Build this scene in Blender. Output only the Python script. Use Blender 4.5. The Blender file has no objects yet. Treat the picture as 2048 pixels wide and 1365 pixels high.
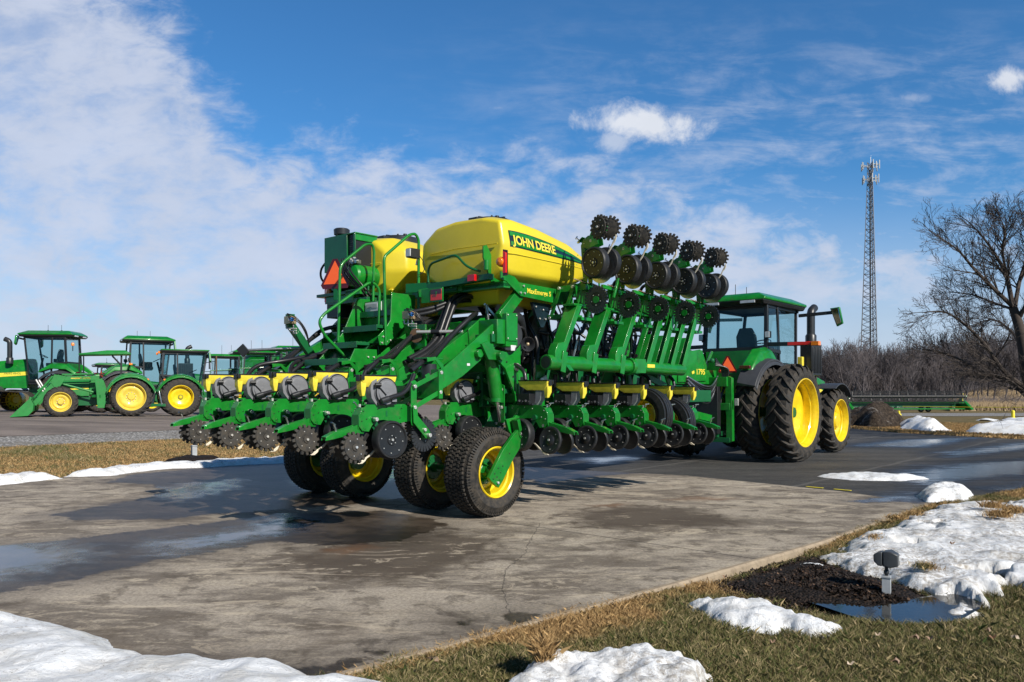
EXPO=0.2; SEL=34.; SAZ=9.; SUNE=5.0; SKYS=.07
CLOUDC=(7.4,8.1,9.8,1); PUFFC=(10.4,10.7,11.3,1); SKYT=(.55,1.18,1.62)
import bpy, bmesh, math, random
import numpy as np
from mathutils import Vector as Vc, Matrix, noise as mnoise
from mathutils.bvhtree import BVHTree
R=math.radians
random.seed(7); rng=np.random.default_rng(7)
sc=bpy.context.scene; COL=sc.collection
# ---------- frames: camera stands at the world origin, height 1.5 m ----------
AH=R(41.25); UU=(math.sin(AH),math.cos(AH)); VV=(-UU[1],UU[0])
FX=1593.; HZ=783.; EYE=1.5
def uv2w(u,v): return (u*UU[0]+v*VV[0], u*UU[1]+v*VV[1])
def w2uv(x,y): return (x*UU[0]+y*UU[1], x*VV[0]+y*VV[1])
PO=uv2w(7.0,8.3); PROT=math.atan2(UU[1],UU[0])
def G(px,py,z=0.):                      # photo point -> place on level ground
    D=FX*(EYE-z)/(py-HZ); return ((px-1024)/FX*D,D)
def AT(px,py,D): return Vc(((px-1024)/FX*D,D,EYE-(py-HZ)/FX*D))
def sm(x,a,b):
    t=min(1.,max(0.,(x-a)/(b-a))); return t*t*(3-2*t)
# ---------- materials ----------
MATS={}
def nt(name):
    m=bpy.data.materials.new(name); m.use_nodes=True; t=m.node_tree
    b=t.nodes['Principled BSDF']; MATS[name]=m; return m,t,b
def N(t,typ,**k):
    n=t.nodes.new(typ)
    for a,v in k.items():
        if a in n.inputs.keys(): n.inputs[a].default_value=v
        else: setattr(n,a,v)
    return n
def mathn(t,op,a,b=None,clamp=False):
    n=t.nodes.new('ShaderNodeMath'); n.operation=op; n.use_clamp=clamp
    for i,x in enumerate((a,b)):
        if x is None: continue
        if isinstance(x,(int,float)): n.inputs[i].default_value=x
        else: t.links.new(x,n.inputs[i])
    return n.outputs[0]
def mixc(t,f,a,b,blend='MIX'):
    n=t.nodes.new('ShaderNodeMix'); n.data_type='RGBA'; n.blend_type=blend
    for s,x in (('Factor',f),('A',a),('B',b)):
        i=[q for q in n.inputs if q.name==s and q.enabled][0] if False else None
    ins={0:f,6:a,7:b}
    for i,x in ins.items():
        if isinstance(x,(int,float)): n.inputs[i].default_value=x
        elif isinstance(x,tuple): n.inputs[i].default_value=(*x[:3],1)
        else: t.links.new(x,n.inputs[i])
    return n.outputs[2]
def noise(t,vec,scale,detail=5,rough=.6,dist=0.):
    n=N(t,'ShaderNodeTexNoise'); n.inputs['Scale'].default_value=scale
    n.inputs['Detail'].default_value=detail; n.inputs['Roughness'].default_value=rough
    n.inputs['Distortion'].default_value=dist
    if vec is not None: t.links.new(vec,n.inputs['Vector'])
    return n.outputs['Fac']
def ramp(t,f,a,b,ca=0.,cb=1.):
    n=t.nodes.new('ShaderNodeMapRange'); n.interpolation_type='SMOOTHSTEP'
    t.links.new(f,n.inputs[0]); n.inputs[1].default_value=a; n.inputs[2].default_value=b
    n.inputs[3].default_value=ca; n.inputs[4].default_value=cb; return n.outputs[0]
def bump(t,b,h,dist,strength=1.):
    n=t.nodes.new('ShaderNodeBump'); n.inputs['Distance'].default_value=dist; n.inputs['Strength'].default_value=strength
    t.links.new(h,n.inputs['Height']); t.links.new(n.outputs[0],b.inputs['Normal']); return n
def setb(b,rough=.5,metal=0.,coat=0.,spec=.5,coatr=.1):
    b.inputs['Roughness'].default_value=rough; b.inputs['Metallic'].default_value=metal
    b.inputs['Coat Weight'].default_value=coat; b.inputs['Coat Roughness'].default_value=coatr; b.inputs['Specular IOR Level'].default_value=spec
def simple(name,c,rough=.5,metal=0.,coat=0.,dirt=0.,dirtc=(.16,.13,.10),dscale=9.,var=.12,spec=.5,bumpd=0.,bscale=60.,orange=False):
    m,t,b=nt(name); setb(b,rough,metal,coat,spec)
    tc=N(t,'ShaderNodeTexCoord').outputs['Object']
    n1=noise(t,tc,dscale,6,.62)
    lo=tuple(x*(1-var) for x in c); hi=tuple(min(1,x*(1+var)) for x in c)
    col=mixc(t,ramp(t,n1,.3,.7),lo,hi)
    if dirt>0:
        n2=noise(t,tc,dscale*2.3,8,.7,.4)
        f=ramp(t,n2,.62-dirt*.35,.75)
        f=mathn(t,'MULTIPLY',f,min(1,dirt*1.3)); col=mixc(t,f,col,dirtc)
        r=mathn(t,'ADD',mathn(t,'MULTIPLY',f,.5),rough,True); t.links.new(r,b.inputs['Roughness'])
    t.links.new(col,b.inputs['Base Color'])
    if bumpd>0: bump(t,b,noise(t,tc,bscale,4,.6),bumpd)
    elif orange: bump(t,b,noise(t,tc,24,2,.5),.0006)
    return m
simple('green',(.005,.185,.017),.36,0,.32,.30,(.09,.10,.045),dscale=4,orange=True,var=.22)
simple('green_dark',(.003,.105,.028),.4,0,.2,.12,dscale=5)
simple('green_old',(.012,.20,.035),.5,0,.1,.3,(.12,.12,.07),dscale=4)
simple('yellow',(.78,.56,.012),.32,0,.35,.10,(.25,.17,.05),dscale=6,orange=True)
simple('yellow_old',(.70,.52,.06),.5,0,0.1,.35,(.28,.2,.09),dscale=6)
simple('tank_yellow',(.70,.56,.028),.36,0,.15,.10,(.35,.27,.07),dscale=1.6,var=.06,bumpd=.0012,bscale=9)
simple('hopper_yellow',(.80,.66,.06),.38,0,.1,.2,(.3,.22,.08),dscale=14)
simple('rubber',(.018,.018,.018),.62,0,0,.75,(.085,.07,.055),dscale=7,spec=.35,bumpd=.002,bscale=90)
simple('rubber_clean',(.016,.017,.019),.5,0,0,.35,(.07,.062,.055),dscale=9,spec=.4)
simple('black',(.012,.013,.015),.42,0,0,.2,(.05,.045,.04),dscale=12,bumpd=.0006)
simple('black_plastic',(.022,.024,.028),.38,0,0,.15,(.06,.055,.05),dscale=10)
simple('hose',(.014,.014,.016),.38,0,.1,.2,(.06,.05,.045),dscale=12)
simple('disc_dusty',(.014,.014,.014),.6,0,0,.8,(.075,.064,.05),dscale=9)
simple('fender_grey',(.045,.048,.056),.45,0,0,.15,dscale=6)
simple('grey_plastic',(.19,.195,.21),.42,0,0,.25,(.22,.19,.16),dscale=14)
simple('steel',(.55,.55,.54),.32,1.,0,.25,(.3,.27,.24),dscale=18)
simple('steel_light',(.62,.61,.58),.4,.6,0,.15,(.35,.3,.26),dscale=18)
simple('chrome',(.75,.75,.76),.14,1.)
simple('brass',(.45,.33,.2),.4,.6,0,.2)
simple('ivory',(.68,.62,.5),.45,0,0,.3,(.4,.32,.22))
simple('white_label',(.62,.64,.66),.5,0,0,0)
simple('red_reflector',(.55,.006,.008),.18,0,.6)
simple('dark_red',(.09,.006,.012),.25,0,.5)
simple('amber',(.9,.22,.01),.2,0,.6)
simple('tan_seat',(.58,.44,.2),.55)
simple('seat_grey',(.07,.085,.09),.6)
simple('navy_decal',(.008,.02,.03),.3,0,.3)
simple('galvanised',(.42,.44,.46),.42,.7,0,.3,(.3,.28,.25),dscale=8)
simple('tower_steel',(.15,.15,.16),.5,.5,0,.3,(.16,.09,.06),dscale=.8)
simple('antenna_white',(.42,.44,.46),.5)
simple('light_grey',(.38,.40,.42),.5)
simple('lamp_glass',(.5,.52,.55),.12,0,.6)
simple('bollard_yellow',(.75,.62,.02),.5,0,0,.2)
simple('pipe_blue',(.02,.15,.5),.35)
simple('rust',(.16,.09,.05),.75,.3,0,.5)
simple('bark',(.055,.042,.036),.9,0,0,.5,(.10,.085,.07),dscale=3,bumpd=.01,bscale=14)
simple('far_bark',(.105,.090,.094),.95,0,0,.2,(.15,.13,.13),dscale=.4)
m,t,b=nt('smv_red'); setb(b,.45); b.inputs['Base Color'].default_value=(1.,.14,.035,1)
m,t,b=nt('red_bright'); setb(b,.3,0,.5); b.inputs['Base Color'].default_value=(.85,.02,.015,1)
m,t,b=nt('glass'); b.inputs['Base Color'].default_value=(.42,.64,.66,1); setb(b,.03); b.inputs['Transmission Weight'].default_value=1.; b.inputs['IOR'].default_value=1.02
m.node_tree.nodes['Principled BSDF'].inputs['Coat Weight'].default_value=.9
b.inputs['Coat Roughness'].default_value=.03
m,t,b=nt('mirror_glass'); b.inputs['Base Color'].default_value=(.5,.55,.6,1); setb(b,.05,1.)
# ---------- mesh collector ----------
class MB:
    def __init__(s): s.v=[]; s.f=[]; s.m=[]; s.mats=[]
    def mi(s,m):
        if m not in s.mats: s.mats.append(m)
        return s.mats.index(m)
    def add(s,vs,fs,m):
        b=len(s.v); s.v+= [tuple(p) for p in vs]; k=s.mi(m)
        for f in fs: s.f.append(tuple(b+i for i in f)); s.m.append(k)
    def box(s,x0,x1,y0,y1,z0,z1,m,mt=None):
        vs=[Vc((x,y,z)) for z in(z0,z1) for y in(y0,y1) for x in(x0,x1)]
        if mt is not None: vs=[mt@p for p in vs]
        s.add(vs,[(0,2,3,1),(4,5,7,6),(0,1,5,4),(2,6,7,3),(0,4,6,2),(1,3,7,5)],m)
    def beam(s,p,q,w,h,m,up=(0,0,1),w2=None,h2=None):
        p=Vc(p);q=Vc(q);d=(q-p).normalized();u=Vc(up)
        if abs(d.dot(u))>.98: u=Vc((1,0,0))
        a=d.cross(u).normalized(); c=a.cross(d)
        w2=w if w2 is None else w2; h2=h if h2 is None else h2
        vs=[]
        for o,ww,hh in((p,w,h),(q,w2,h2)):
            for i,j in((-1,-1),(1,-1),(1,1),(-1,1)): vs.append(o+a*i*ww/2+c*j*hh/2)
        s.add(vs,[(0,3,2,1),(4,5,6,7),(0,1,5,4),(1,2,6,5),(2,3,7,6),(3,0,4,7)],m)
    def tube(s,pts,r,m,seg=8,caps=True):
        pts=[Vc(p) for p in pts]; n=len(pts)
        rs=r if isinstance(r,(list,tuple)) else [r]*n
        d0=(pts[1]-pts[0]).normalized(); a=d0.orthogonal().normalized(); vs=[];fs=[]
        pd=d0
        for i,p in enumerate(pts):
            if i==0:d=d0
            elif i==n-1:d=(pts[i]-pts[i-1]).normalized()
            else: d=((pts[i+1]-pts[i]).normalized()+(pts[i]-pts[i-1]).normalized())
            if d.length<1e-6: d=pd
            d=d.normalized(); a=(a-d*a.dot(d))
            a=a.normalized() if a.length>1e-6 else d.orthogonal().normalized()
            c=d.cross(a); pd=d
            for k in range(seg):
                t=2*math.pi*k/seg; vs.append(p+(a*math.cos(t)+c*math.sin(t))*rs[i])
        for i in range(n-1):
            for k in range(seg):
                k2=(k+1)%seg; fs.append((i*seg+k,i*seg+k2,(i+1)*seg+k2,(i+1)*seg+k))
        if caps: fs.append(tuple(range(seg-1,-1,-1))); fs.append(tuple((n-1)*seg+k for k in range(seg)))
        s.add(vs,fs,m)
    def cyl(s,p,q,r,m,seg=16,r2=None): s.tube([p,q],[r,r if r2 is None else r2],m,seg)
    def lathe(s,o,ax,prof,m,seg=32,closed=False):
        o=Vc(o);ax=Vc(ax).normalized(); a=ax.orthogonal().normalized(); c=ax.cross(a); vs=[];fs=[];n=len(prof)
        for (h,r) in prof:
            for k in range(seg):
                t=2*math.pi*k/seg; vs.append(o+ax*h+(a*math.cos(t)+c*math.sin(t))*max(r,1e-4))
        for i in range(n if closed else n-1):
            j=(i+1)%n
            for k in range(seg):
                k2=(k+1)%seg; fs.append((i*seg+k,i*seg+k2,j*seg+k2,j*seg+k))
        s.add(vs,fs,m)
    def plate(s,pts,th,m):          # polygon extruded by vector th (centred)
        th=Vc(th); pts=[Vc(p) for p in pts]; n=len(pts)
        vs=[p-th/2 for p in pts]+[p+th/2 for p in pts]
        fs=[tuple(range(n-1,-1,-1)),tuple(range(n,2*n))]+[(i,(i+1)%n,n+(i+1)%n,n+i) for i in range(n)]
        s.add(vs,fs,m)
    def loft(s,rings,m,caps=True):
        n=len(rings[0]); vs=[p for r in rings for p in r]; fs=[]
        for i in range(len(rings)-1):
            for k in range(n):
                k2=(k+1)%n; fs.append((i*n+k,i*n+k2,(i+1)*n+k2,(i+1)*n+k))
        if caps: fs.append(tuple(range(n-1,-1,-1))); fs.append(tuple((len(rings)-1)*n+k for k in range(n)))
        s.add(vs,fs,m)
    def bolt(s,p,ax,r=.014,h=.014,m='steel_light'):
        p=Vc(p);ax=Vc(ax).normalized(); s.tube([p,p+ax*h],r,m,6)
    def ball(s,c,r,m,seg=12,sq=(1,1,1)):
        rings=[]; c=Vc(c)
        for i in range(1,seg//2+1-1+1):
            ph=math.pi*i/(seg//2+1)
            rings.append([c+Vc((math.sin(ph)*math.cos(2*math.pi*k/seg)*r*sq[0],math.sin(ph)*math.sin(2*math.pi*k/seg)*r*sq[1],math.cos(ph)*r*sq[2])) for k in range(seg)])
        s.loft(rings,m)
    def mesh(s,name,fix=True):
        me=bpy.data.meshes.new(name); me.from_pydata(s.v,[],s.f)
        for m in s.mats: me.materials.append(MATS[m])
        me.polygons.foreach_set('material_index',s.m)
        if fix:
            bm=bmesh.new(); bm.from_mesh(me); bmesh.ops.recalc_face_normals(bm,faces=bm.faces); bm.to_mesh(me); bm.free()
        me.polygons.foreach_set('use_smooth',[True]*len(me.polygons))
        me.set_sharp_from_angle(angle=R(38)); me.update(); return me
    def build(s,name,parent=None,bev=0.,fix=True):
        o=bpy.data.objects.new(name,s.mesh(name,fix)); COL.objects.link(o)
        if parent is not None: o.parent=parent
        if bev>0:
            b=o.modifiers.new('Bevel','BEVEL'); b.width=bev; b.segments=2; b.limit_method='ANGLE'; b.angle_limit=R(40)
        return o
def tag(o,label=None,cat=None,group=None,kind=None):
    for k,x in(('label',label),('category',cat),('group',group),('kind',kind)):
        if x: o[k]=x
    return o
def empty(name,loc=(0,0,0),rz=0,parent=None,**k):
    o=bpy.data.objects.new(name,None); COL.objects.link(o); o.location=loc; o.rotation_euler=(0,0,rz); o.empty_display_size=.2
    if parent: o.parent=parent
    return tag(o,**k)
def kids(o): return [c for c in bpy.data.objects if c.parent==o]
def copy_tree(o,parent=None):
    c=o.copy(); COL.objects.link(c); c.parent=parent
    for ch in list(kids(o)): copy_tree(ch,c)
    return c
def bend(pts,rad,n=5):
    pts=[Vc(p) for p in pts]; out=[pts[0]]
    for i in range(1,len(pts)-1):
        a,b,c=pts[i-1],pts[i],pts[i+1]; r=min(rad,(a-b).length*.48,(c-b).length*.48)
        p=b+(a-b).normalized()*r; q=b+(c-b).normalized()*r
        for k in range(n+1):
            t=k/n; out.append(p*(1-t)**2+b*2*t*(1-t)+q*t*t)
    out.append(pts[-1]); return out
def spline(pts,n=6):
    pts=[Vc(p) for p in pts]; P=[pts[0]]+pts+[pts[-1]]; out=[]
    for i in range(1,len(P)-2):
        for k in range(n):
            t=k/n; a,b,c,d=P[i-1],P[i],P[i+1],P[i+2]
            out.append(.5*((2*b)+(c-a)*t+(2*a-5*b+4*c-d)*t*t+(3*b-a-3*c+d)*t**3))
    out.append(pts[-1]); return out
def text_mesh(name,s,size,mat,parent=None,ext=.002,offset=0.,font_scale=(1,1),space=1.):
    cu=bpy.data.curves.new('txt','FONT'); cu.body=s; cu.size=size; cu.extrude=ext; cu.offset=offset; cu.space_character=space; cu.align_x='CENTER'; cu.align_y='CENTER'
    o=bpy.data.objects.new('txt',cu); COL.objects.link(o); dg=bpy.context.evaluated_depsgraph_get(); dg.update()
    me=bpy.data.meshes.new_from_object(o.evaluated_get(dg)); bpy.data.objects.remove(o); bpy.data.curves.remove(cu)
    me.name=name; me.materials.clear(); me.materials.append(MATS[mat])
    q=bpy.data.objects.new(name,me); COL.objects.link(q)
    if parent is not None: q.parent=parent
    return q
# ---------- terrain ----------
def H(x,y):
    u,v=w2uv(x,y); z=sm(v,15.5,31)*.55*(1-sm(u,12,26))
    if y>40:
        k=sm(x,0,15)
        z-= min(3.4,(y-40)*.0165)*k
        z+= sm(y,95,190)*4.2*sm(x/y,.50,.60)
    return z
# ---------- camera, sky, sun ----------
cam=bpy.data.cameras.new('camera'); co=bpy.data.objects.new('camera',cam); COL.objects.link(co); sc.camera=co
cam.sensor_width=36; cam.lens=28.0; cam.shift_y=(HZ-682.5)/2048; co.location=(0,0,EYE); co.rotation_euler=(R(90),0,0); cam.clip_end=6000; cam.clip_start=.05
sc.view_settings.view_transform='Standard'; sc.view_settings.look='None'; sc.view_settings.gamma=1; sc.view_settings.exposure=EXPO
sd=Vc((VV[0]*-math.cos(R(SAZ))+UU[0]*-math.sin(R(SAZ)), VV[1]*-math.cos(R(SAZ))+UU[1]*-math.sin(R(SAZ)),0)).normalized()
sundir=Vc((sd.x*math.cos(R(SEL)),sd.y*math.cos(R(SEL)),math.sin(R(SEL))))
sl=bpy.data.lights.new('sun','SUN'); sl.energy=SUNE; sl.angle=R(.53); sl.color=(1,.94,.84)
so=bpy.data.objects.new('sun',sl); COL.objects.link(so); so.rotation_euler=sundir.to_track_quat('Z','Y').to_euler(); so.location=(20,-20,30)
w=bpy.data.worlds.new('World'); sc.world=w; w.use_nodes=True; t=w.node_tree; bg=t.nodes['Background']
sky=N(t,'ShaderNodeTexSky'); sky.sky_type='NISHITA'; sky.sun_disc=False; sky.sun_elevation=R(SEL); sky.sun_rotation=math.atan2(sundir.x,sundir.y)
sky.air_density=1.0; sky.dust_density=.3; sky.ozone_density=3.
tc=N(t,'ShaderNodeTexCoord').outputs['Generated']; sp=N(t,'ShaderNodeSeparateXYZ'); t.links.new(tc,sp.inputs[0])
dx,dy,dz=sp.outputs
# cloud deck: directions projected on two fixed planes of the sky
yy=mathn(t,'MAXIMUM',dy,.15); a=mathn(t,'DIVIDE',dx,yy); bb=mathn(t,'DIVIDE',dz,yy)
zz=mathn(t,'ADD',mathn(t,'MAXIMUM',dz,0.),.10)
cp=N(t,'ShaderNodeCombineXYZ'); t.links.new(mathn(t,'DIVIDE',dx,zz),cp.inputs[0]); t.links.new(mathn(t,'DIVIDE',dy,zz),cp.inputs[1]); P=cp.outputs[0]
cq=N(t,'ShaderNodeCombineXYZ'); t.links.new(a,cq.inputs[0]); t.links.new(bb,cq.inputs[1]); Q=cq.outputs[0]
# streak coords
mp=N(t,'ShaderNodeMapping'); t.links.new(Q,mp.inputs[0]); mp.inputs['Rotation'].default_value=(0,0,R(8)); mp.inputs['Scale'].default_value=(1.,4.5,1); S=mp.outputs[0]
mp2=N(t,'ShaderNodeMapping'); t.links.new(Q,mp2.inputs[0]); mp2.inputs['Rotation'].default_value=(0,0,R(10)); mp2.inputs['Scale'].default_value=(1.,1.9,1); S2=mp2.outputs[0]
nb=noise(t,S2,2.6,4,.55,.3); nf=noise(t,S2,17,6,.62,.3); nm=noise(t,S2,7,5,.6,.2); ns=noise(t,S,6,7,.66,.5)
# upper edge of the sheet
line=mathn(t,'ADD',mathn(t,'MULTIPLY',a,-.14),.290)
left=mathn(t,'MULTIPLY',mathn(t,'MAXIMUM',mathn(t,'SUBTRACT',-.31,a),0.),1.05)
line=mathn(t,'ADD',line,left)
d=mathn(t,'SUBTRACT',line,bb)
d=mathn(t,'ADD',d,mathn(t,'MULTIPLY',mathn(t,'SUBTRACT',nb,.5),.26)); d=mathn(t,'ADD',d,mathn(t,'MULTIPLY',mathn(t,'SUBTRACT',nf,.5),.26))
sheet=ramp(t,d,-.035,.10)
# the sheet thins out towards lower right
r1=mathn(t,'ADD',mathn(t,'MULTIPLY',a,.45),mathn(t,'MULTIPLY',bb,-1.5))     # grows right/down
thin=ramp(t,mathn(t,'ADD',r1,mathn(t,'MULTIPLY',mathn(t,'SUBTRACT',ns,.5),.22)),-.06,.24,1.,.12)
mott=ramp(t,mathn(t,'ADD',mathn(t,'MULTIPLY',nf,.5),mathn(t,'MULTIPLY',nm,.5)),.34,.58,.50,.90)
c1=mathn(t,'MULTIPLY',mathn(t,'MULTIPLY',sheet,mott),thin)
# thin wisps right and top
wr=ramp(t,a,-.25,.35); wz=ramp(t,bb,.52,.30)
c2=mathn(t,'MULTIPLY',mathn(t,'MULTIPLY',ramp(t,mathn(t,'ADD',mathn(t,'MULTIPLY',ns,.65),mathn(t,'MULTIPLY',nf,.35)),.42,.72),mathn(t,'MULTIPLY',wr,wz)),.62)
# horizon whitening
c3=ramp(t,bb,.30,.0,0.,.86)
cl=mathn(t,'MAXIMUM',mathn(t,'MAXIMUM',c1,c2),c3)
# puffs
def puff(cx,cy,rx,ry,k):
    ex=mathn(t,'DIVIDE',mathn(t,'SUBTRACT',a,cx),rx); ey=mathn(t,'DIVIDE',mathn(t,'SUBTRACT',bb,cy),ry)
    q=mathn(t,'SQRT',mathn(t,'ADD',mathn(t,'MULTIPLY',ex,ex),mathn(t,'MULTIPLY',ey,ey)))
    n1=noise(t,Q,15,8,.66,.25)
    q=mathn(t,'SUBTRACT',mathn(t,'ADD',1.,mathn(t,'MULTIPLY',mathn(t,'SUBTRACT',n1,.5),2.9)),q)
    return mathn(t,'MULTIPLY',ramp(t,q,-.1,.85),k)
pf=puff(.165,.338,.105,.027,.9)
pf=mathn(t,'MAXIMUM',pf,puff(.125,.315,.030,.020,.6)); pf=mathn(t,'MAXIMUM',pf,puff(.630,.394,.040,.020,.85)); pf=mathn(t,'MAXIMUM',pf,puff(.50,.368,.03,.008,.35)); pf=mathn(t,'MAXIMUM',pf,puff(-.015,.356,.02,.008,.3))
cl=mathn(t,'MULTIPLY',mathn(t,'MAXIMUM',cl,pf),ramp(t,dy,.10,.45))
shade=mathn(t,'ADD',.86,mathn(t,'MULTIPLY',nm,.28))
cc=N(t,'ShaderNodeMix'); cc.data_type='RGBA'; t.links.new(pf,cc.inputs[0]); cc.inputs[6].default_value=CLOUDC; cc.inputs[7].default_value=PUFFC
cv=N(t,'ShaderNodeVectorMath'); cv.operation='SCALE'; t.links.new(cc.outputs[2],cv.inputs[0]); t.links.new(shade,cv.inputs[3])
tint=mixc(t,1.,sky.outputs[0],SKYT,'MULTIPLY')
fin=mixc(t,cl,tint,cv.outputs[0])
# unseen sky dimmed overhead and behind the camera to cut fill light
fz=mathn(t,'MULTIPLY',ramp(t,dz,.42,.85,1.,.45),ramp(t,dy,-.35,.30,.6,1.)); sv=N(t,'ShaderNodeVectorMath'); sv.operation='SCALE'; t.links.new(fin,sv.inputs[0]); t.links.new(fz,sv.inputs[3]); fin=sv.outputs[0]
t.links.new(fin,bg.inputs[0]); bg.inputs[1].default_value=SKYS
# ---------- ground ----------
def gridmesh(name,P,nu,nv,mats,attrs=None,smooth=True):   # P: (nu*nv,3) array
    me=bpy.data.meshes.new(name); i=np.arange(nu*nv).reshape(nu,nv)
    f=np.stack([i[:-1,:-1],i[1:,:-1],i[1:,1:],i[:-1,1:]],-1).reshape(-1,4)
    me.vertices.add(len(P)); me.vertices.foreach_set('co',np.asarray(P,dtype=np.float32).ravel())
    me.loops.add(f.size); me.loops.foreach_set('vertex_index',f.ravel().astype(np.int32))
    me.polygons.add(len(f)); me.polygons.foreach_set('loop_start',np.arange(0,f.size,4,dtype=np.int32))
    me.update(calc_edges=True); me.validate()
    for m in mats: me.materials.append(MATS[m])
    me.polygons.foreach_set('use_smooth',[smooth]*len(f))
    for k,a in (attrs or {}).items():
        at=me.attributes.new(k,'FLOAT','POINT'); at.data.foreach_set('value',np.asarray(a,dtype=np.float32).ravel())
    if me.polygons and me.polygons[0].normal.z<0: me.flip_normals()
    o=bpy.data.objects.new(name,me); COL.objects.link(o); return o
def sdist(P,poly):      # signed distance, + inside; P (n,2)
    poly=np.asarray(poly,float); n=len(poly); d=np.full(len(P),1e9); ins=np.zeros(len(P),bool)
    for i in range(n):
        a=poly[i];b=poly[(i+1)%n]; e=b-a; w_=P-a
        tt=np.clip((w_@e)/(e@e+1e-12),0,1); q=w_-tt[:,None]*e; d=np.minimum(d,np.hypot(q[:,0],q[:,1]))
        c=((a[1]<=P[:,1])!=(b[1]<=P[:,1])); 
        with np.errstate(divide='ignore',invalid='ignore'): xi=a[0]+(P[:,1]-a[1])/(b[1]-a[1])*e[0]
        ins^= c&(P[:,0]<xi)
    return np.where(ins,d,-d)
def attr(t,n):
    q=t.nodes.new('ShaderNodeAttribute'); q.attribute_name=n; return q.outputs['Fac']
# lawn / soil
m,t,b=nt('lawn'); setb(b,.95,spec=.15); tc=N(t,'ShaderNodeTexCoord').outputs['Object']
n1=noise(t,tc,.9,6,.65,.3); n2=noise(t,tc,9,6,.7); n3=noise(t,tc,70,4,.7)
c=mixc(t,ramp(t,n1,.38,.62),(.085,.082,.028),(.20,.145,.062)); c=mixc(t,ramp(t,n2,.4,.7),c,(.27,.20,.10)); c=mixc(t,ramp(t,n3,.45,.75,0.,.7),c,(.035,.03,.015))
n4=noise(t,tc,.35,4,.6); c=mixc(t,ramp(t,n4,.6,.7,0.,.6),c,(.06,.045,.03))
t.links.new(c,b.inputs['Base Color']); bump(t,b,mathn(t,'ADD',n2,n3),.03)
rr=np.concatenate([[.01],np.geomspace(.6,60,230),np.geomspace(64,4200,46)]); an=np.linspace(0,2*np.pi,361)
MULC=np.array(G(1690,1150)); PUDC=G(1800,1218,-.06)
def ground_z(x,y):
    z=H(x,y)-.03
    d=math.hypot(x-MULC[0],y-MULC[1]); z-=.07*math.exp(-(d/1.3)**2)
    u,v=w2uv(x,y)
    e=PUDC; ex,ey=(x-e[0])/1.0,(y-e[1])/.34; z-=.05*math.exp(-(ex*ex+ey*ey)**2)
    return z
Pg=[(r*math.cos(a_),r*math.sin(a_),ground_z(r*math.cos(a_),r*math.sin(a_))) for r in rr for a_ in an]
tag(gridmesh('ground',Pg,len(rr),len(an),['lawn']),kind='structure')
def lerp(a,b,t): return a+(b-a)*t
# concrete pad
vmin=lambda u: np.interp(u,[-12,2.63,5.7,7.96,11.6,14.6,20,28,31.6],[5.1,3.45,3.11,2.91,2.80,2.15,1.6,1.0,1.0])
uend=lambda v: np.interp(v,[2.8,4.5,7.2,9.5,15.3],[11.6,12.25,12.7,12.1,12.0])
nu,nv=420,200; s_,t_=np.meshgrid(np.linspace(0,1,nu),np.linspace(0,1,nv),indexing='ij')
s_=s_**.8
v0=lerp(3.,15.2,t_); uu_=lerp(-12,uend(v0),s_); vm=vmin(uu_); vx=np.interp(uu_,[-12,4.3,10.1,13],[14.3,14.95,15.35,15.5]); vv_=lerp(vm,vx,t_)
X=uu_*UU[0]+vv_*VV[0]; Y=uu_*UU[1]+vv_*VV[1]
XY=np.stack([X.ravel(),Y.ravel()],1)
def gp(l): return [G(px,py) for px,py in l]
wetp=[ [(-200,1060),(0,1090),(150,1078),(300,1058),(430,1045),(520,1030),(640,1025),(760,1020),(850,1035),(905,1050),(800,1085),(640,1092),(560,1085),(450,1100),(300,1125),(180,1155),(0,1187),(-300,1260)],
 [(90,1030),(180,1015),(270,1000),(330,985),(300,970),(210,965),(260,950),(420,935),(600,925),(900,905),(1150,905),(1130,930),(1050,960),(900,985),(700,1010),(560,1020),(440,1028),(330,1040),(150,1040)],
 [(420,1300),(500,1330),(620,1330),(760,1300),(800,1285),(790,1300),(700,1345),(600,1360),(420,1330)],
 [(893,1240),(930,1245),(970,1256),(1050,1250),(1100,1225),(1050,1220),(1010,1225),(1015,1250),(960,1268),(910,1258)],
 [(1042,905),(1200,900),(1400,900),(1500,925),(1380,942),(1200,952),(1080,968),(1045,955)],
 [(1690,1004),(1740,996),(1800,990),(1860,996),(1850,1008),(1780,1004),(1730,1008)] ]
wet=np.max([sdist(XY,gp(p)) for p in wetp],0)
pud=[[(300,1085),(420,1070),(560,1052),(640,1040),(560,1060),(480,1085),(330,1110)],[(480,1062),(570,1030),(620,1040),(600,1060),(520,1075)],[(-200,1090),(100,1088),(180,1110),(80,1140),(-200,1200)],[(300,985),(380,968),(470,960),(460,975),(370,1000)],[(600,955),(700,945),(800,935),(800,955),(650,985)],[(1700,1003),(1745,997),(1800,993),(1840,998),(1780,1003)],[(1180,925),(1300,915),(1350,920),(1250,935)]]
pu=np.max([sdist(XY,gp(p)) for p in pud],0)
brn=[[(560,1120),(760,1060),(1000,1075),(960,1120),(800,1165),(600,1150)],[(1130,1030),(1250,1010),(1400,1020),(1500,1050),(1350,1060),(1180,1055)]]
br=np.max([sdist(XY,gp(p)) for p in brn],0)
rst=np.max([sdist(XY,gp(p)) for p in ([(1330,1000),(1400,994),(1480,996),(1440,1001)],[(640,1100),(720,1085),(760,1095),(680,1112)],[(1180,1012),(1260,1006),(1240,1014)])],0)
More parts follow.
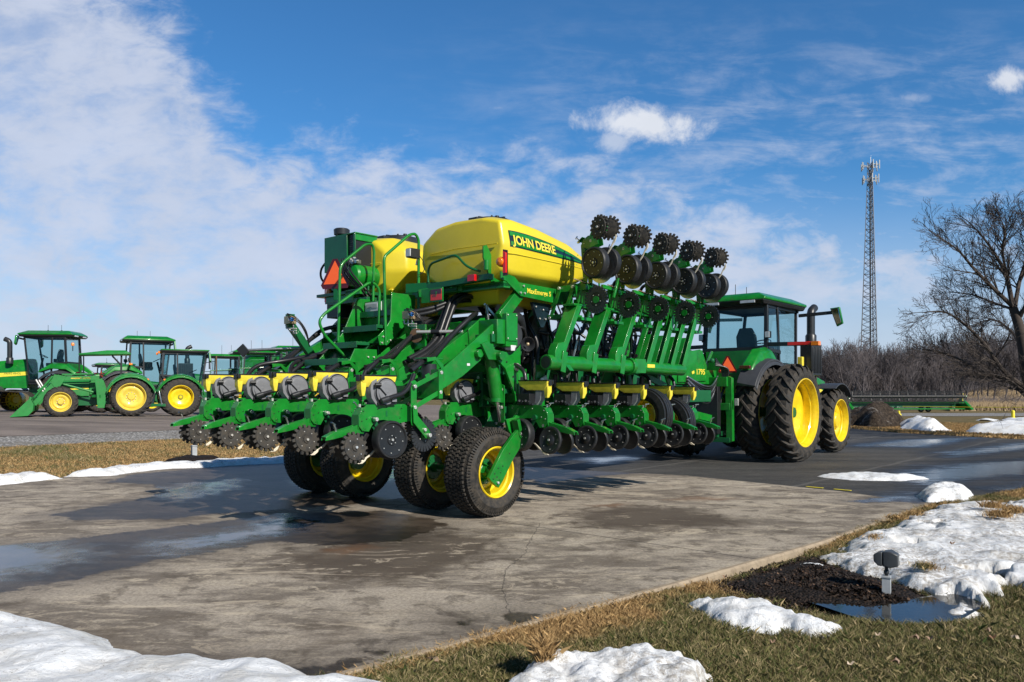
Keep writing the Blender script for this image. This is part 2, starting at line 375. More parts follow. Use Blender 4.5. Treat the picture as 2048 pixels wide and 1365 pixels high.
# crack and joint distance
def linedist(P,l):
    d=np.full(len(P),1e9); l=np.array(l)
    for i in range(len(l)-1):
        a_=l[i];e=l[i+1]-a_; w_=P-a_; tt=np.clip((w_@e)/(e@e),0,1); q=w_-tt[:,None]*e; d=np.minimum(d,np.hypot(q[:,0],q[:,1]))
    return d
o=gridmesh('concrete_driveway',np.stack([X.ravel(),Y.ravel(),0*X.ravel()],1),nu,nv,[],dict(wet=wet,pud=pu,brn=br,rst=rst))
m,t,b=nt('concrete'); tc=N(t,'ShaderNodeTexCoord').outputs['Object']
mp=N(t,'ShaderNodeMapping'); t.links.new(tc,mp.inputs[0]); mp.inputs['Rotation'].default_value=(0,0,-PROT); ROT=mp.outputs[0]
mp=N(t,'ShaderNodeMapping'); t.links.new(tc,mp.inputs[0]); mp.inputs['Rotation'].default_value=(0,0,R(-25)); mp.inputs['Scale'].default_value=(.6,1.35,1); STR=mp.outputs[0]
n1=noise(t,STR,1.1,7,.66,.6); n2=noise(t,tc,3.5,7,.7,.4); n3=noise(t,tc,38,5,.75); n4=noise(t,STR,3.2,8,.74,1.1); n5=noise(t,tc,190,3,.7)
c=mixc(t,ramp(t,n1,.42,.56),(.20,.165,.128),(.46,.395,.315))
c=mixc(t,ramp(t,n4,.50,.62,0.,.75),c,(.54,.46,.35)); c=mixc(t,ramp(t,n2,.50,.64,0.,.7),c,(.10,.076,.052))
c=mixc(t,ramp(t,mathn(t,'ADD',attr(t,'brn'),mathn(t,'MULTIPLY',mathn(t,'SUBTRACT',n2,.5),1.2)),-.35,.25,0.,.9),c,(.066,.044,.026))
rs_=ramp(t,mathn(t,'ADD',attr(t,'rst'),mathn(t,'MULTIPLY',mathn(t,'SUBTRACT',n2,.5),.8)),-.15,.2,0.,.7); c=mixc(t,rs_,c,(.22,.10,.035))
c=mixc(t,ramp(t,n3,.35,.65,.5,0.),c,(.06,.052,.045)); c=mixc(t,ramp(t,n5,.62,.72,0.,.5),c,(.42,.37,.30))
n6=noise(t,STR,1.7,9,.78,1.6); c=mixc(t,ramp(t,n6,.56,.60,0.,.55),c,(.58,.49,.37)); n7=noise(t,tc,.8,8,.7,1.2); c=mixc(t,ramp(t,n7,.52,.66,0.,.4),c,(.125,.095,.066))
wn=mathn(t,'ADD',attr(t,'wet'),mathn(t,'ADD',mathn(t,'MULTIPLY',mathn(t,'SUBTRACT',n2,.5),.5),mathn(t,'MULTIPLY',mathn(t,'SUBTRACT',n4,.5),.35)))
wf=ramp(t,wn,-.03,.06); damp=mathn(t,'MAXIMUM',wf,ramp(t,mathn(t,'ADD',wn,mathn(t,'MULTIPLY',mathn(t,'SUBTRACT',n1,.5),1.2)),-.5,.1,0.,.45))
pfac=mathn(t,'MULTIPLY',ramp(t,mathn(t,'ADD',attr(t,'pud'),mathn(t,'MULTIPLY',mathn(t,'SUBTRACT',n2,.5),1.6)),-.35,.35),wf)
dark=mixc(t,1.,c,(.20,.175,.16),'MULTIPLY'); c=mixc(t,damp,c,dark)
# joints every 4.3 m, cracks
sp=N(t,'ShaderNodeSeparateXYZ'); t.links.new(ROT,sp.inputs[0])
def joint(coord,off,per):
    q=mathn(t,'ABSOLUTE',mathn(t,'SUBTRACT',mathn(t,'FRACT',mathn(t,'DIVIDE',mathn(t,'SUBTRACT',coord,off),per)),.5)); q=mathn(t,'MULTIPLY',q,per)
    q=mathn(t,'ADD',q,mathn(t,'MULTIPLY',mathn(t,'SUBTRACT',n3,.5),.012))
    return ramp(t,q,.004,.011,1.,0.)
j=joint(sp.outputs[0],6.8-2.9,5.8)
def crack(l):
    m_=None
    for i in range(len(l)-1):
        a_,b_=np.array(l[i]),np.array(l[i+1]); L=np.hypot(*(b_-a_)); ang=math.atan2(b_[1]-a_[1],b_[0]-a_[0])
        q=N(t,'ShaderNodeMapping'); q.vector_type='TEXTURE'; q.inputs['Location'].default_value=(a_[0],a_[1],0); q.inputs['Rotation'].default_value=(0,0,ang); t.links.new(tc,q.inputs[0])
        z=N(t,'ShaderNodeSeparateXYZ'); t.links.new(q.outputs[0],z.inputs[0])
        ex=mathn(t,'SUBTRACT',mathn(t,'ABSOLUTE',mathn(t,'SUBTRACT',z.outputs[0],L/2)),L/2); ey=mathn(t,'ABSOLUTE',mathn(t,'ADD',z.outputs[1],mathn(t,'MULTIPLY',mathn(t,'SUBTRACT',noise(t,tc,9,4,.7),.5),.10)))
        dd=mathn(t,'MAXIMUM',ex,ey); k=ramp(t,dd,.001,.006,.5,0.); m_=k if m_ is None else mathn(t,'MAXIMUM',m_,k)
    return m_
j=mathn(t,'MAXIMUM',j,crack(gp([(1080,1047),(1055,1090),(1052,1105),(1010,1140),(1005,1180),(1018,1225)])))
c=mixc(t,mathn(t,'MULTIPLY',j,.85),c,(.02,.017,.014))
t.links.new(c,b.inputs['Base Color'])
rg=mathn(t,'ADD',mathn(t,'MULTIPLY',damp,-.42),.88); rg=mathn(t,'SUBTRACT',rg,mathn(t,'MULTIPLY',wf,.02)); rg=mathn(t,'MAXIMUM',mathn(t,'SUBTRACT',rg,mathn(t,'MULTIPLY',pfac,.33)),.10)
t.links.new(rg,b.inputs['Roughness']); b.inputs['Specular IOR Level'].default_value=.5
hh=mathn(t,'ADD',mathn(t,'MULTIPLY',n3,.6),mathn(t,'ADD',mathn(t,'MULTIPLY',n5,.25),mathn(t,'MULTIPLY',j,-2.)))
bn=bump(t,b,hh,.008); t.links.new(mathn(t,'SUBTRACT',1.,mathn(t,'MULTIPLY',pfac,.93)),bn.inputs['Strength'])
o.data.materials.append(m); tag(o,kind='structure')
# slab edge towards the lawn (a real kerb-like face)
k=MB(); us=np.linspace(-12,11.6,60); e=[uv2w(u,vmin(u)) for u in us]
e2=[uv2w(u,vmin(u)-.02) for u in us]; e3=[uv2w(u,vmin(u)+.035) for u in us]
k.add([(x,y,.004) for x,y in e3]+[(x,y,.004) for x,y in e]+[(x,y,-.012) for x,y in e2]+[(x,y,-.25) for x,y in e2],[(i+60*r,i+1+60*r,i+1+60*(r+1),i+60*(r+1)) for r in range(3) for i in range(59)],'kerb_concrete') if False else None
simple('kerb_concrete',(.34,.27,.19),.85,0,0,.5,(.14,.11,.08),dscale=5,bumpd=.004,bscale=50)
k.add([(x,y,.005) for x,y in e3]+[(x,y,.005) for x,y in e]+[(x,y,-.012) for x,y in e2]+[(x,y,-.25) for x,y in e2],[(i+60*r,i+1+60*r,i+1+60*(r+1),i+60*(r+1)) for r in range(3) for i in range(59)],'kerb_concrete')
tag(k.build('driveway_kerb'),kind='structure')
# asphalt lot
nu,nv=220,130; s_,t_=np.meshgrid(np.linspace(0,1,nu),np.linspace(0,1,nv),indexing='ij'); s_=s_**1.3
v0=lerp(2.8,22.,t_); ue=np.interp(v0,[1,4.7,11.6,22],[28,31.6,35.2,39]); us0=np.where(v0>15.2,np.interp(v0,[15.2,17,22],[12.2,15.,17]),uend(v0))
uu_=lerp(us0,ue,s_); vm=vmin(uu_); vv_=np.where(t_<.5, lerp(vm,12.4,t_*2), lerp(12.4,22,t_*2-1))
X=uu_*UU[0]+vv_*VV[0]; Y=uu_*UU[1]+vv_*VV[1]; Z=np.array([H(x,y)-.005 for x,y in zip(X.ravel(),Y.ravel())]); XY=np.stack([X.ravel(),Y.ravel()],1)
ap=[[(1800,945),(1900,928),(2048,918),(2200,912),(2200,950),(2048,953),(1930,962),(1850,975),(1820,962)],[(1880,905),(2048,885),(2200,880),(2048,900),(1900,915)],[(1700,892),(1800,880),(1950,875),(1850,895)],[(1700,1000),(1830,985),(1860,1000),(1780,1012),(1700,1006)],[(1150,918),(1250,912),(1290,918),(1200,926)],[(1960,975),(2048,965),(2200,960),(2200,975),(2048,985)]]
pu=np.max([sdist(XY,gp(p)) for p in ap],0)
o=gridmesh('asphalt_lot',np.stack([X.ravel(),Y.ravel(),Z],1),nu,nv,[],dict(pud=pu))
m,t,b=nt('asphalt'); tc=N(t,'ShaderNodeTexCoord').outputs['Object']
mp=N(t,'ShaderNodeMapping'); t.links.new(tc,mp.inputs[0]); mp.inputs['Rotation'].default_value=(0,0,R(-10)); mp.inputs['Scale'].default_value=(.3,1.3,1); STR=mp.outputs[0]
n1=noise(t,STR,.9,6,.65,.5); n2=noise(t,tc,2.2,6,.7,.3); n3=noise(t,tc,45,5,.8); n4=noise(t,STR,4.5,6,.7,.6)
c=mixc(t,ramp(t,n1,.35,.65),(.020,.020,.020),(.062,.057,.052)); c=mixc(t,ramp(t,n4,.5,.66,0.,.6),c,(.10,.092,.082)); c=mixc(t,ramp(t,n3,.5,.7,0.,.75),c,(.17,.158,.14)); n8=noise(t,STR,11,6,.75,.8); c=mixc(t,ramp(t,n8,.50,.62,0.,.45),c,(.012,.012,.012)); c=mixc(t,ramp(t,n8,.46,.36,0.,.45),c,(.13,.12,.105))
sp=N(t,'ShaderNodeSeparateXYZ'); mp=N(t,'ShaderNodeMapping'); t.links.new(tc,mp.inputs[0]); mp.inputs['Rotation'].default_value=(0,0,-PROT); t.links.new(mp.outputs[0],sp.inputs[0])
q=mathn(t,'ABSOLUTE',mathn(t,'SUBTRACT',mathn(t,'FRACT',mathn(t,'DIVIDE',mathn(t,'ADD',sp.outputs[1],mathn(t,'MULTIPLY',n1,.3)),3.4)),.5)); c=mixc(t,ramp(t,mathn(t,'ADD',q,mathn(t,'MULTIPLY',mathn(t,'SUBTRACT',n3,.5),.02)),.006,.02,.5,0.),c,(.16,.15,.135))
pw=mathn(t,'ADD',attr(t,'pud'),mathn(t,'MULTIPLY',mathn(t,'SUBTRACT',n4,.5),2.2)); pf_=ramp(t,pw,-.25,.45)
damp=mathn(t,'MAXIMUM',pf_,ramp(t,mathn(t,'ADD',pw,mathn(t,'MULTIPLY',n2,.8)),-.6,.6,0.,.8))
c=mixc(t,damp,c,mixc(t,1.,c,(.35,.35,.36),'MULTIPLY')); t.links.new(c,b.inputs['Base Color'])
t.links.new(mathn(t,'MAXIMUM',mathn(t,'SUBTRACT',mathn(t,'SUBTRACT',.8,mathn(t,'MULTIPLY',damp,.38)),mathn(t,'MULTIPLY',pf_,.34)),.07),b.inputs['Roughness'])
bn=bump(t,b,n3,.012); t.links.new(mathn(t,'SUBTRACT',1.,mathn(t,'MULTIPLY',pf_,.9)),bn.inputs['Strength'])
o.data.materials.append(m); tag(o,kind='structure')
# yard road, gravel verge at left
def uvsheet(name,u0,u1,v0,v1,off,mat,nu=80,nv=40):
    U_,V_=np.meshgrid(np.linspace(u0,u1,nu),np.linspace(v0,v1,nv),indexing='ij'); X=U_*UU[0]+V_*VV[0]; Y=U_*UU[1]+V_*VV[1]
    Z=np.array([H(x,y)+off for x,y in zip(X.ravel(),Y.ravel())])
    return tag(gridmesh(name,np.stack([X.ravel(),Y.ravel(),Z],1),nu,nv,[mat]),kind='structure')
m,t,b=nt('gravel'); setb(b,.95,spec=.2); tc=N(t,'ShaderNodeTexCoord').outputs['Object']
vo=N(t,'ShaderNodeTexVoronoi'); vo.inputs['Scale'].default_value=14; t.links.new(tc,vo.inputs[0]); n2=noise(t,tc,1.6,5,.6)
c=mixc(t,ramp(t,vo.outputs['Distance'],.1,.6),(.55,.53,.51),(.16,.155,.15)); c=mixc(t,ramp(t,n2,.5,.7,0.,.5),c,(.17,.15,.12)); t.links.new(c,b.inputs['Base Color']); bump(t,b,vo.outputs['Distance'],.02)
m,t,b=nt('yard'); setb(b,.9,spec=.25); tc=N(t,'ShaderNodeTexCoord').outputs['Object']
mp=N(t,'ShaderNodeMapping'); t.links.new(tc,mp.inputs[0]); mp.inputs['Rotation'].default_value=(0,0,-PROT); mp.inputs['Scale'].default_value=(.25,1.,1)
n1=noise(t,mp.outputs[0],.8,6,.65,.3); n3=noise(t,tc,22,5,.8)
c=mixc(t,ramp(t,n1,.35,.65),(.13,.108,.098),(.24,.20,.178)); c=mixc(t,ramp(t,n3,.5,.75,0.,.6),c,(.22,.19,.16)); t.links.new(c,b.inputs['Base Color']); bump(t,b,n3,.015)
uvsheet('gravel_verge',-30,16,21.6,24.1,-.018,'gravel',90,6)
uvsheet('yard_road',-30,60,24.0,75,-.010,'yard',120,80)
# ================= wheels =================
def tyre_prof(R0,rr,w,bulge=.04,sh=.06):   # lathe profile (h,r) across width; closed
    return [(-w*.36,rr),(-w*.46,rr+.02),(-w*.5-bulge*.2,rr+(R0-rr)*.3),(-w*.5-bulge*.3,rr+(R0-rr)*.55),(-w*.47,R0-sh),(-w*.40,R0-sh*.35),(-w*.25,R0-.008),(0,R0),(w*.25,R0-.008),(w*.40,R0-sh*.35),(w*.47,R0-sh),(w*.5+bulge*.3,rr+(R0-rr)*.55),(w*.5+bulge*.2,rr+(R0-rr)*.3),(w*.46,rr+.02),(w*.36,rr)]
def lug_tyre(name,R0,rr,w,n,lug,parent,rim_d=0,mat='rubber',axis=(0,1,0)):
    k=MB(); Rb=R0-lug; k.lathe((0,0,0),axis,tyre_prof(Rb,rr,w),mat,72)
    for s in(-1,1):
        for i in range(n):
            a0=2*math.pi*(i+(.5 if s>0 else 0))/n
            st=[]
            for q in range(5):
                f=q/4; h=s*(-.03+f*(.5+.03))*w; ang=a0+ f*1.05*w*.62/R0 ; 
                rt=R0-(f**3)*.06*R0/1.; rb=Rb-.02-(f**4)*.12
                if q==4: rt=Rb-.04; h=s*(.5*w+.012); rb=Rb-.14
                hw=(.030+.012*f)*R0
                st.append((h,ang,rt,rb,hw))
            rings=[]
            for h,ang,rt,rb,hw in st:
                ring=[]
                for r_,o in((rb,-hw*1.25),(rt,-hw*.8),(rt,hw*.8),(rb,hw*1.25)):
                    an_=ang+o/R0; ring.append((math.cos(an_)*r_, h, math.sin(an_)*r_))
                rings.append(ring)
            k.loft(rings,mat)
    return k.build(name,parent)
def rim(name,rr,w,parent,dish,side=-1,mat='yellow',hubr=.2,holes=8,hub_out=.0,disc_r=None,windows=0):
    # side: y direction of outer face; dish = depth of disc from outer lip
    k=MB(); s=side; L=w*.47
    pr=[(s*L,rr+.035),(s*(L+.012),rr+.03),(s*(L+.012),rr+.012),(s*(L-.01),rr),(s*(L-.05),rr-.012),(s*(L-.07),rr-.028),(s*L*.45,rr-.034),(s*L*.38,rr-.05),(-s*L*.3,rr-.05),(-s*L*.35,rr-.03),(-s*(L-.02),rr-.012),(-s*L,rr+.03)]
    k.lathe((0,0,0),(0,1,0),pr,mat,64)
    yd=s*(L-dish); dr=rr-.045
    k.lathe((0,0,0),(0,1,0),[(yd-s*.05,dr),(yd-s*.02,dr*.93),(yd,dr*.80),(yd-s*.01,dr*.62),(yd-s*.045,dr*.5),(yd-s*.045,hubr*1.1),(yd+s*(hub_out-.03),hubr),(yd+s*hub_out,hubr*.86),(yd+s*hub_out,.0)],mat,48)
    for i in range(holes):
        a_=2*math.pi*i/holes; r_=hubr*1.28
        k.tube([(math.cos(a_)*r_,yd-s*.05,math.sin(a_)*r_),(math.cos(a_)*r_,yd-s*.01,math.sin(a_)*r_)],.016,'steel_light' if mat!='yellow' else mat,6)
    for i in range(windows):
        a_=2*math.pi*(i+.5)/windows; r_=dr*.72
        k.tube([(math.cos(a_)*r_,yd-s*.03,math.sin(a_)*r_),(math.cos(a_)*r_,yd+s*.006,math.sin(a_)*r_)],dr*.085,'black',10)
    return k.build(name,parent)
# ================= row unit =================
def spiked(side,k,c,r=.130,R1=.160,tilt=.10,teeth=16):
    ax=Vc((.0,side,-tilt*.0)).normalized(); c=Vc(c)
    k.lathe(c,ax,[(-.012,0),(-.012,r*.9),(-.004,r),(.010,r),(.022,r*.97),(.026,r*.6),(.018,r*.3),(.03,r*.27),(.034,0)],'disc_dusty',32)
    for i in range(teeth):
        a_=2*math.pi*i/teeth; d=Vc((math.cos(a_),0,math.sin(a_))); tg=Vc((-math.sin(a_),0,math.cos(a_)))
        k.beam(c+d*(r-.01),c+d*R1+tg*.008,.034,.030,'disc_dusty',up=(0,1,0),w2=.026,h2=.018)
    k.cyl(c+ax*.03,c+ax*.05,.014,'steel_light',8)
    for i in range(6):
        a_=i*math.pi/3; k.bolt(c+Vc((math.cos(a_)*r*.68,0,math.sin(a_)*r*.68))+ax*.024,ax,.006,.005)
def smooth_press(side,k,c,r=.165):
    ax=Vc((0,side,0)); c=Vc(c)
    k.lathe(c,ax,[(-.02,0),(-.02,r*.8),(-.024,r*.96),(-.012,r),(.006,r),(.016,r*.97),(.018,r*.86)],'rubber_clean',32)
    k.lathe(c,ax,[(.017,r*.87),(.010,r*.8),(.006,r*.4),(.02,r*.3),(.024,0)],'black',32)
    k.cyl(c+ax*.02,c+ax*.034,.013,'steel_light',8)
    for i in range(6):
        a_=i*math.pi/3; k.bolt(c+Vc((math.cos(a_)*r*.66,0,math.sin(a_)*r*.66))+ax*.007,ax,.006,.006)
def make_unit(kind):
    # x = travel direction of the row, z as carried, origin below the rear end of the parallel arms
    k=MB()
    pts=[(-.61,1.10),(-.655,1.15),(-.655,1.25),(-.615,1.325),(-.54,1.365),(-.05,1.365),(.0,1.33),(.0,1.18),(-.12,1.165),(-.34,1.205),(-.43,1.20),(-.49,1.15),(-.53,1.09)]
    if kind=='upper': pts=[(x,min(z,1.235) if x>-.5 else z-.09) for x,z in pts]
    for y in(-.055,.055): k.plate([(x,y,z) for x,z in pts],(0,.010,0),'green')
    if kind!='upper': k.box(-.56,-.04,-.05,.05,1.352,1.364,'green'); k.box(-.655,-.645,-.05,.05,1.12,1.26,'green')
    k.beam((-.65,0,1.26),(-.60,0,1.335),.10,.008,'green')
    k.cyl((-.47,-.09,1.215),(-.47,.09,1.215),.032,'green_dark',14); k.bolt((-.47,-.09,1.215),(0,-1,0),.022,.03)
    for x,z in((-.60,1.30),(-.42,1.32),(-.30,1.335),(-.10,1.32),(-.12,1.22),(-.62,1.2),(-.56,1.22)): k.bolt((x,-.060,z),(0,-1,0),.007,.006,'black'); k.bolt((x,.060,z),(0,1,0),.007,.006)
    k.box(-.31,-.29,-.063,-.06,1.24,1.30,'green_dark')
    # head plates and cross members
    for y in(-.13,.13): k.plate([(-.02,y,1.14),(.05,y,1.14),(.05,y,1.60),(.02,y,1.62),(-.03,y,1.60),(-.03,y,1.18)],(0,.012,0),'green')
    k.box(-.02,.04,-.13,.13,1.18,1.34,'green_dark'); k.box(-.01,.03,-.13,.13,1.50,1.56,'green_dark')
    unit=k.build('row_unit',None,.003)
    def part(n,bev=0): 
        o=kk.build(n,unit,bev); return o
    # closing arm
    kk=MB()
    a_,b_=Vc((-.59,0,1.12)),Vc((-1.04,0,1.025))
    if kind=='upper':
        for y in(-.035,.035): kk.plate([(-.54,y,1.15),(-.60,y,1.18),(-.70,y,1.13),(-.78,y,1.0),(-.76,y,.92),(-.70,y,.93),(-.66,y,1.03),(-.58,y,1.07)],(0,.012,0),'green')
    else:
      for y in(-.035,.035): kk.plate([(-.54,y,1.15),(-.60,y,1.18),(-.70,y,1.15),(-.93,y,1.10),(-1.03,y,1.055),(-1.04,y,1.02),(-.95,y,1.03),(-.80,y,1.055),(-.66,y,1.075),(-.58,y,1.07)],(0,.008,0),'green')
    if kind!='upper': kk.plate([(-.68,-.035,1.147),(-.68,.035,1.147),(-.93,.035,1.097),(-.93,-.035,1.097)],(0,0,.006),'green'); kk.plate([(-.93,-.035,1.097),(-.93,.035,1.097),(-1.035,.035,1.055),(-1.035,-.035,1.055)],(0,0,.006),'green')
    kk.cyl((-.585,-.06,1.12),(-.585,.06,1.12),.022,'steel_light',8); kk.cyl((-.585,-.045,1.12),(-.585,.045,1.12),.034,'green',14)
    kk.cyl((-.75,-.10,.945),(-.75,.10,.945),.014,'steel',8)
    for y in(-.03,.03): kk.beam((-.75,y,.945),(-.76,y,1.08),.05,.012,'green_dark',up=(0,1,0))
    part('closing_arm',.002)
    if kind!='upper':
     kk=MB(); kk.tube([(-.885,0,1.08),(-.895,0,1.13),(-.915,0,1.175)],.010,'steel',8); kk.beam((-.95,-.01,1.195),(-.895,.01,1.168),.022,.012,'steel'); part('adjuster_handle')
    kk=MB(); kk.tube([(-.63,0,1.35),(-.66,.0,1.385)],.008,'steel'); kk.beam((-.685,-.02,1.39),(-.645,.02,1.385),.014,.01,'steel'); kk.bolt((-.6,0,1.34),(0,0,1),.014,.03); part('depth_handle')
    for sd in(-1,1):
        kk=MB()
        (spiked if kind!='smooth' else smooth_press)(sd,kk,(0,0,0))
        o=part('closing_wheel'); o.location=(-.75+ (.02 if sd>0 else 0),sd*.105,.94+ (.0 if sd<0 else .012)); o.rotation_euler=(R(sd*10),0,R(sd*5)*(1 if kind!='smooth' else 1.4))
    # gauge wheels
    for sd in(-1,1):
        kk=MB(); r=.20
        kk.lathe((0,0,0),(0,sd,0),[(-.055,.06),(-.055,r*.93),(-.045,r*.985),(-.02,r),(.02,r),(.044,r*.985),(.055,r*.94),(.056,r*.88)],'rubber_clean',40)
        kk.lathe((0,0,0),(0,sd,0),[(.056,r*.885),(.050,r*.86),(.040,r*.82),(.036,r*.55),(.034,r*.3),(.044,r*.27),(.044,r*.2),(.036,r*.18),(.036,0)],'black',40)
        for i in range(8): q=2*math.pi*i/8+.2; kk.bolt((math.cos(q)*r*.68,.037*sd,math.sin(q)*r*.68),(0,sd,0),.0065,.006)
        for i in range(5): q=2*math.pi*i/5+.2; kk.bolt((math.cos(q)*r*.22,.044*sd,math.sin(q)*r*.22),(0,sd,0),.006,.007)
        kk.bolt((0,.03*sd,0),(0,sd,0),.014,.022)
        o=part('gauge_wheel'); o.location=(-.31+(.03 if sd>0 else 0),sd*.125,1.0); o.rotation_euler=(R(sd*4),0,R(-sd*4))
    kk=MB()
    for y in(-.05,.05): kk.beam((-.47,y,1.21),(-.31,y,1.0),.045,.02,'green_dark',up=(0,1,0))
    kk.lathe((-.22,0,.985),(0,1,.0),[(-.004,0),(-.004,.185),(.004,.19),(.006,0)],'steel',40)
    kk.plate([(-.36,0,.93),(-.28,0,.93),(-.1,0,1.17),(-.36,0,1.2)],(0,.05,0),'black'); part('disc_opener')
    kk=MB(); kk.loft([[(x+dx_,y,z+dz_) for dx_,y,dz_ in((-.02*w_,-.008,.0),(.02*w_,-.008,0),(.02*w_,.008,0),(-.02*w_,.008,0))] for x,z,w_ in((-.40,.90,.6),(-.47,.845,.9),(-.53,.815,.9),(-.56,.79,1.4),(-.60,.765,1.5))],'ivory'); part('seed_firmer',.003)
    # seed meter
    mk=unit if kind!='upper' else None
    kk=MB(); c=Vc((-.33,0,1.495))
    kk.lathe(c,(0,-1,0),[(.02,.13),(.06,.146),(.075,.148),(.088,.146),(.090,.138),(.100,.135),(.104,.128),(.100,.112),(.112,.105),(.116,.05),(.110,.03),(.116,.0)],'grey_plastic',44)
    kk.lathe(c,(0,-1,0),[(.098,.143),(.106,.139),(.104,.130),(.096,.127)],'black',44)
    kk.plate([(-.50,-.03,1.60),(-.44,-.03,1.63),(-.42,-.03,1.40),(-.36,-.03,1.355),(-.44,-.03,1.355),(-.505,-.03,1.43),(-.52,-.03,1.52)],(0,.09,0),'grey_plastic')
    kk.beam((-.455,-.115,1.555),(-.355,-.12,1.46),.016,.012,'black'); kk.tube([(-.49,-.11,1.565),(-.43,-.13,1.565)],.022,'black',10)
    kk.box(-.28,-.22,-.13,-.112,1.39,1.43,'grey_plastic'); kk.box(-.44,-.2,-.1,.09,1.36,1.385,'black'); kk.box(-.42,-.24,0,.12,1.37,1.5,'black')
    for i in range(4): kk.tube([(-.42+i*.05,.12,1.40+.02*(i%2)),(-.42+i*.05,.145,1.40)],.018,'black_plastic',8)
    if kind!='upper': part('seed_meter',.002)
    if kind=='upper': kk=MB()
    kk=MB(); zt=1.655
    if kind!='upper':
        top=[(-.63,-.075,zt),(-.175,-.075,zt),(-.175,.035,zt),(-.63,.035,zt)]; mid=[(-.62,-.07,1.60),(-.185,-.07,1.60),(-.185,.03,1.60),(-.62,.03,1.60)]; low=[(-.56,-.03,1.54),(-.30,-.03,1.54),(-.30,.02,1.54),(-.56,.02,1.54)]
        kk.loft([low,mid,top],'hopper_yellow')
        kk.loft([[(-.625,-.06,1.62),(-.555,-.06,1.62),(-.555,.02,1.62),(-.625,.02,1.62)],[(-.625,-.06,1.52),(-.565,-.06,1.52),(-.565,.02,1.52),(-.625,.02,1.52)],[(-.60,-.04,1.45),(-.565,-.04,1.45),(-.565,.0,1.45),(-.60,.0,1.45)]],'hopper_yellow')
        part('seed_hopper',.006)
        kk=MB(); kk.box(-.638,-.168,-.082,.042,1.655,1.668,'black'); kk.box(-.645,-.60,-.05,.01,1.60,1.668,'black'); kk.box(-.638,-.60,-.085,-.07,1.615,1.667,'black'); part('hopper_lid',.003)
    # delivery hose
    kk=MB()
    if kind=='spiked':
        kk.cyl((-.43,-.135,1.40),(-.35,-.145,1.425),.030,'black_plastic',12)
        kk.tube(spline([(-.42,-.14,1.405),(-.30,-.145,1.44),(-.15,-.14,1.48),(-.04,-.12,1.56),(.06,-.08,1.68)],5),.024,'hose',10)
    else:
        kk.tube(spline([(-.30,.05,1.67),(-.26,.04,1.78),(-.10,.02,1.86),(.10,.0,1.9)],5),.026,'hose',10)
    part('delivery_hose')
    kk=MB()
    for y in(-.145,.145):
        kk.beam((0,y,1.55),(.38,y,1.705),.014,.05,'green',up=(0,0,1)); kk.beam((0,y,1.33),(.37,y,1.49),.014,.05,'green',up=(0,0,1))
        for p in((0,1.55),(.38,1.705),(0,1.33),(.37,1.49)): kk.bolt((p[0],y-.0,p[1]),(0,1 if y>0 else -1,0),.022,.03)
        kk.beam((.17,y,1.64),(.23,y,1.665),.012,.07,'green')
    kk.box(.34,.40,-.17,.17,1.42,1.74,'green'); part('parallel_arms',.002)
    if kind in('spiked','upper'):
        kk=MB(); yo=-.16 if kind=='spiked' else 0
        kk.plate([(-.03,yo,1.34),(.03,yo,1.34),(.04,yo,1.24),(.20,yo,1.09),(.235,yo,1.02),(.20,yo,.985),(.15,yo,1.0),(-.02,yo,1.17)],(0,.014,0),'green')
        kk.cyl((.18,yo-.05,1.03),(.18,yo+.02,1.03),.022,'steel_light',10); kk.bolt((.13,yo,1.09),(0,-1,0),.02,.03)
        o=part('coulter_arm',.002)
        kk=MB(); c=Vc((.18,yo+.06,1.03)); q=24
        kk.lathe(c,(0,1,0),[(-.004,0),(-.004,.155),(.004,.155),(.004,0)],'black',36)
        kk.lathe(c,(0,1,0),[(-.012,0),(-.012,.045),(.012,.045),(.012,0)],'green',20)
        for i in range(q):
            a_=2*math.pi*i/q; d=Vc((math.cos(a_),0,math.sin(a_))); tg=Vc((-math.sin(a_),0,math.cos(a_)))
            kk.beam(c+d*.095,c+d*.178+tg*.012,.018,.030,'black_plastic',up=tg)
        for i in range(5): a_=2*math.pi*i/5; kk.bolt(c+Vc((math.cos(a_)*.07,-.004,math.sin(a_)*.07)),(0,-1,0),.007,.006); kk.bolt(c+Vc((math.cos(a_)*.07,.004,math.sin(a_)*.07)),(0,1,0),.007,.006)
        part('fluted_coulter')
    return unit
# ================= the planter =================
PL=empty('seed_planter',(*PO,0),PROT,label='long green and yellow planter folded for transport, with twin yellow tanks and many row units',cat='planter')
def place(u,M): u.parent=PL; u.matrix_local=M
uA=make_unit('spiked'); uW=make_unit('smooth'); uU=make_unit('upper')
first=True
ys=[-1.83,-1.07,-.31,.45,1.21]; dzs=[0,.05,.05,.04,.05]
for i,y in enumerate(ys):
    u=uA if i==0 else copy_tree(uA)
    place(u,Matrix.Translation((-1.36-(.045 if i else 0),y,dzs[i])))
    u['label']=['rear row unit nearest the camera, with dusty spiked closing wheels and bare gauge wheel','second rear row unit from the near end','middle one of the five rear row units','fourth rear row unit from the near end','rear row unit farthest from the camera'][i]
for i,(x,y) in enumerate(((.43,-1.22),(.43,.32))):
    u=copy_tree(uA); place(u,Matrix.Translation((x,y,0))); del u['label']
Rz=Matrix.Rotation(R(90),4,'Z')
for i in range(6):
    u=uW if i==0 else copy_tree(uW)
    place(u,Matrix.Translation((.47+.718*i,-1.71,-.03-.012*i))@Rz)
for i in range(5):
    M=Matrix(((0,-1,0,1.42+.757*i),(0,0,1,-3.43),(-1,0,0,2.85),(0,0,0,1)))
    u=uU if i==0 else copy_tree(uU); place(u,M)
rq_=random.Random(9)
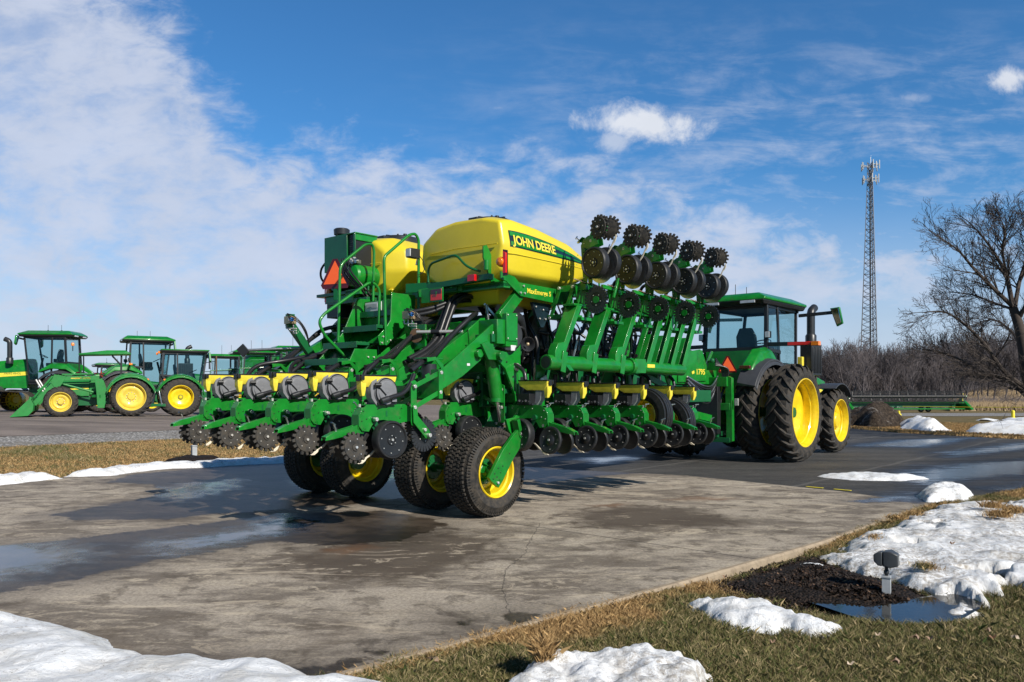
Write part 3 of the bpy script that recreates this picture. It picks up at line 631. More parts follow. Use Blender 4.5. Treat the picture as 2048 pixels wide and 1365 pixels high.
for u in kids(PL):
    if not u.name.startswith('row_unit'): continue
    for c in kids(u):
        if c.name.split('.')[0] in('closing_wheel','gauge_wheel'):
            c.rotation_euler=(Matrix.Rotation(c.rotation_euler.x+rq_.uniform(-.03,.03),3,'X').to_euler()); m_=Matrix.Rotation(c.rotation_euler.z+rq_.uniform(-.04,.04),3,'Z')
            c.rotation_euler=(m_@c.rotation_euler.to_matrix()@Matrix.Rotation(rq_.uniform(0,6.28),3,'Y')).to_euler()
# ---- tanks: loft of rounded sections along x ----
def tank_rings(s,S):   # S rows: x, y_in, y_out, z_bot, z_top, slope_in ; s=-1 right tank, +1 left
    rings=[]
    for x,yi,yo,zb,zt,cut,cr in S:
        y1,y0=yo,yi
        w=y1-y0; h=zt-zb
        P=[(y0+w*.30,zb),(y1-w*.20,zb),(y1-w*.05,zb+h*.10),(y1,zb+h*.34),(y1,zb+h*.62),(y1-w*.03,zb+h*.90),(y1-w*.12,zb+h*.99),(y0+w*.50,zt+.0),(y0+w*.28,zt-h*.03),(y0+w*.06,zt-h*.16),(y0,zt-h*.32),(y0,zb+h*.38),(y0+w*.08,zb+h*.20)]
        rings.append([(x,s*y,z) for y,z in P])
    return rings
def make_tank(s,name,x0=0.):
    # cross sections (y,z): flat outer side with a break line, sloped shoulders, chamfered inner side
    A=[(.62,2.90),(1.52,2.87),(1.74,3.02),(1.79,3.30),(1.74,3.60),(1.45,3.665),(.95,3.68),(.62,3.64),(.36,3.47),(.33,3.20),(.46,3.00)]
    B=[(.55,2.83),(1.55,2.82),(1.79,2.97),(1.84,3.31),(1.76,3.635),(1.42,3.725),(.92,3.745),(.50,3.70),(.22,3.50),(.20,3.20),(.36,2.94)]
    C=[(.55,2.83),(1.55,2.82),(1.79,2.97),(1.84,3.30),(1.75,3.59),(1.40,3.715),(.92,3.74),(.52,3.69),(.22,3.48),(.20,3.20),(.36,2.94)]
    D=[(.55,2.84),(1.55,2.83),(1.78,2.98),(1.83,3.27),(1.74,3.49),(1.40,3.60),(.92,3.62),(.54,3.57),(.26,3.42),(.24,3.20),(.38,2.95)]
    E_=[(.62,3.02),(1.52,3.01),(1.74,3.08),(1.79,3.24),(1.71,3.36),(1.38,3.42),(.92,3.43),(.62,3.41),(.38,3.32),(.36,3.18),(.46,3.07)]
    F_=[(.72,3.14),(1.48,3.13),(1.66,3.16),(1.70,3.23),(1.64,3.29),(1.36,3.32),(.92,3.33),(.72,3.32),(.52,3.28),(.50,3.21),(.58,3.16)]
    st=[(.24,A),(.46,B),(1.0,C),(1.66,D),(2.05,E_),(2.19,F_)]
    if s>0: st[0]=(.24,[(y+.12*max(0,(1.2-y)),z) for y,z in A])
    k=MB(); k.loft([[(x+x0,s*y,z) for y,z in P_] for x,P_ in st],'tank_yellow')
    me=k.mesh(name); o=bpy.data.objects.new(name,me); COL.objects.link(o); o.parent=PL
    for e in me.edges: e.use_edge_sharp=False
    bvm=o.modifiers.new('Bevel','BEVEL'); bvm.width=.075; bvm.segments=5; bvm.limit_method='ANGLE'; bvm.angle_limit=R(9); bvm.profile=.5
    me.polygons.foreach_set('use_smooth',[True]*len(me.polygons))
    k=MB(); ringp=[Vc((x+x0,s*(yv+.004),zv)) for x,yv,zv in((.23,.50,3.31),(.22,1.0,3.33),(.225,1.72,3.315))]; k.tube(ringp,.006,'tank_yellow',5); k.tube([(x0+.30,s*1.800,3.20),(x0+.47,s*1.832,3.20),(x0+1.6,s*1.825,3.19),(x0+1.95,s*1.785,3.19)],.005,'tank_yellow',5); k.build('mould_seam',o)
    k=MB(); c=Vc((x0+.95,s*.95,3.705))
    k.lathe(c,(0,0,1),[(0,.30),(.07,.30),(.085,.27),(.10,.265),(.12,.24),(.125,0)],'black_plastic',36)
    for i in range(8): q=i*math.pi/4; k.beam(c+Vc((math.cos(q)*.05,math.sin(q)*.05,.13)),c+Vc((math.cos(q)*.25,math.sin(q)*.25,.122)),.025,.025,'black_plastic')
    k.box(c.x+.20,c.x+.33,c.y-.06,c.y+.06,c.z+.05,c.z+.16,'black_plastic'); k.tube([c+Vc((.12,0,.12)),c+Vc((.12,0,.20))],.03,'black_plastic',8)
    k.box(c.x-.36,c.x-.22,c.y-.08,c.y+.08,c.z+.04,c.z+.10,'black_plastic')
    k.build('tank_lid',o,.004)
    k=MB(); k.loft([[(x0+.55,s*.55,2.62),(x0+1.65,s*.55,2.62),(x0+1.65,s*1.45,2.62),(x0+.55,s*1.45,2.62)],[(x0+.35,s*.4,2.95),(x0+1.8,s*.4,2.95),(x0+1.8,s*1.6,2.95),(x0+.35,s*1.6,2.95)]][::-1] ,'tank_yellow'); k.build('tank_sump',o,.02)
    return o
tankR=make_tank(-1,'seed_tank'); tankL=make_tank(1,'seed_tank',.0)
# decal draped on the right tank
bpy.context.view_layer.update(); dg=bpy.context.evaluated_depsgraph_get(); dg.update()
ev=tankR.evaluated_get(dg); mt=ev.to_mesh(); bv=BVHTree.FromPolygons([v.co.copy() for v in mt.vertices],[tuple(p.vertices) for p in mt.polygons])
def drape(me,off):
    for v in me.vertices:
        h=bv.ray_cast(Vc((v.co.x,-4,v.co.z)),Vc((0,1,0)))
        if h[0] is not None: v.co.y=h[0].y-off-v.co.y*0
        else: v.co.y=-1.7
def decal(poly,off,mat,name,nx=70,nz=14):   # poly: lower & upper edges as functions of x
    x0,x1,lo,hi=poly; P=[]
    for i in range(nx+1):
        x=x0+(x1-x0)*i/nx
        for j in range(nz+1): z=lo(x)+(hi(x)-lo(x))*j/nz; P.append((x,0,z))
    k=MB(); k.add(P,[(i*(nz+1)+j,(i+1)*(nz+1)+j,(i+1)*(nz+1)+j+1,i*(nz+1)+j+1) for i in range(nx) for j in range(nz)],mat)
    o=k.build(name,tankR,fix=False); drape(o.data,off); return o
X0,X1=.36,2.08
def top(x): f=(x-X0)/(X1-X0); return 3.490 + .02*f - .262*f**2.0
def bot(x): f=(x-X0)/(X1-X0); return 3.285 - .045*f
decal((X0,X1,bot,top),.004,'navy_decal','tank_decal')
def t2(x): return top(x)-.012
decal((X0+.012,X1-.07,lambda x: bot(x)+.014,lambda x: bot(x)+.014+max(.004,(t2(x)-bot(x)-.014)*.30)),.007,'green','tank_decal')
decal((X0+.012,X1-.09,lambda x: t2(x)-max(.004,(t2(x)-bot(x))*.28),t2),.007,'green','tank_decal')
nl=text_mesh('tank_lettering','JOHN DEERE',.158,'hopper_yellow',tankR,ext=0.,offset=.0042,space=.97)
for v in nl.data.vertices:
    x=v.co.x*.95+.83; z=v.co.y; z=z*(1.0 if True else 1); v.co=Vc((x,0,3.372-.030*(x-.4)+z))
bm=bmesh.new(); bm.from_mesh(nl.data); bmesh.ops.subdivide_edges(bm,edges=[e for e in bm.edges if e.calc_length()>.06],cuts=2); bmesh.ops.triangulate(bm,faces=bm.faces); bm.to_mesh(nl.data); bm.free(); drape(nl.data,.011)
ev.to_mesh_clear()
# ---- plate below the right tank ----
def P(name,bev=.004,label=None):
    global k
    o=k.build(name,PL,bev)
    if label: o['label']=label
    k=MB(); return o
k=MB(); y=-1.76
k.plate([(.24,y,2.97),(.50,y,2.93),(.58,y,2.87),(1.70,y,2.85),(1.90,y,3.02),(1.93,y,2.98),(1.47,y,2.66),(.62,y,2.70),(.34,y,2.86),(.24,y,2.88)],(0,.016,0),'green')
k.box(.3,1.9,-1.76,-.3,2.80,2.84,'green_dark'); k.box(.3,.42,-1.76,1.76,2.78,2.86,'green'); k.box(1.7,1.8,-1.7,1.7,2.70,2.78,'green')
for x,z in((.66,2.83),(.60,2.74),(.68,2.74)): k.bolt((x,-1.77,z),(0,-1,0),.014,.02)
k.plate([(.24,1.76,2.97),(.50,1.76,2.93),(.58,1.76,2.87),(1.70,1.76,2.85),(1.90,1.76,3.02),(1.47,1.76,2.66),(.62,1.76,2.70),(.24,1.76,2.88)],(0,.016,0),'green')
# brackets with curved guard tube behind the tank
k.tube(bend([(.10,-.62,2.92),(.10,-.62,3.10),(.08,-.70,3.16),(.05,-1.18,3.22),(.08,-1.34,3.05),(.14,-1.52,2.98)],.09),.016,'green_dark',10)
k.tube(bend([(.10,.62,2.92),(.10,.62,3.10),(.05,1.18,3.20),(.14,1.52,2.98)],.09),.016,'green_dark',10)
k.plate([(.10,-1.60,3.28),(.16,-1.60,3.30),(.36,-1.60,3.02),(.42,-1.60,2.86),(.24,-1.60,2.86),(.10,-1.60,3.14)],(0,.02,0),'green')
k.beam((.14,-.55,2.86),(.14,-1.70,2.90),.10,.07,'green_dark'); k.beam((.05,-.5,2.78),(.35,-1.1,2.86),.04,.10,'green'); k.beam((.0,-.3,2.86),(.25,-1.0,2.86),.03,.12,'green_dark')
k.cyl((.10,-1.66,2.98),(.10,-1.66,3.10),.035,'green',12)
tkf=P('tank_frame')
mx=text_mesh('frame_lettering','MaxEmerge 5',.088,'hopper_yellow',tkf,ext=.001,offset=.0016)
for v in mx.data.vertices: v.co=Vc((v.co.x*1.0+.98,-1.771-v.co.z,2.775+v.co.y-.01*v.co.x))
# valve under tank front
k.plate([(.95,-1.66,2.66),(1.35,-1.66,2.66),(1.28,-1.66,2.50),(1.18,-1.66,2.34),(1.12,-1.66,2.34),(1.02,-1.66,2.50)],(0,.05,0),'navy_decal')
for x,z in((1.0,2.6),(1.3,2.6),(1.15,2.57),(1.08,2.45),(1.2,2.45)): k.bolt((x,-1.69,z),(0,-1,0),.012,.02)
P('tank_outlet',.003)
# ---- main frame arms to the rear row units ----
for y in(-1.70,-.94,-.18,.58,1.34):
    yy_=y+(.0 if y<-1.5 else 0.)
    # outer wide plate arm
    k.plate([(.12,y,2.30),(.32,y,2.40),(.40,y,2.42),(.40,y,2.10),(.22,y,2.05),(-.36,y,1.68),(-.70,y,1.52),(-.86,y,1.46),(-.86,y,1.74),(-.70,y,1.75)],(0,.03,0),'green')
    # boxed twin behind
    y2=y+.30
    k.beam((.24,y2,2.28),(-.78,y2,1.70),.10,.17,'green')
    k.plate([(.28,y2-.06,2.42),(.20,y2-.06,2.41),(-.02,y2-.06,2.26),(.0,y2-.06,2.05),(.25,y2-.06,2.12)],(0,.02,0),'green')
    k.box(-.90,-.78,y-.05,y2+.05,1.50,1.60,'green_dark'); k.box(.10,.16,y-.05,y2+.05,2.1,2.2,'green_dark')
    P('rear_lift_arm',.004)
k.box(.16,.44,-1.78,1.78,2.08,2.38,'green'); 
k.box(.30,.52,-1.80,-1.60,2.05,2.46,'green'); k.plate([(.30,-1.805,2.47),(.50,-1.805,2.47),(.50,-1.805,2.12),(.30,-1.805,2.12)],(0,.012,0),'green')
for x in(.32,.48):
    for z in(2.15,2.44): k.bolt((x,-1.812,z),(0,-1,0),.012,.012)
k.box(.38,.48,-1.815,-1.80,2.0,2.07,'white_label')
P('rear_toolbar',.006)
# tank struts
for s in(-1,1):
    k.beam((.68,s*1.70,2.76),(.30,s*1.70,2.40),.07,.15,'green'); P('tank_strut')
    k.beam((1.5,s*1.3,2.75),(1.2,s*1.2,2.0),.08,.10,'green_dark'); P('tank_strut'); k.beam((.4,s*.6,2.8),(.35,s*.6,2.3),.08,.1,'green_dark'); P('tank_strut')

# chassis
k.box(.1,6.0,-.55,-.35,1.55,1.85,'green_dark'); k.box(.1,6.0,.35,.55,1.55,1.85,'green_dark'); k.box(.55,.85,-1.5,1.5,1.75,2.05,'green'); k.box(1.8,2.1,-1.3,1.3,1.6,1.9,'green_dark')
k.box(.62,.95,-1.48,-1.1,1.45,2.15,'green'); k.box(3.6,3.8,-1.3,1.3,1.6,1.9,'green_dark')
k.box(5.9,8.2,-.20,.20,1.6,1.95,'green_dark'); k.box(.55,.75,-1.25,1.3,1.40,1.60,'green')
P('chassis',.006)
# ---- near wheel struts ----
def shx(d):
    k.v=[(p[0]+d,p[1],p[2]) for p in k.v]
def wheel_leg(s):
    global k
    y=s*1.80
    k.plate([(.18,y,2.06),(.30,y,2.10),(.42,y,2.00),(.62,y,1.98),(.86,y,1.78),(1.00,y,1.78),(1.02,y,1.30),(.97,y,1.20),(.95,y,1.12),(.80,y,1.24),(.78,y,1.46),(.60,y,1.78),(.46,y,1.88),(.30,y,1.88)],(0,.035,0),'green')
    k.plate([(.18,y+s*-.25,2.06),(.42,y-s*.25,2.00),(1.0,y-s*.25,1.78),(1.02,y-s*.25,1.30),(.80,y-s*.25,1.24),(.60,y-s*.25,1.78),(.30,y-s*.25,1.88)],(0,.03,0),'green_dark')
    k.cyl((.48,y+s*.08,1.93),(.48,y-s*.33,1.93),.055,'green',16); k.cyl((.20,y+s*-.02,1.95),(.20,y-s*.25,1.95),.05,'green',14)
    k.box(.83,1.03,y-.03 if s<0 else y-.22,y+.22 if s<0 else y+.03,1.36,1.72,'green'); k.box(.865,1.0,y+s*.02,y+s*.036,1.40,1.68,'black')
    k.lathe((.80,y+s*.02,1.80),(0,s,0),[(0,.05),(.02,.05),(.02,.03),(.06,.03),(.06,0)],'steel_light',12)
    for x,z in((.74,1.68),(.72,1.54),(.80,1.46),(.86,1.32),(.92,1.32),(.62,1.86),(.9,1.5)): k.bolt((x,y+s*.02,z),(0,s,0),.014,.004,'black')
    shx(-.33); P('strut_bracket',.004)
    k.tube([(.50,y-s*.14,1.92),(.62,y-s*.14,1.40)],[.085,.085],'green',20); k.cyl((.625,y-s*.14,1.395),(.69,y-s*.14,1.12),.032,'chrome',14); k.cyl((.62,y-s*.14,1.41),(.615,y-s*.14,1.36),.09,'green',20)
    shx(-.33); P('lift_cylinder',.003)
    yl=y+s*.10
    k.plate([(.97,yl,1.40),(1.04,yl,1.36),(1.03,yl,1.18),(.94,yl,1.0),(.93,yl,.90),(.78,yl,.88),(.67,yl,1.03),(.62,yl,1.16),(.78,yl,1.18),(.84,yl,1.24),(.88,yl,1.34)],(0,.04,0),'green')
    k.bolt((.78,yl+s*.02,1.13),(0,s,0),.03,.03); k.bolt((.97,yl+s*.02,1.33),(0,s,0),.03,.02,'green'); k.cyl((.84,yl-s*.2,1.0),(.84,yl+s*.14,1.0),.05,'green',16)
    k.beam((.70,yl-.10,1.16),(.74,yl-.10,1.02),.10,.05,'green')
    shx(-.45); P('link_plate',.004)
    ya=y+s*.21
    k.plate([(.86,ya,1.09),(.92,ya,1.11),(.98,ya,1.06),(.97,ya,.97),(.70,ya,.70),(.50,ya,.44),(.43,ya,.37),(.30,ya,.46),(.27,ya,.50),(.50,ya,.80),(.70,ya,.98)],(0,.045,0),'green')
    k.lathe((.86,ya,1.0),(0,s,0),[(-.03,.075),(.035,.075),(.035,.055),(-.03,.055)],'green',24,True); k.lathe((.86,ya+s*.01,1.0),(0,s,0),[(0,0),(.016,.054)],'black',24)
    for x,z in((.36,.54),(.42,.60),(.40,.50),(.46,.55),(.5,.62),(.34,.48),(.62,.76),(.44,.46)): k.bolt((x,ya+s*.023,z),(0,s,0),.010,.004,'black')
    k.bolt((.41,ya+s*.023,.43),(0,s,0),.018,.02)
    shx(-.52); P('wheel_arm',.005)
    k.lathe((.0,s*1.73,.535),(0,-s,0),[(-.12,0),(-.12,.075),(-.02,.09),(.02,.14),(.055,.155),(.065,.15),(.065,0)],'green',28)
    k.beam((.0,s*1.80,.535),(-.10,ya,.50),.12,.12,'green')
    for i in range(6):
        q=2*math.pi*i/6; k.plate([(math.cos(q)*.07,s*1.86,.535+math.sin(q)*.07),(math.cos(q)*.15,s*1.72,.535+math.sin(q)*.15),(math.cos(q)*.06,s*1.72,.535+math.sin(q)*.06)],Vc((-math.sin(q),0,math.cos(q)))*.01,'green')
    P('wheel_hub',.003)
wheel_leg(-1); wheel_leg(1)
# ---- transport wheels ----
def block_tyre(parent,R0,rr,w):
    k=MB(); Rb=R0-.014; k.lathe((0,0,0),(0,1,0),tyre_prof(Rb,rr,w,.07,.05),'rubber',84)
    n=66
    for j,yy in enumerate(np.linspace(-.43,.43,7)):
        for i in range(n):
            a_=2*math.pi*(i+(j%2)*.5+rng.uniform(-.08,.08))/n; hw=.62*math.pi/n; y0=(yy-.052)*w; y1=(yy+.052)*w; sk=.35*math.pi/n*(1 if j%2 else -1)
            rt=R0-(.012 if abs(yy)>.35 else 0)-(abs(yy)>.42)*.016; P_=[]
            for r_ in(Rb-.03,rt):
                for aa,y_ in((a_-hw,y0),(a_+hw,y0),(a_+hw+sk,y1),(a_-hw+sk,y1)): P_.append((math.cos(aa)*r_,y_,math.sin(aa)*r_))
            k.add(P_,[(4,5,6,7),(0,1,5,4),(1,2,6,5),(2,3,7,6),(3,0,4,7)],'rubber')
    for j in range(90):   # shoulder blocks
        a_=2*math.pi*j/90
        for s in(-1,1): 
            p=Vc((math.cos(a_),0,math.sin(a_))); k.beam(p*(R0-.028)+Vc((0,s*w*.455,0)),p*(R0-.075)+Vc((0,s*(w*.515),0)),.018,.016,'rubber',up=(0,s,0))
    return k.build('tyre',parent,fix=False)
TW=[(-1.73,-1),(-.83,1),(.83,-1),(1.73,1)]
for i,(y,sd) in enumerate(TW):
    if i==0:
        w0=empty('transport_wheel',(.0,y,.535),0,PL); 
        block_tyre(w0,.535,.29,.40)
        k=MB(); L=.19; pr=[(-L,.31),(-L-.012,.30),(-L,.285),(-L+.05,.275),(-L+.06,.255),(-.02,.245),(.0,.225),(.06,.225),(.10,.25),(L,.275),(L,.31)]
        k.lathe((0,0,0),(0,1,0),pr,'yellow',56); k.lathe((0,0,0),(0,1,0),[(.04,.23),(.03,.20),(.05,.16),(.05,0)],'yellow',40)
        k.lathe((0,0,0),(0,-1,0),[(-.05,.155),(.0,.155),(.012,.145),(.012,.07),(.10,.055),(.10,0)],'green_dark',28)
        for q in range(10): k.bolt((math.cos(q*.628)*.125,-.012,math.sin(q*.628)*.125),(0,-1,0),.009,.012,'green')
        k.build('rim',w0)
    else:
        w0=copy_tree(w0); w0.parent=PL
        w0.location=(.0 if i<2 else .08,y,.535)
    w0.rotation_euler=(0,R(17*i),0)
k=MB()
# the near wheel hub reads deeper: axle stub
for s in(-1,1):
  k.cyl((0.0,s*.60,.55),(0.,s*1.9,.55),.045,'green_dark',12); k.beam((0,s*1.28,.55),(.75,s*1.28,1.35),.22,.20,'green_dark'); k.beam((0,s*1.28,.55),(.1,s*1.28,.95),.12,.16,'green_dark'); P('axle_beam',.004)
# ---- right wing: tube, lift arms, toolbars ----
yT=-2.12
k.tube([(.68,yT,1.86),(2.55,yT,1.85)],.095,'green',28); k.tube([(2.62,yT,1.85),(4.05,yT,1.83)],.088,'green',28); k.lathe((.675,yT,1.86),(-1,0,0),[(0,.075),(.004,.0)],'black',24)
k.cyl((2.52,yT,1.85),(2.60,yT,1.85),.125,'green',12); k.box(2.58,2.86,yT-.09,yT+.12,1.76,1.96,'green'); k.box(2.90,3.1,yT-.093,yT-.085,1.84,1.89,'hopper_yellow')
k.plate([(.98,yT-.06,1.92),(1.12,yT-.1,1.76),(1.02,yT-.11,1.76),(.88,yT-.06,1.92)],(0,.02,0),'green')
P('wing_tube',.003)
for i in range(7):
    x0=.86+.665*i if i<3 else 2.90+.345*(i-3)
    dxx=.40; xb=x0; xt=x0+dxx+(.05 if i<3 else 0); zt=2.62
    if i<3:
        k.beam((xb,yT+.02,1.90),(xt,-1.98,zt),.11,.19,'green',up=(0,1,0)) if False else None
        ya,yb=yT-.06,yT+.13
        def bxp(q0,q1,w0,w1,m): k.loft([[(q0[0]-w0,ya,q0[1]),(q0[0]+w0,ya,q0[1]),(q0[0]+w0,yb,q0[1]),(q0[0]-w0,yb,q0[1])],[(q1[0]-w1,ya,q1[1]),(q1[0]+w1,ya,q1[1]),(q1[0]+w1,yb,q1[1]),(q1[0]-w1,yb,q1[1])]],m)
        bxp((xb+.06,1.92),(xt,zt),.05,.05,'green')
        k.plate([(xb-.09,yT-.02,1.82),(xb-.09,yT-.02,2.0),(xb-.03,yT-.02,2.10),(xb+.10,yT-.02,2.12),(xb+.13,yT-.02,1.8)],(0,.12,0),'green'); k.beam((xb+.05,yT-.09,1.74),(xb+.10,yT-.09,2.0),.10,.014,'green',up=(0,1,0))
        k.box(xt-.12,xt+.12,ya,yb,zt-.02,zt+.01,'green')
    else:
        xm=xb+.06; n_=Vc((.78,0,-dxx)).normalized()
        def rq(f,y): return Vc((xm+dxx*f,y,1.88+.76*f))
        ya,yb=yT-.06,yT+.20
        for yl,yh,f0,f1 in((ya,ya+.085,0,1),(yb-.085,yb,0,1),(ya+.085,yb-.085,0,.60),(ya+.085,yb-.085,.88,1)):
            k.plate([rq(f0,yl),rq(f1,yl),rq(f1,yh),rq(f0,yh)],n_*.03,'green')
        k.plate([rq(0,ya)-n_*.05,rq(1,ya)-n_*.05,rq(1,ya)+n_*.05,rq(0,ya)+n_*.05],(0,.014,0),'green')
    P('wing_lift_arm',.004)
k.box(1.50,4.85,-2.10,-1.93,2.60,2.72,'green'); 
for i in range(5):
    x=1.42+.757*i
    k.plate([(x-.20,-2.16,2.88),(x+.02,-2.18,2.92),(x+.22,-2.16,2.86),(x+.36,-2.14,2.78),(x+.2,-2.12,2.62),(x-.1,-2.12,2.66)],(0,.02,0),'green')
    k.beam((x-(.4 if i else .1),-2.2,2.90),(x+.3,-2.2,2.86),.04,.05,'green'); k.tube([(x-.3,-2.22,2.93),(x-.1,-2.24,2.90),(x+.1,-2.22,2.91),(x+.3,-2.24,2.87)],.008,'brass',6)
    k.tube([(x-.12,-2.12,2.5),(x-.12,-2.2,2.8),(x-.05,-2.2,2.88)],.012,'green',6); k.beam((x+.1,-2.15,2.46),(x+.22,-2.15,2.70),.03,.03,'green_dark'); k.box(x-.1,x+.12,-2.2,-2.0,2.42,2.46,'green')
P('upper_toolbar',.003)
k.beam((1.9,-2.3,2.75),(2.02,-2.3,3.02),.03,.03,'green'); k.tube(bend([(1.92,-2.05,2.98),(1.98,-2.05,2.60),(2.15,-2.05,2.60),(2.22,-2.05,2.98)],.02),.014,'green',6); k.box(2.0,2.15,-1.98,-1.93,2.68,2.86,'black'); P('corner_bracket')
# lower wing toolbar & uprights, shade beneath the tube put into their darker green
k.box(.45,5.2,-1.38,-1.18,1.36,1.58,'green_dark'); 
for i in range(6):
    x=.47+.718*i
    k.box(x-.17,x+.17,-1.40,-1.34,1.30,1.72,'green_dark')
    k.plate([(x+.28,-1.5,1.80),(x+.40,-1.5,1.80),(x+.36,-1.5,1.40),(x+.28,-1.5,1.40)],(0,.02,0),'green_dark')
for x in(1.35,2.55,3.6): k.plate([(x-.28,-1.9,1.80),(x+.20,-1.9,1.80),(x+.02,-1.7,1.56),(x-.12,-1.7,1.56)],(0,.02,0),'green_dark')
for x in(2.95,3.75): k.tube([(x,-1.85,1.83),(x+.03,-1.85,1.50)],[.035,.05],'green_dark',12)
k.beam((3.2,yT+.3,1.80),(3.9,yT+.2,1.58),.05,.09,'green_dark'); k.plate([(.86,-1.82,1.84),(1.02,-1.82,1.84),(1.02,-1.82,1.28),(.90,-1.82,1.28),(.84,-1.82,1.6)],(0,.02,0),'green')
k.lathe((.92,-1.86,1.63),(0,-1,0),[(0,0),(0,.05),(.02,.05),(.02,0)],'steel_light',12); k.beam((.92,-1.86,1.63),(1.02,-1.86,1.68),.07,.02,'steel_light',up=(0,1,0))
P('wing_toolbar',.004)
# ---- wing carrier wheels (ribbed) ----
def ribbed(x,y,nm,zc):
    e=empty(nm,(x,y,zc),R(0),PL)
    k=MB(); R0,rr,w=.385,.20,.26
    pr=[(-w*.36,rr),(-w*.5,rr+.04),(-w*.52,rr+.10),(-w*.47,R0-.035)]
    for j in range(5):
        c=-.40+.2*j; pr+= [((c-.075)*w,R0-.012+(.01 if 0<j<4 else -.008)),((c+.075)*w,R0-.012+(.01 if 0<j<4 else -.008)),((c+.085)*w,R0-.03),((c+.115)*w,R0-.03)] if j<4 else [((c-.075)*w,R0-.012),((c+.06)*w,R0-.016)]
    pr+=[(w*.47,R0-.035),(w*.52,rr+.10),(w*.5,rr+.04),(w*.36,rr)]
    k.lathe((0,0,0),(1,0,0),pr,'rubber_clean',72); k.build('tyre',e)
    k=MB(); k.lathe((0,0,0),(-1,0,0),[(.115,rr+.012),(.12,rr),(.09,rr-.01),(.04,rr-.02),(.03,rr-.05),(.05,.10),(.05,.055),(.09,.05),(.09,0)],'yellow',40); k.lathe((0,0,0),(1,0,0),[(.115,rr+.012),(.09,rr-.01),(.0,rr-.02)],'yellow',40)
    for q in range(8): k.bolt((-.045,math.cos(q*.785)*.085,math.sin(q*.785)*.085),(-1,0,0),.008,.012)
    k.build('rim',e); return e
ribbed(2.98,-2.15,'carrier_wheel',1.16); ribbed(3.70,-2.12,'carrier_wheel',1.02)
k=MB(); k.beam((3.2,-1.6,1.5),(3.12,-2.1,1.16),.08,.08,'green_dark'); k.beam((3.9,-1.6,1.5),(3.84,-2.08,1.02),.08,.08,'green_dark'); k.box(3.1,4.0,-1.65,-1.5,1.42,1.55,'green_dark'); k.cyl((3.05,-2.15,1.16),(3.15,-2.15,1.16),.04,'green_dark'); k.cyl((3.75,-2.12,1.02),(3.88,-2.12,1.02),.04,'green_dark'); P('carrier_bracket')
# ---- ladder ----
k.plate([(-.27,-.32,2.78),(.14,-.32,2.78),(.12,-.32,2.50),(-.12,-.32,2.30),(-.34,-.32,2.10),(-.47,-.32,2.09),(-.50,-.32,2.20),(-.36,-.32,2.33),(-.29,-.32,2.42)],(0,.018,0),'green')
k.plate([(-.86,-.32,2.03),(-.52,-.32,2.03),(-.50,-.32,1.84),(-.72,-.32,1.83),(-1.10,-.32,1.46),(-1.28,-.32,1.46),(-1.0,-.32,1.78)],(0,.018,0),'green')
k.plate([(-.27+.0,.40,2.76),(.10,.40,2.76),(.1,.40,2.5),(-.34,.40,2.10),(-.86,.40,1.72),(-1.10,.40,1.46),(-1.28,.40,1.46),(-1.0,.40,1.80),(-.5,.40,2.28)],(0,.018,0),'green')
for x,z in((-.05,2.40),(.04,2.38),(-.36,2.14),(-.44,2.12),(-.30,2.16),(-.42,2.2),(-.66,1.93),(-.57,1.93)): k.bolt((x,-.33,z),(0,-1,0),.013,.016)
P('ladder_side',.003)
for x,z,w_ in((-1.0,1.88,.20),(-.72,2.10,.20),(-.40,2.33,.2),(-.12,2.55,.2)):
    k.box(x-w_/2,x+w_/2,-.31,.39,z-.02,z+.02,'green_dark'); k.box(x-w_/2-.006,x-w_/2+.006,-.31,.39,z-.055,z+.022,'green_dark')
    for a_ in range(7):
        for b_ in range(3): k.cyl((x-.06+b_*.06,-.26+a_*.095,z+.02),(x-.06+b_*.06,-.26+a_*.095,z+.026),.018,'green',8)
P('ladder_step',.002)
k.plate([(-.14,-.30,2.38),(-.14,.40,2.38),(-.14,.40,2.72),(-.14,-.30,2.72)],(.012,0,0),'green'); k.plate([(-.46,-.30,2.12),(-.46,.40,2.12),(-.30,.40,2.30),(-.30,-.30,2.30)],(.012,0,0),'green')
k.plate([(-.80,-.30,1.9),(-.80,.40,1.9),(-.62,.40,2.08),(-.62,-.30,2.08)],(.012,0,0),'green_dark')
for a_ in range(6):
    for b_ in range(3): k.cyl((-.41+b_*.05,-.2+a_*.1,2.175+b_*.05),(-.415+b_*.05,-.2+a_*.1,2.18+b_*.05),.016,'green',8)
P('ladder_riser')
k.box(-.16,-.15,.02,.36,2.50,2.70,'white_label'); k.box(-.165,-.16,.05,.22,2.52,2.58,'light_grey'); k.box(-.165,-.16,.1,.33,2.62,2.68,'light_grey'); P('instruction_label')
rr_=.019
k.tube(bend([(-.38,-.34,2.09),(-.41,-.34,3.18),(-.39,-.34,3.24),(.02,-.34,3.57),(.13,-.34,3.60),(.185,-.34,3.52),(.18,-.34,2.55)],.10),rr_,'green',12)
P('handrail')
k.tube(bend([(-.62,.34,2.16),(-.59,.34,3.17),(-.17,.34,3.50),(-.05,.34,3.52),(-.02,.34,3.42),(-.04,.34,2.70)],.10),rr_,'green',12)
P('handrail')
k.tube(bend([(-.24,-.02,1.98),(-.22,-.02,2.84),(-.30,-.02,2.92),(-.40,-.02,2.92),(-1.10,-.02,2.46),(-1.18,-.02,2.36),(-1.10,-.02,2.20),(-.60,-.02,1.80)],.09),rr_,'green',12)
P('handrail')
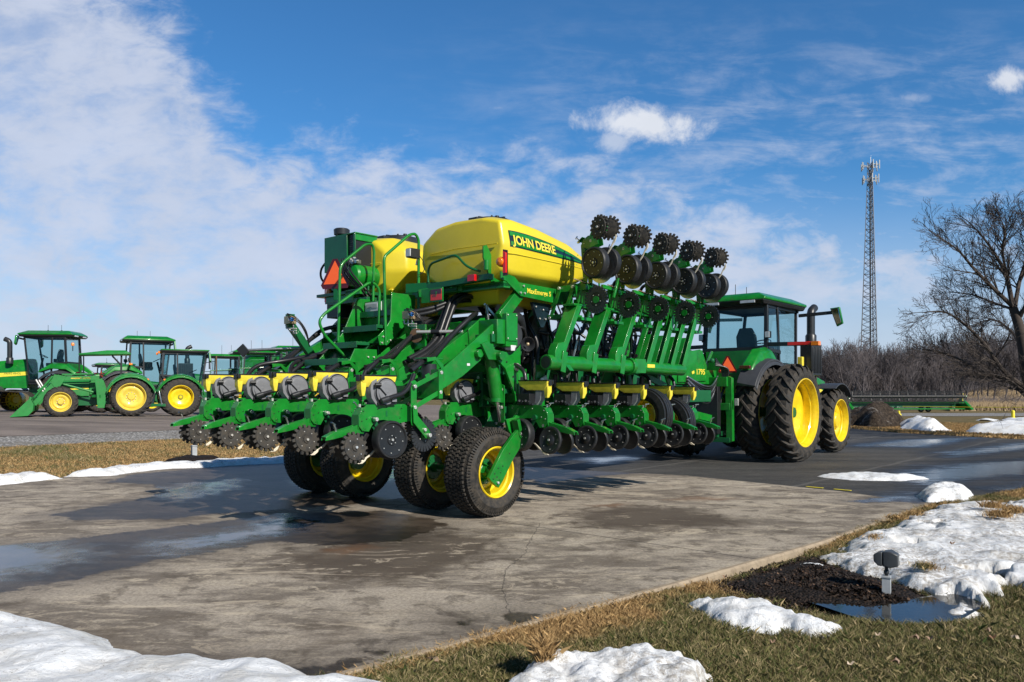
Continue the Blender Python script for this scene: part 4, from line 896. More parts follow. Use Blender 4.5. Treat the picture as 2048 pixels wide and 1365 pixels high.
k.box(-.03,.13,-.43,-.33,3.26,3.38,'black_plastic'); k.box(-.045,-.03,-.425,-.335,3.27,3.37,'lamp_glass'); k.cyl((.14,-.38,3.31),(.14,-.34,3.18),.012,'steel'); k.tube(spline([(.12,-.38,3.34),(.22,-.40,3.22),(.20,-.42,3.10),(.12,-.4,3.04)],4),.006,'hose',6); P('work_lamp',.006)
marker0=set(bpy.data.objects)
# ---- generator / cooler box, compressor, SMV ----
bx0,bx1,by0,by1=-.52,-.14,.28,.78
k.box(bx0,bx1,by0,by1,3.12,3.60,'green_dark'); k.plate([(bx0,.12,3.50),(bx0,.12,3.60),(bx1,.12,3.60),(bx1,.12,3.50)],(0,.01,0),'green'); k.box(bx0,bx1,.10,.28,3.585,3.60,'green'); k.box(bx0-.004,bx0+.01,.10,.14,3.2,3.6,'green_dark')
P('cooler_housing',.005)
k.box(bx0+.03,bx1,.13,.28,3.16,3.58,'black'); 
for i in range(9): k.box(bx0+.02,bx0+.03,.15,.25,3.30+i*.028,3.31+i*.028,'black_plastic')
k.cyl((-.45,.2,3.26),(-.56,.2,3.26),.03,'black_plastic',10); k.box(-.52,-.44,.14,.20,3.17,3.23,'steel_light')
k.lathe((-.40,.55,3.60),(0,0,1),[(0,.05),(.03,.05),(.03,.105),(.10,.11),(.115,.09),(.115,0)],'black_plastic',28)
P('cooler_fan',.003)
k.tube([(-.55,.10,3.02),(-.05,.10,3.02)],.15,'green',28); k.lathe((-.55,.10,3.02),(-1,0,0),[(0,.15),(.03,.14),(.05,.10),(.06,.0)],'green',28); k.bolt((-.61,.1,3.0),(-1,0,0),.018,.012)
P('air_tank',.003)
k.tube([(-.50,.55,3.02),(0,.55,3.02)],.17,'green_dark',24); k.lathe((-.50,.33,3.05),(-1,0,0),[(0,.13),(.04,.12),(.06,.08),(.10,.07),(.1,0)],'black_plastic',24)
k.box(-.6,.3,-.0,.85,2.78,2.82,'green_dark'); k.box(-.55,-.45,.1,.7,2.70,2.78,'green'); k.box(-.6,-.56,-.1,.2,2.76,2.83,'green'); k.box(-.5,-.3,.45,.75,2.5,2.75,'black')
for i,(a_,b_) in enumerate(((.02,-.05),(.05,-.1),(.10,-.02),(-.05,-.15))): k.tube(spline([(-.60,a_+.2,3.25),(-.66,a_+.05,3.05),(-.58,a_-.10,2.85),(-.40,b_-.05,2.65),(-.2,b_,2.5)],5),.012,'hose',8)
k.tube(spline([(-.4,.80,3.35),(-.48,.90,3.2),(-.46,.92,3.05),(-.35,.85,2.95)],5),.016,'hose',8)
for i in range(10): k.tube([(-.56,-.02+i*.03,3.20+.02*(i%3)),(-.60,-.02+i*.03,3.20+.02*(i%3))],.014,'steel_light',6)
k.box(-.58,-.50,.0,.18,3.17,3.22,'steel'); 
P('air_compressor',.003)
# SMV emblem
k.plate([(-.70,.325,3.24),(-.70,.255,3.24),(-.70,.07,2.90),(-.70,.10,2.85),(-.70,.48,2.85),(-.70,.51,2.90)],(.006,0,0),'dark_red'); k.plate([(-.706,.29,3.215),(-.706,.115,2.91),(-.706,.465,2.91)],(.003,0,0),'smv_red'); k.beam((-.69,.29,2.86),(-.69,.29,2.7),.05,.02,'green_dark'); k.beam((-.69,.29,3.0),(-.5,.29,3.0),.04,.04,'green_dark')
am=R(20)
k.v=[(-.70+(x+.70)*math.cos(am)-(y-.29)*math.sin(am),.29+(x+.70)*math.sin(am)+(y-.29)*math.cos(am),z) for x,y,z in k.v]
P('slow_vehicle_sign',0,'fluorescent red triangle sign with a dark red border')
for o in set(bpy.data.objects)-marker0:
    if o.type=='MESH':
        for v in o.data.vertices: v.co=Vc(((v.co.x+.5)*1.063-.05,(v.co.y-.2)*1.063+.80,(v.co.z-1.5)*1.063+1.5))
k.box(-.1,.55,.4,1.3,2.74,2.80,'green_dark'); k.beam((.3,.8,2.78),(.4,.8,2.4),.1,.1,'green_dark'); P('cooler_shelf')
def marker(x,y,z,s):
    global k
    k.plate([(x,y-.02,z+.10),(x,y+.03,z+.12),(x,y+.03,z-.14),(x,y-.02,z-.14)],(.02,0,0),'red_bright'); k.plate([(x+.012,y-.035,z+.13),(x+.012,y+.045,z+.15),(x+.012,y+.045,z-.17),(x+.012,y-.035,z-.17)],(.006,0,0),'dark_red')
    k.lathe((x,y-s*.07,z+.0),(-1,0,0),[(0,.055),(.03,.05),(.045,.0)],'amber',18); k.lathe((x+.03,y-s*.07,z),(1,0,0),[(-.03,.06),(.02,.06),(.03,.0)],'black',18)
    k.beam((x+.03,y-s*.02,z-.08),(x+.2,y-s*.15,z-.12),.02,.02,'black')
    P('marker_light')
marker(.08,-1.98,3.05,-1); marker(0.,1.47,2.95,1)
k.box(-.01,0.,-.98,-.78,2.66,2.80,'red_bright'); k.box(-.006,.01,-1.0,-.6,2.64,2.82,'green'); k.box(-.012,-.008,-.98,-.78,2.74,2.80,'dark_red'); k.beam((.0,-.9,2.72),(.25,-.7,2.8),.05,.1,'green_dark'); P('rear_reflector',.002); k.box(.05,.10,-1.50,-1.38,2.86,2.94,'red_reflector'); P('tail_lamp',.002)
# ---- hydraulic valve blocks ----
def valve(x,y,z):
    k.box(x,x+.10,y-.12,y+.02,z,z+.10,'brass'); k.cyl((x,y-.14,z+.05),(x,y-.18,z+.05),.026,'pipe_blue',12); k.cyl((x,y-.12,z+.05),(x,y-.14,z+.05),.03,'steel_light',12)
    for i in range(3): k.tube(bend([(x+.02+i*.03,y-.04*i,z),(x+.02+i*.03,y-.04*i,z-.06-.03*i),(x+.05,y-.2,z-.07-.03*i)],.02),.010,'steel_light',8)
    k.box(x+.01,x+.09,y-.1,y,z+.10,z+.13,'green_dark')
    for i in range(3): k.tube(spline([(x+.05,y-.08,z+.08),(x-.03,y-.10-.02*i,z+.13-.03*i),(x+.05,y-.22-.02*i,z+.06-.03*i),(x+.16,y-.26,z-.10-.03*i),(x+.25,y-.2,z-.3)],4),.007,'hose',6)
valve(-1.0,1.0,2.40); k.beam((-.95,.98,2.42),(-.6,.98,2.0),.08,.1,'green_dark'); P('hydraulic_valve_block',.002)
valve(-.28,-.56,2.42); k.beam((-.2,-.55,2.42),(-.1,-.55,2.2),.1,.1,'green'); P('hydraulic_valve_block',.002)
k.lathe((-.25,-.78,2.20),(-1,-.3,0),[(0,.09),(.02,.09),(.02,.0)],'rust',24); k.plate([(-.2,-.62,2.34),(-.2,-.90,2.34),(-.2,-.90,2.06),(-.2,-.70,2.02)],(.03,0,0),'green'); k.cyl((-.30,-.84,2.24),(.0,-1.35,2.24),.022,'steel_light',10); k.cyl((-.2,-1.0,2.24),(-.15,-1.1,2.24),.03,'black',10)
P('pivot_link',.002)
k.cyl((-1.3,1.5,2.05),(-.6,1.0,2.1),.02,'steel',8); k.plate([(-1.32,1.5,2.14),(-1.38,1.56,2.06),(-1.32,1.5,1.96),(-1.26,1.44,2.04)],(.03,.03,0),'black')
P('marker_rod',.002)
# ---- clutter: seed hoses ----
HN=[0]
def hose(pts,r=.028,m='hose'):
    k.tube(spline(pts,6),r,m,10); HN[0]+=1
    if HN[0]<98: P('hose',0)
for i,(dy_,dz_) in enumerate(((0,0),(.07,.03),(.15,-.02))):
    hose([(-.62,-1.12+dy_,1.86+dz_),(-.35,-1.12+dy_,1.98+dz_),(-.12,-1.10+dy_,2.16+dz_),(.03,-1.08+dy_,2.42+dz_),(.18,-1.06+dy_,2.64+dz_*1.5),(.45,-1.04+dy_,2.735+dz_),(.80,-1.0+dy_,2.69+dz_),(1.05,-.95,2.52),(1.15,-.9,2.3)],.033)
for i in range(2): hose([(-.22,-.62,2.46+.05*i),(.0,-.80,2.52+.05*i),(.3,-.95,2.66+.03*i),(.6,-.98,2.68+.03*i),(.9,-.9,2.5)],.028)

for j,y in enumerate((-1.5,-.74,.02,.78,1.54)):
    hose([(-1.30,y-.36,1.72),(-1.05,y-.30,1.84+.03*(j%2)),(-.72,y-.12,1.92),(-.30,y+.02,2.18),(.05,y+.05,2.42),(.4,y*.8,2.5)],.030); hose([(-1.20,y-.22,1.78),(-.9,y-.1,1.86),(-.5,y+.04,2.05),(.0,y+.1,2.35)],.022)
    k.tube([(-.98,y-.30,1.60),(-.98,y-.30,1.80)],.085,'black_plastic',20)
hose([(-1.55,1.1,1.62),(-1.3,1.2,1.83),(-.9,1.1,1.92),(-.4,.7,2.05)],.028); hose([(-1.5,.1,1.62),(-1.2,.5,1.85),(-.7,.6,2.0),(-.3,.6,2.3)],.026)
P('seed_hoses')
for j,y in enumerate((-1.5,-.74,.02,.78,1.54)):
    y-=.30
    k.plate([(-1.10,y-.10,1.86),(-.98,y-.10,1.88),(-.86,y-.10,1.80),(-.84,y-.10,1.62),(-.87,y-.10,1.60),(-.90,y-.10,1.76),(-.98,y-.10,1.84),(-1.10,y-.10,1.82)],(0,.01,0),'green'); k.box(-1.10,-.86,y-.10,y+.1,1.855,1.87,'green'); P('hose_bracket',.002)
rg=random.Random(5)
for i in range(34):
    x=rg.uniform(.7,4.6); y=rg.uniform(-1.4,-.3); z=rg.uniform(1.95,2.5)
    hose([(x-.3,y,z),(x,y-.08,z+rg.uniform(-.12,.15)),(x+.3,y+rg.uniform(-.3,.3),z+rg.uniform(-.2,.2)),(x+.5,y,z-rg.uniform(0,.4))],rg.choice([.014,.022,.03]))
for i in range(26):
    x=.6+.16*i; y=rg.uniform(-1.75,-1.3); hose([(x,y,1.60),(x+.02,y+.05,1.85),(x+.14,y+.15,2.15),(x+.30+rg.uniform(-.2,.2),y+.3,2.45),(x+.3,y+.5,2.75)],rg.choice([.012,.02,.028]))
for x in(1.15,1.85,2.55,3.25): hose([(x-.25,-1.95,2.02),(x-.1,-1.95,1.98),(x+.08,-1.95,2.0),(x+.25,-1.9,2.1)],.030); hose([(x-.25,-1.95,1.96),(x-.1,-1.98,1.93),(x+.08,-1.95,1.95),(x+.25,-1.9,2.06)],.026); hose([(x,-1.9,1.72),(x+.02,-1.86,1.55),(x+.12,-1.7,1.45)],.035)
for i in range(30): 
    x=rg.uniform(.5,4.6); k.beam((x,-1.35,rg.uniform(1.3,2.6)),(x+rg.uniform(-.3,.3),rg.uniform(-1.6,-1.0),rg.uniform(1.4,2.7)),.03,.03,rg.choice(['green_dark','black','steel']))
P('hose_bundle')
# fans / dark housings under tanks
k.lathe((.62,-1.55,2.22),(-.3,-1,0),[(-.25,.20),(0,.22),(.03,.20),(.03,.08),(0,.0)],'black_plastic',28); k.tube(spline([(.60,-1.5,2.40),(.85,-1.5,2.46),(1.05,-1.4,2.34),(1.25,-1.3,2.2)],5),.075,'black_plastic',14)
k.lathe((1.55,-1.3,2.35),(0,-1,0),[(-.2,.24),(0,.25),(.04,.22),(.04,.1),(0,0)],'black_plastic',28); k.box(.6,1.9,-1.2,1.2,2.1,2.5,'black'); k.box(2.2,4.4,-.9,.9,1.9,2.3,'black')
k.lathe((.56,-1.90,2.08),(-.55,-.8,0),[(0,.02),(.03,.04),(.10,.085),(.105,.09),(.09,.085),(.02,.03),(.0,.0)],'black_plastic',24); k.ball((.50,-1.98,2.08),.025,'brass',8)
P('air_fan',.004)
for s in(-1,1): k.tube([(2.0,s*-.5,1.9),(3.2,s*-.7,2.7)],.045,'black',10); 
k.beam((2.1,-1.2,2.1),(2.3,-1.2,2.75),.06,.06,'green_dark'); k.beam((2.9,-1.3,2.0),(3.1,-1.4,2.7),.12,.1,'green_dark'); k.beam((3.5,-1.6,2.0),(3.7,-1.7,2.6),.04,.04,'black'); k.beam((2.4,-1.8,2.0),(2.9,-1.5,2.7),.03,.03,'black'); k.beam((3.0,-1.8,2.65),(2.6,-1.5,2.0),.03,.03,'black'); k.box(2.95,3.15,-1.75,-1.55,2.02,2.25,'green'); k.box(3.,3.1,-1.78,-1.6,2.25,2.38,'black')
P('wing_cylinder')
# left wing: seen only in gaps, simple but real
k.tube([(.68,2.12,1.86),(4.05,2.12,1.83)],.09,'green',18); k.box(.45,5.2,1.18,1.38,1.36,1.58,'green_dark')
P('wing_tube')
for x,y,z in((-.30,-1.718,1.80),(.15,-1.718,2.20)): k.box(x,x+.05,y-.003,y,z,z+.03,'white_label')
for x in(1.5,2.2): k.box(x,x+.06,-2.222,-2.219,1.84,1.88,'white_label') if False else None
P('safety_label')
# ---- tongue, hitch, 1795 plate ----
k.box(5.0,7.0,-1.1,-.6,1.30,1.52,'green_dark'); k.box(5.0,5.2,-1.2,1.2,1.3,1.56,'green'); k.plate([(3.9,-1.9,1.76),(4.15,-1.9,1.76),(4.35,-1.85,1.44),(4.2,-1.85,1.42)],(0,.03,0),'green')
k.box(6.9,8.9,-.25,.25,1.65,1.95,'green'); k.plate([(7.2,-.27,2.30),(8.2,-.27,2.36),(8.4,-.27,2.05),(8.4,-.27,1.72),(7.2,-.27,1.68)],(0,.02,0),'green')
k.plate([(7.6,.25,2.55),(8.0,.25,2.60),(8.3,.25,2.0),(7.6,.25,2.0)],(0,.1,0),'green'); k.box(7.5,8.2,-.24,.24,2.3,2.34,'green')
k.box(8.55,8.75,-.66,.66,1.60,1.80,'green'); k.plate([(8.66,-.66,1.82),(8.66,-.74,1.78),(8.66,-.76,.45),(8.66,-.62,.40),(8.66,-.62,1.0),(8.66,-.60,1.1),(8.66,-.60,1.8)],(.10,0,0),'green'); k.plate([(8.66,.66,2.02),(8.66,.78,1.95),(8.66,.80,.45),(8.66,.62,.40),(8.66,.62,1.9)],(.16,0,0),'green')
k.box(8.6,8.72,-.7,.7,1.10,1.25,'green'); k.beam((6.5,-.3,1.2),(8.6,-.3,.9),.15,.15,'green'); k.beam((7.9,0,.55),(8.7,0,.55),.3,.08,'green'); k.box(8.6,8.72,-.7,.7,.42,.52,'green_dark'); k.box(8.45,8.6,-.5,.5,.6,1.6,'black')
k.box(8.62,8.66,-.88,-.80,1.2,1.35,'steel_light'); k.beam((8.5,-.2,2.0),(8.6,-.3,2.35),.05,.05,'green'); k.ball((8.5,-.35,2.15),.06,'green_dark',8)
k.plate([(8.0,-.28,2.3),(8.0,.1,2.45),(8.0,.3,2.15),(8.0,-.28,2.15)],(.02,0,0),'black')
hit=P('hitch_tongue',.005)
m2=text_mesh('frame_lettering','1795',.20,'hopper_yellow',hit,ext=.002,offset=.004)
for v in m2.data.vertices: v.co=Vc((v.co.x+8.12,-.283-v.co.z,1.90+v.co.y*.8))
k.plate([(7.74,-.285,1.90),(7.84,-.285,1.93),(7.86,-.285,1.87),(7.76,-.285,1.85)],(0,.006,0),'hopper_yellow'); P('hitch_mark')
for i in range(8): hose([(7.5,-.32,1.80-.02*i),(7.9,-.45,1.62-.05*i),(8.3,-.45,1.62-.04*i),(8.62,-.42,1.82)],.018,'steel' if i%3==0 else 'hose')
for i in range(6): hose([(8.55,-.40,2.2-.03*i),(8.75,-.45-.03*i,1.95),(8.7,-.5,1.5),(8.6,-.4,1.15+.05*i)],.02)
for i in range(6): k.box(8.56,8.62,-.45+.05*i,-.42+.05*i,1.15,1.3,'steel_light')
P('hydraulic_hoses')
# ================= tractors =================
def arcp(cx,cz,r,a0,a1,n): return [(cx+r*math.cos(R(a0+(a1-a0)*i/n)),cz+r*math.sin(R(a0+(a1-a0)*i/n))) for i in range(n+1)]
def tractor(name,loc,rz,label,cat,c):
    T=empty(name,loc,rz,label=label,cat=cat); g=lambda a,d: c.get(a,d)
    GR=g('green','green'); YE=g('yellow','yellow'); rr,rw,rim_r=c['rear']; fr,fw,frim=c['front']; wb=c['wb']; tr=c['rtrack']; ft=c['ftrack']
    def part(k,n,bev=.004,p=T,fix=True): return k.build(n,p,bev,fix)
    base=None
    for y in tr:
        s=1 if y>0 else -1
        if base is None:
            base=empty('rear_wheel',(0,y,rr),0,T); lug_tyre('tyre',rr,rim_r-.01,rw,g('lugs',24),.055*rr,base); rim('rim',rim_r,rw,base,g('dish',.22),s,YE,g('hub',.17),10,g('hubo',.0)); w0=base
        else: w0=copy_tree(base,T); w0.location=(0,y,rr)
        if (y>0)!=(tr[0]>0): w0.rotation_euler=(0,R(7),R(180))
        else: w0.rotation_euler=(0,R(11*len(kids(T))),0)
    base=None
    if fr>0:
      for y in ft:
        s=1 if y>0 else -1
        if base is None:
            base=empty('front_wheel',(wb,y,fr),0,T); lug_tyre('tyre',fr,frim-.01,fw,g('lugs',24)-4,.05*fr,base); rim('rim',frim,fw,base,g('fdish',.10),s,YE,g('fhub',.16),8,g('fhubo',.05),windows=g('fwin',0)); w0=base
        else: w0=copy_tree(base,T); w0.location=(wb,y,fr)
        w0.rotation_euler=(0,R(20),g('steer',0)+(0 if s==(1 if ft[0]>0 else -1) else R(180)))
    # chassis, axles
    k=MB(); k.box(-.45,wb*.55,-.32,.32,rr*.62,rr*1.25,'green_dark'); k.cyl((0,-max(tr),rr),(0,max(tr),rr),.11,'green_dark',14); k.box(wb*.5,wb+.45,-.22,.22,fr*.75,fr*1.35,'green_dark')
    if fr>0: k.box(wb-.12,wb+.12,-max(ft)+.15,max(ft)-.15,fr*.85,fr*1.1,'green_dark')
    k.box(-.75,-.4,-.30,.30,rr*.75,rr*1.35,'green'); k.box(-.85,-.75,-.26,.26,rr*.9,rr*1.3,'black')
    for s in(-1,1): k.beam((-.5,s*.35,rr*.6),(-1.25,s*.42,rr*.55),.07,.10,'green_dark'); k.beam((-.55,s*.3,rr*1.35),(-1.05,s*.40,rr*1.30),.06,.08,'green_dark'); k.cyl((-1.0,s*.40,rr*1.3),(-1.1,s*.42,rr*.56),.03,'steel',8)
    part(k,'chassis')
    hx0,hx1,hw,hz0,hz1,hzf=c['hood']
    k=MB(); rg_=[]
    for f in(0,.06,.5,.85,.96,1.):
        x=lerp(hx0,hx1,f); zt=lerp(hz1,hzf,f**1.6); w_=hw*(1 if f<.9 else .93-.35*(f-.96)/.04*(f>.96)); zb=hz0+(.12 if f>.95 else 0)
        rg_.append([(x,-w_,zb),(x,-w_,lerp(zb,zt,.55)),(x,-w_*.92,lerp(zb,zt,.86)),(x,-w_*.62,zt-.015),(x,0,zt),(x,w_*.62,zt-.015),(x,w_*.92,lerp(zb,zt,.86)),(x,w_,lerp(zb,zt,.55)),(x,w_,zb)])
    k.loft(rg_,GR); hd=part(k,'hood',.01)
    for s in(-1,1):
        k=MB(); zz_=lambda x:lerp(hz1,hzf,((x-hx0)/(hx1-hx0))**1.6)
        xa,xb_,xc=hx0+.02,lerp(hx0,hx1,.55),lerp(hx0,hx1,.93); y=s*(hw+.006)
        q=lambda x,f: (x,y,lerp(hz0,zz_(x),f))
        k.plate([q(xa,.44),q(xb_,.40),q(xb_+.08,.30),q(xc,.22),q(xc,.36),q(xb_+.1,.55),q(xa,.56)],(0,.008,0),'hopper_yellow'); part(k,'hood_stripe',0,hd)
        if g('brand',0):
            tt=text_mesh('hood_lettering','JOHN DEERE',.13,'green_dark',hd,ext=.001)
            for v in tt.data.vertices: v.co=Vc((v.co.x*s*-1*g('brandflip',-1)+lerp(hx0,hx1,.25),y+s*.006+s*v.co.z,lerp(hz0,hz1,.495)+v.co.y))
        k=MB(); 
        for i in range(9): xx=lerp(hx0,hx1,.62)+i*.05; k.box(xx,xx+.018,min(s*(hw-.0),s*(hw+.008)),max(s*(hw-.0),s*(hw+.008)),hz0+.06,lerp(hz0,hz1,.35),'black')
        part(k,'hood_grille',0,hd)
    k=MB(); k.box(hx1-.01,hx1+.02,-hw*.75,hw*.75,hz0+.14,hzf-.12,'black'); part(k,'radiator_grille',0,hd)
    for s in(-1,1): k=MB(); k.box(hx1-.02,hx1+.035,s*hw*.48-.10,s*hw*.48+.10,hzf-.28,hzf-.16,'lamp_glass'); part(k,'headlight',.01,hd)
    # cab
    if 'cab' in c:
        x0,x1,cw,zs,zr,zrt=c['cab']; cf=g('cabfloor',rr*1.0); tw=cw-.06; PM=g('post','black')
        k=MB()
        for s in(-1,1):
            k.beam((x0+.04,s*(cw-.04),zs),(x0+.10,s*tw,zr),.08,.09,PM,up=(1,0,0)); k.beam((x1-.25,s*(cw-.04),cf),(x1+.02,s*(tw-.08),zr),.06,.07,PM,up=(1,0,0)); xm=lerp(x0,x1,.36 if g('post_mid',1) else .5)
            k.beam((xm,s*(cw),cf+.1),(xm-.02,s*tw,zr),.05,.07,PM,up=(1,0,0)); k.beam((x0,s*(cw-.02),zs),(xm,s*cw,zs-.06),.05,.08,PM); k.beam((xm,s*cw,cf+.05),(x1-.25,s*(cw-.03),cf+.05),.06,.10,PM); k.beam((x0+.1,s*tw,zr-.02),(x1+.02,s*(tw-.06),zr-.02),.05,.07,PM); k.beam((xm,s*cw,cf+.1),(x0+.05,s*(cw-.03),zs-.05),.04,.08,PM)
        k.beam((x0+.03,-cw,zs),(x0+.03,cw,zs),.07,.10,PM); k.beam((x0+.1,-tw,zr-.02),(x0+.1,tw,zr-.02),.06,.08,PM); k.beam((x1-.02,-tw,zr-.02),(x1-.02,tw,zr-.02),.06,.08,PM); k.box(x0,x1-.2,-cw+.05,cw-.05,cf-.12,cf+.05,'black')
        k.box(x0-.02,x0+.25,-cw+.1,cw-.1,cf,zs-.03,GR if g('rearpanel',1) else 'black')
        cabo=part(k,'cab_frame')
        k=MB(); k.add([(x0+.02,-cw+.05,zs),(x0+.02,cw-.05,zs),(x0+.09,tw-.03,zr),(x0+.09,-tw+.03,zr)],[(0,1,2,3)],'glass'); part(k,'rear_window',0,cabo,False)
        k=MB(); k.add([(x1-.23,-cw+.05,cf+.1),(x1-.23,cw-.05,cf+.1),(x1+.02,tw-.1,zr),(x1+.02,-tw+.1,zr)],[(0,3,2,1)],'glass'); part(k,'windscreen',0,cabo,False)
        for s in(-1,1):
            k=MB(); k.add([(xm+.02,s*cw,cf+.1),(x1-.27,s*(cw-.03),cf+.1),(x1,s*(tw-.07),zr-.04),(xm,s*tw,zr-.04)],[(0,1,2,3) if s<0 else (3,2,1,0)],'glass'); k.add([(x0+.08,s*(cw-.02),zs),(xm-.02,s*cw,zs-.02),(xm-.02,s*tw,zr-.04),(x0+.12,s*tw,zr-.04)],[(0,1,2,3) if s<0 else (3,2,1,0)],'glass'); part(k,'side_window',0,cabo,False)
        k=MB(); xs=lerp(x0,x1,.42); cf_=cf; cf=g('seatf',cf); k.box(xs-.1,xs+.38,-.27,.27,cf+.35,cf+.50,'seat_grey'); k.loft([[(xs-.16,-.25,cf+.45),(xs-.04,-.25,cf+.45),(xs-.04,.25,cf+.45),(xs-.16,.25,cf+.45)],[(xs-.25,-.24,cf+.95),(xs-.12,-.24,cf+.95),(xs-.12,.24,cf+.95),(xs-.25,.24,cf+.95)],[(xs-.26,-.15,cf+1.15),(xs-.16,-.15,cf+1.15),(xs-.16,.15,cf+1.15),(xs-.26,.15,cf+1.15)]],'seat_grey'); k.box(xs-.1,xs+.3,-.62,-.34,cf+.3,cf+.72,'seat_grey'); part(k,'driver_seat',.03,cabo)
        k=MB(); k.cyl((x1-.35,0,cf+.1),(x1-.5,0,cf+.75),.05,'black',8); k.lathe((x1-.52,0,cf+.82),(-.5,0,1),[(0,.19),(.015,.205),(.03,.19),(.015,.178)],'black',24,True); k.cyl((x1-.52,-.19,cf+.83),(x1-.52,.19,cf+.83),.012,'black',6); part(k,'steering_wheel',0,cabo); cf=cf_
        # roof
        ro,rf=g('roof_over',(.28,.22)); k=MB(); rx0,rx1=x0-ro,x1+rf; ww=tw+.10
        k.loft([[(rx0+.08,-ww+.04,zr),(rx1-.05,-ww+.04,zr),(rx1-.05,ww-.04,zr),(rx0+.08,ww-.04,zr)],[(rx0+.0,-ww,zr+.10),(rx1,-ww,zr+.09),(rx1,ww,zr+.09),(rx0,ww,zr+.10)]],'black'); part(k,'roof_underside',.02,cabo)
        k=MB(); k.loft([[(rx0+.02,-ww-.01,zr+.10),(rx1+.03,-ww-.01,zr+.09),(rx1+.03,ww+.01,zr+.09),(rx0+.02,ww+.01,zr+.10)],[(rx0+.05,-ww-.02,zr+.16),(rx1+.02,-ww-.02,zr+.15),(rx1+.02,ww+.02,zr+.15),(rx0+.05,ww+.02,zr+.16)],[(rx0+.25,-ww+.22,zrt),(rx1-.35,-ww+.22,zrt),(rx1-.35,ww-.22,zrt),(rx0+.25,ww-.22,zrt)]],g('roofmat',GR)); part(k,'roof',.025,cabo)
        for s in(-1,1):
            for q in(.42,.62): k=MB(); k.box(rx0-.004,rx0+.03,s*ww*q-.11,s*ww*q+.07,zr+.03,zr+.09,'lamp_glass'); part(k,'work_lamp',.004,cabo)
        if g('sidelamps',1):
            for s in(-1,1): k=MB(); k.box(x0-.06,x0+.04,s*(cw+.02)-.05,s*(cw+.02)+.05,zs+.25,zs+.38,'lamp_glass'); k.box(x0-.04,x0+.06,s*(cw+.02)-.055,s*(cw+.02)+.055,zs+.24,zs+.39,'black'); k.beam((x0,s*cw,zs+.2),(x0,s*cw,zs+.3),.03,.03,'black'); part(k,'work_lamp',.004,cabo)
        if g('bars',1):
            bl=g('barlen',1.25)
            for s in(-1,1):
                k=MB(); k.beam((x0+.05,s*cw,zs+.10),(x0+.0,s*(cw+bl),zs+.07),.07,.09,'black'); k.box(x0-.045,x0-.035,min(s*(cw+bl*.42),s*(cw+bl*.86)),max(s*(cw+bl*.42),s*(cw+bl*.86)),zs+.05,zs+.12,'red_bright'); k.box(x0-.07,x0+.07,min(s*(cw+bl*.88),s*(cw+bl*1.02)),max(s*(cw+bl*.88),s*(cw+bl*1.02)),zs+.03,zs+.12,'amber'); k.beam((x0,s*(cw+bl*.92),zs),(x0,s*(cw+bl*.92),zs-.2),.015,.015,'black'); part(k,'marker_bar',.004)
        for s in(-1,1):
            ml=g('mirror',.62); k=MB(); k.beam((x1,s*tw,zr-.12),(x1+.1,s*(cw+ml),zr-.08),.05,.08,'black'); k.plate([(x1+.1,s*(cw+ml-.05),zr+.02),(x1+.1,s*(cw+ml+.17),zr+.04),(x1+.13,s*(cw+ml+.24),zr-.35),(x1+.13,s*(cw+ml+.10),zr-.42)],(.07,0,0),GR); k.plate([(x1+.05,s*(cw+ml-.03),zr),(x1+.05,s*(cw+ml+.15),zr+.02),(x1+.08,s*(cw+ml+.21),zr-.33),(x1+.08,s*(cw+ml+.11),zr-.38)],(.02,0,0),'mirror_glass'); part(k,'mirror',.008)
        for i in range(g('antennas',2)): k=MB(); k.cyl((x0+.5+.6*i,.2,zrt),(x0+.5+.6*i,.2,zrt+.3),.008,'black',5); k.cyl((x0+.5+.6*i,.2,zrt),(x0+.5+.6*i,.2,zrt+.05),.04,'black',8); part(k,'antenna',0)
    # fenders
    fh=g('fender',(.12,.0,.95)); ri=min(abs(a) for a in tr)
    for s in(-1,1):
        k=MB(); y0,y1=s*(g('cabw_in',.78)-.02),s*(ri+rw*.5+.04); Rf=rr+.10
        a=arcp(0,rr,Rf,g('fa0',150),g('fa1',35),12); b2=arcp(0,rr,Rf+.03,g('fa0',150),g('fa1',35),12)
        rings=[[(a[i][0],y0,a[i][1]),(a[i][0],y1,a[i][1]-.03),(b2[i][0],y1,b2[i][1]-.02),(b2[i][0],y0,b2[i][1]+.05)] for i in range(13)]
        k.loft(rings,g('fendmat','fender_grey')); k.loft([[(p[0],y1-s*.01,p[1]-.03),(p[0],y1+s*.03,p[1]-.06),(p[0]*1.0,y1+s*.03,p[1]-.12)] for p in a],g('fendmat','fender_grey'))
        part(k,'fender',.006)
        if g('shoulder',1):
            k=MB(); k.loft([[(-.85,y0,rr+.80),(-.80,s*(ri+.12),rr+.80),(-.72,s*(ri+.12),rr+.98),(-.75,y0,rr+1.05)],[(-.35,y0,rr+1.08),(-.35,s*(ri+.18),rr+1.10),(-.33,s*(ri+.1),rr+1.30),(-.3,y0,rr+1.38)],[(.35,y0,rr+1.14),(.35,s*(ri+.16),rr+1.14),(.35,s*(ri+.06),rr+1.36),(.35,y0,rr+1.46)],[(.9,y0,rr+.95),(.9,s*(ri+.1),rr+.95),(.9,s*(ri+.02),rr+1.05),(.9,y0,rr+1.1)]],GR); part(k,'fender_top',.03)
            k=MB(); yl=s*(ri-.02); k.box(-.86,-.78,min(yl-.12,yl+.12),max(yl-.12,yl+.12),rr+.93,rr+1.0,'dark_red'); part(k,'tail_light',.01)
        else:
            k=MB(); yl=s*(ri-.05); k.ball((-rr*.72,yl,rr*1.86),.10,'red_reflector',12,(.7,1.2,.7)); k.ball((-rr*.76,yl+s*.12,rr*1.86),.08,'amber',12,(.7,1,.7)); part(k,'tail_light',0)
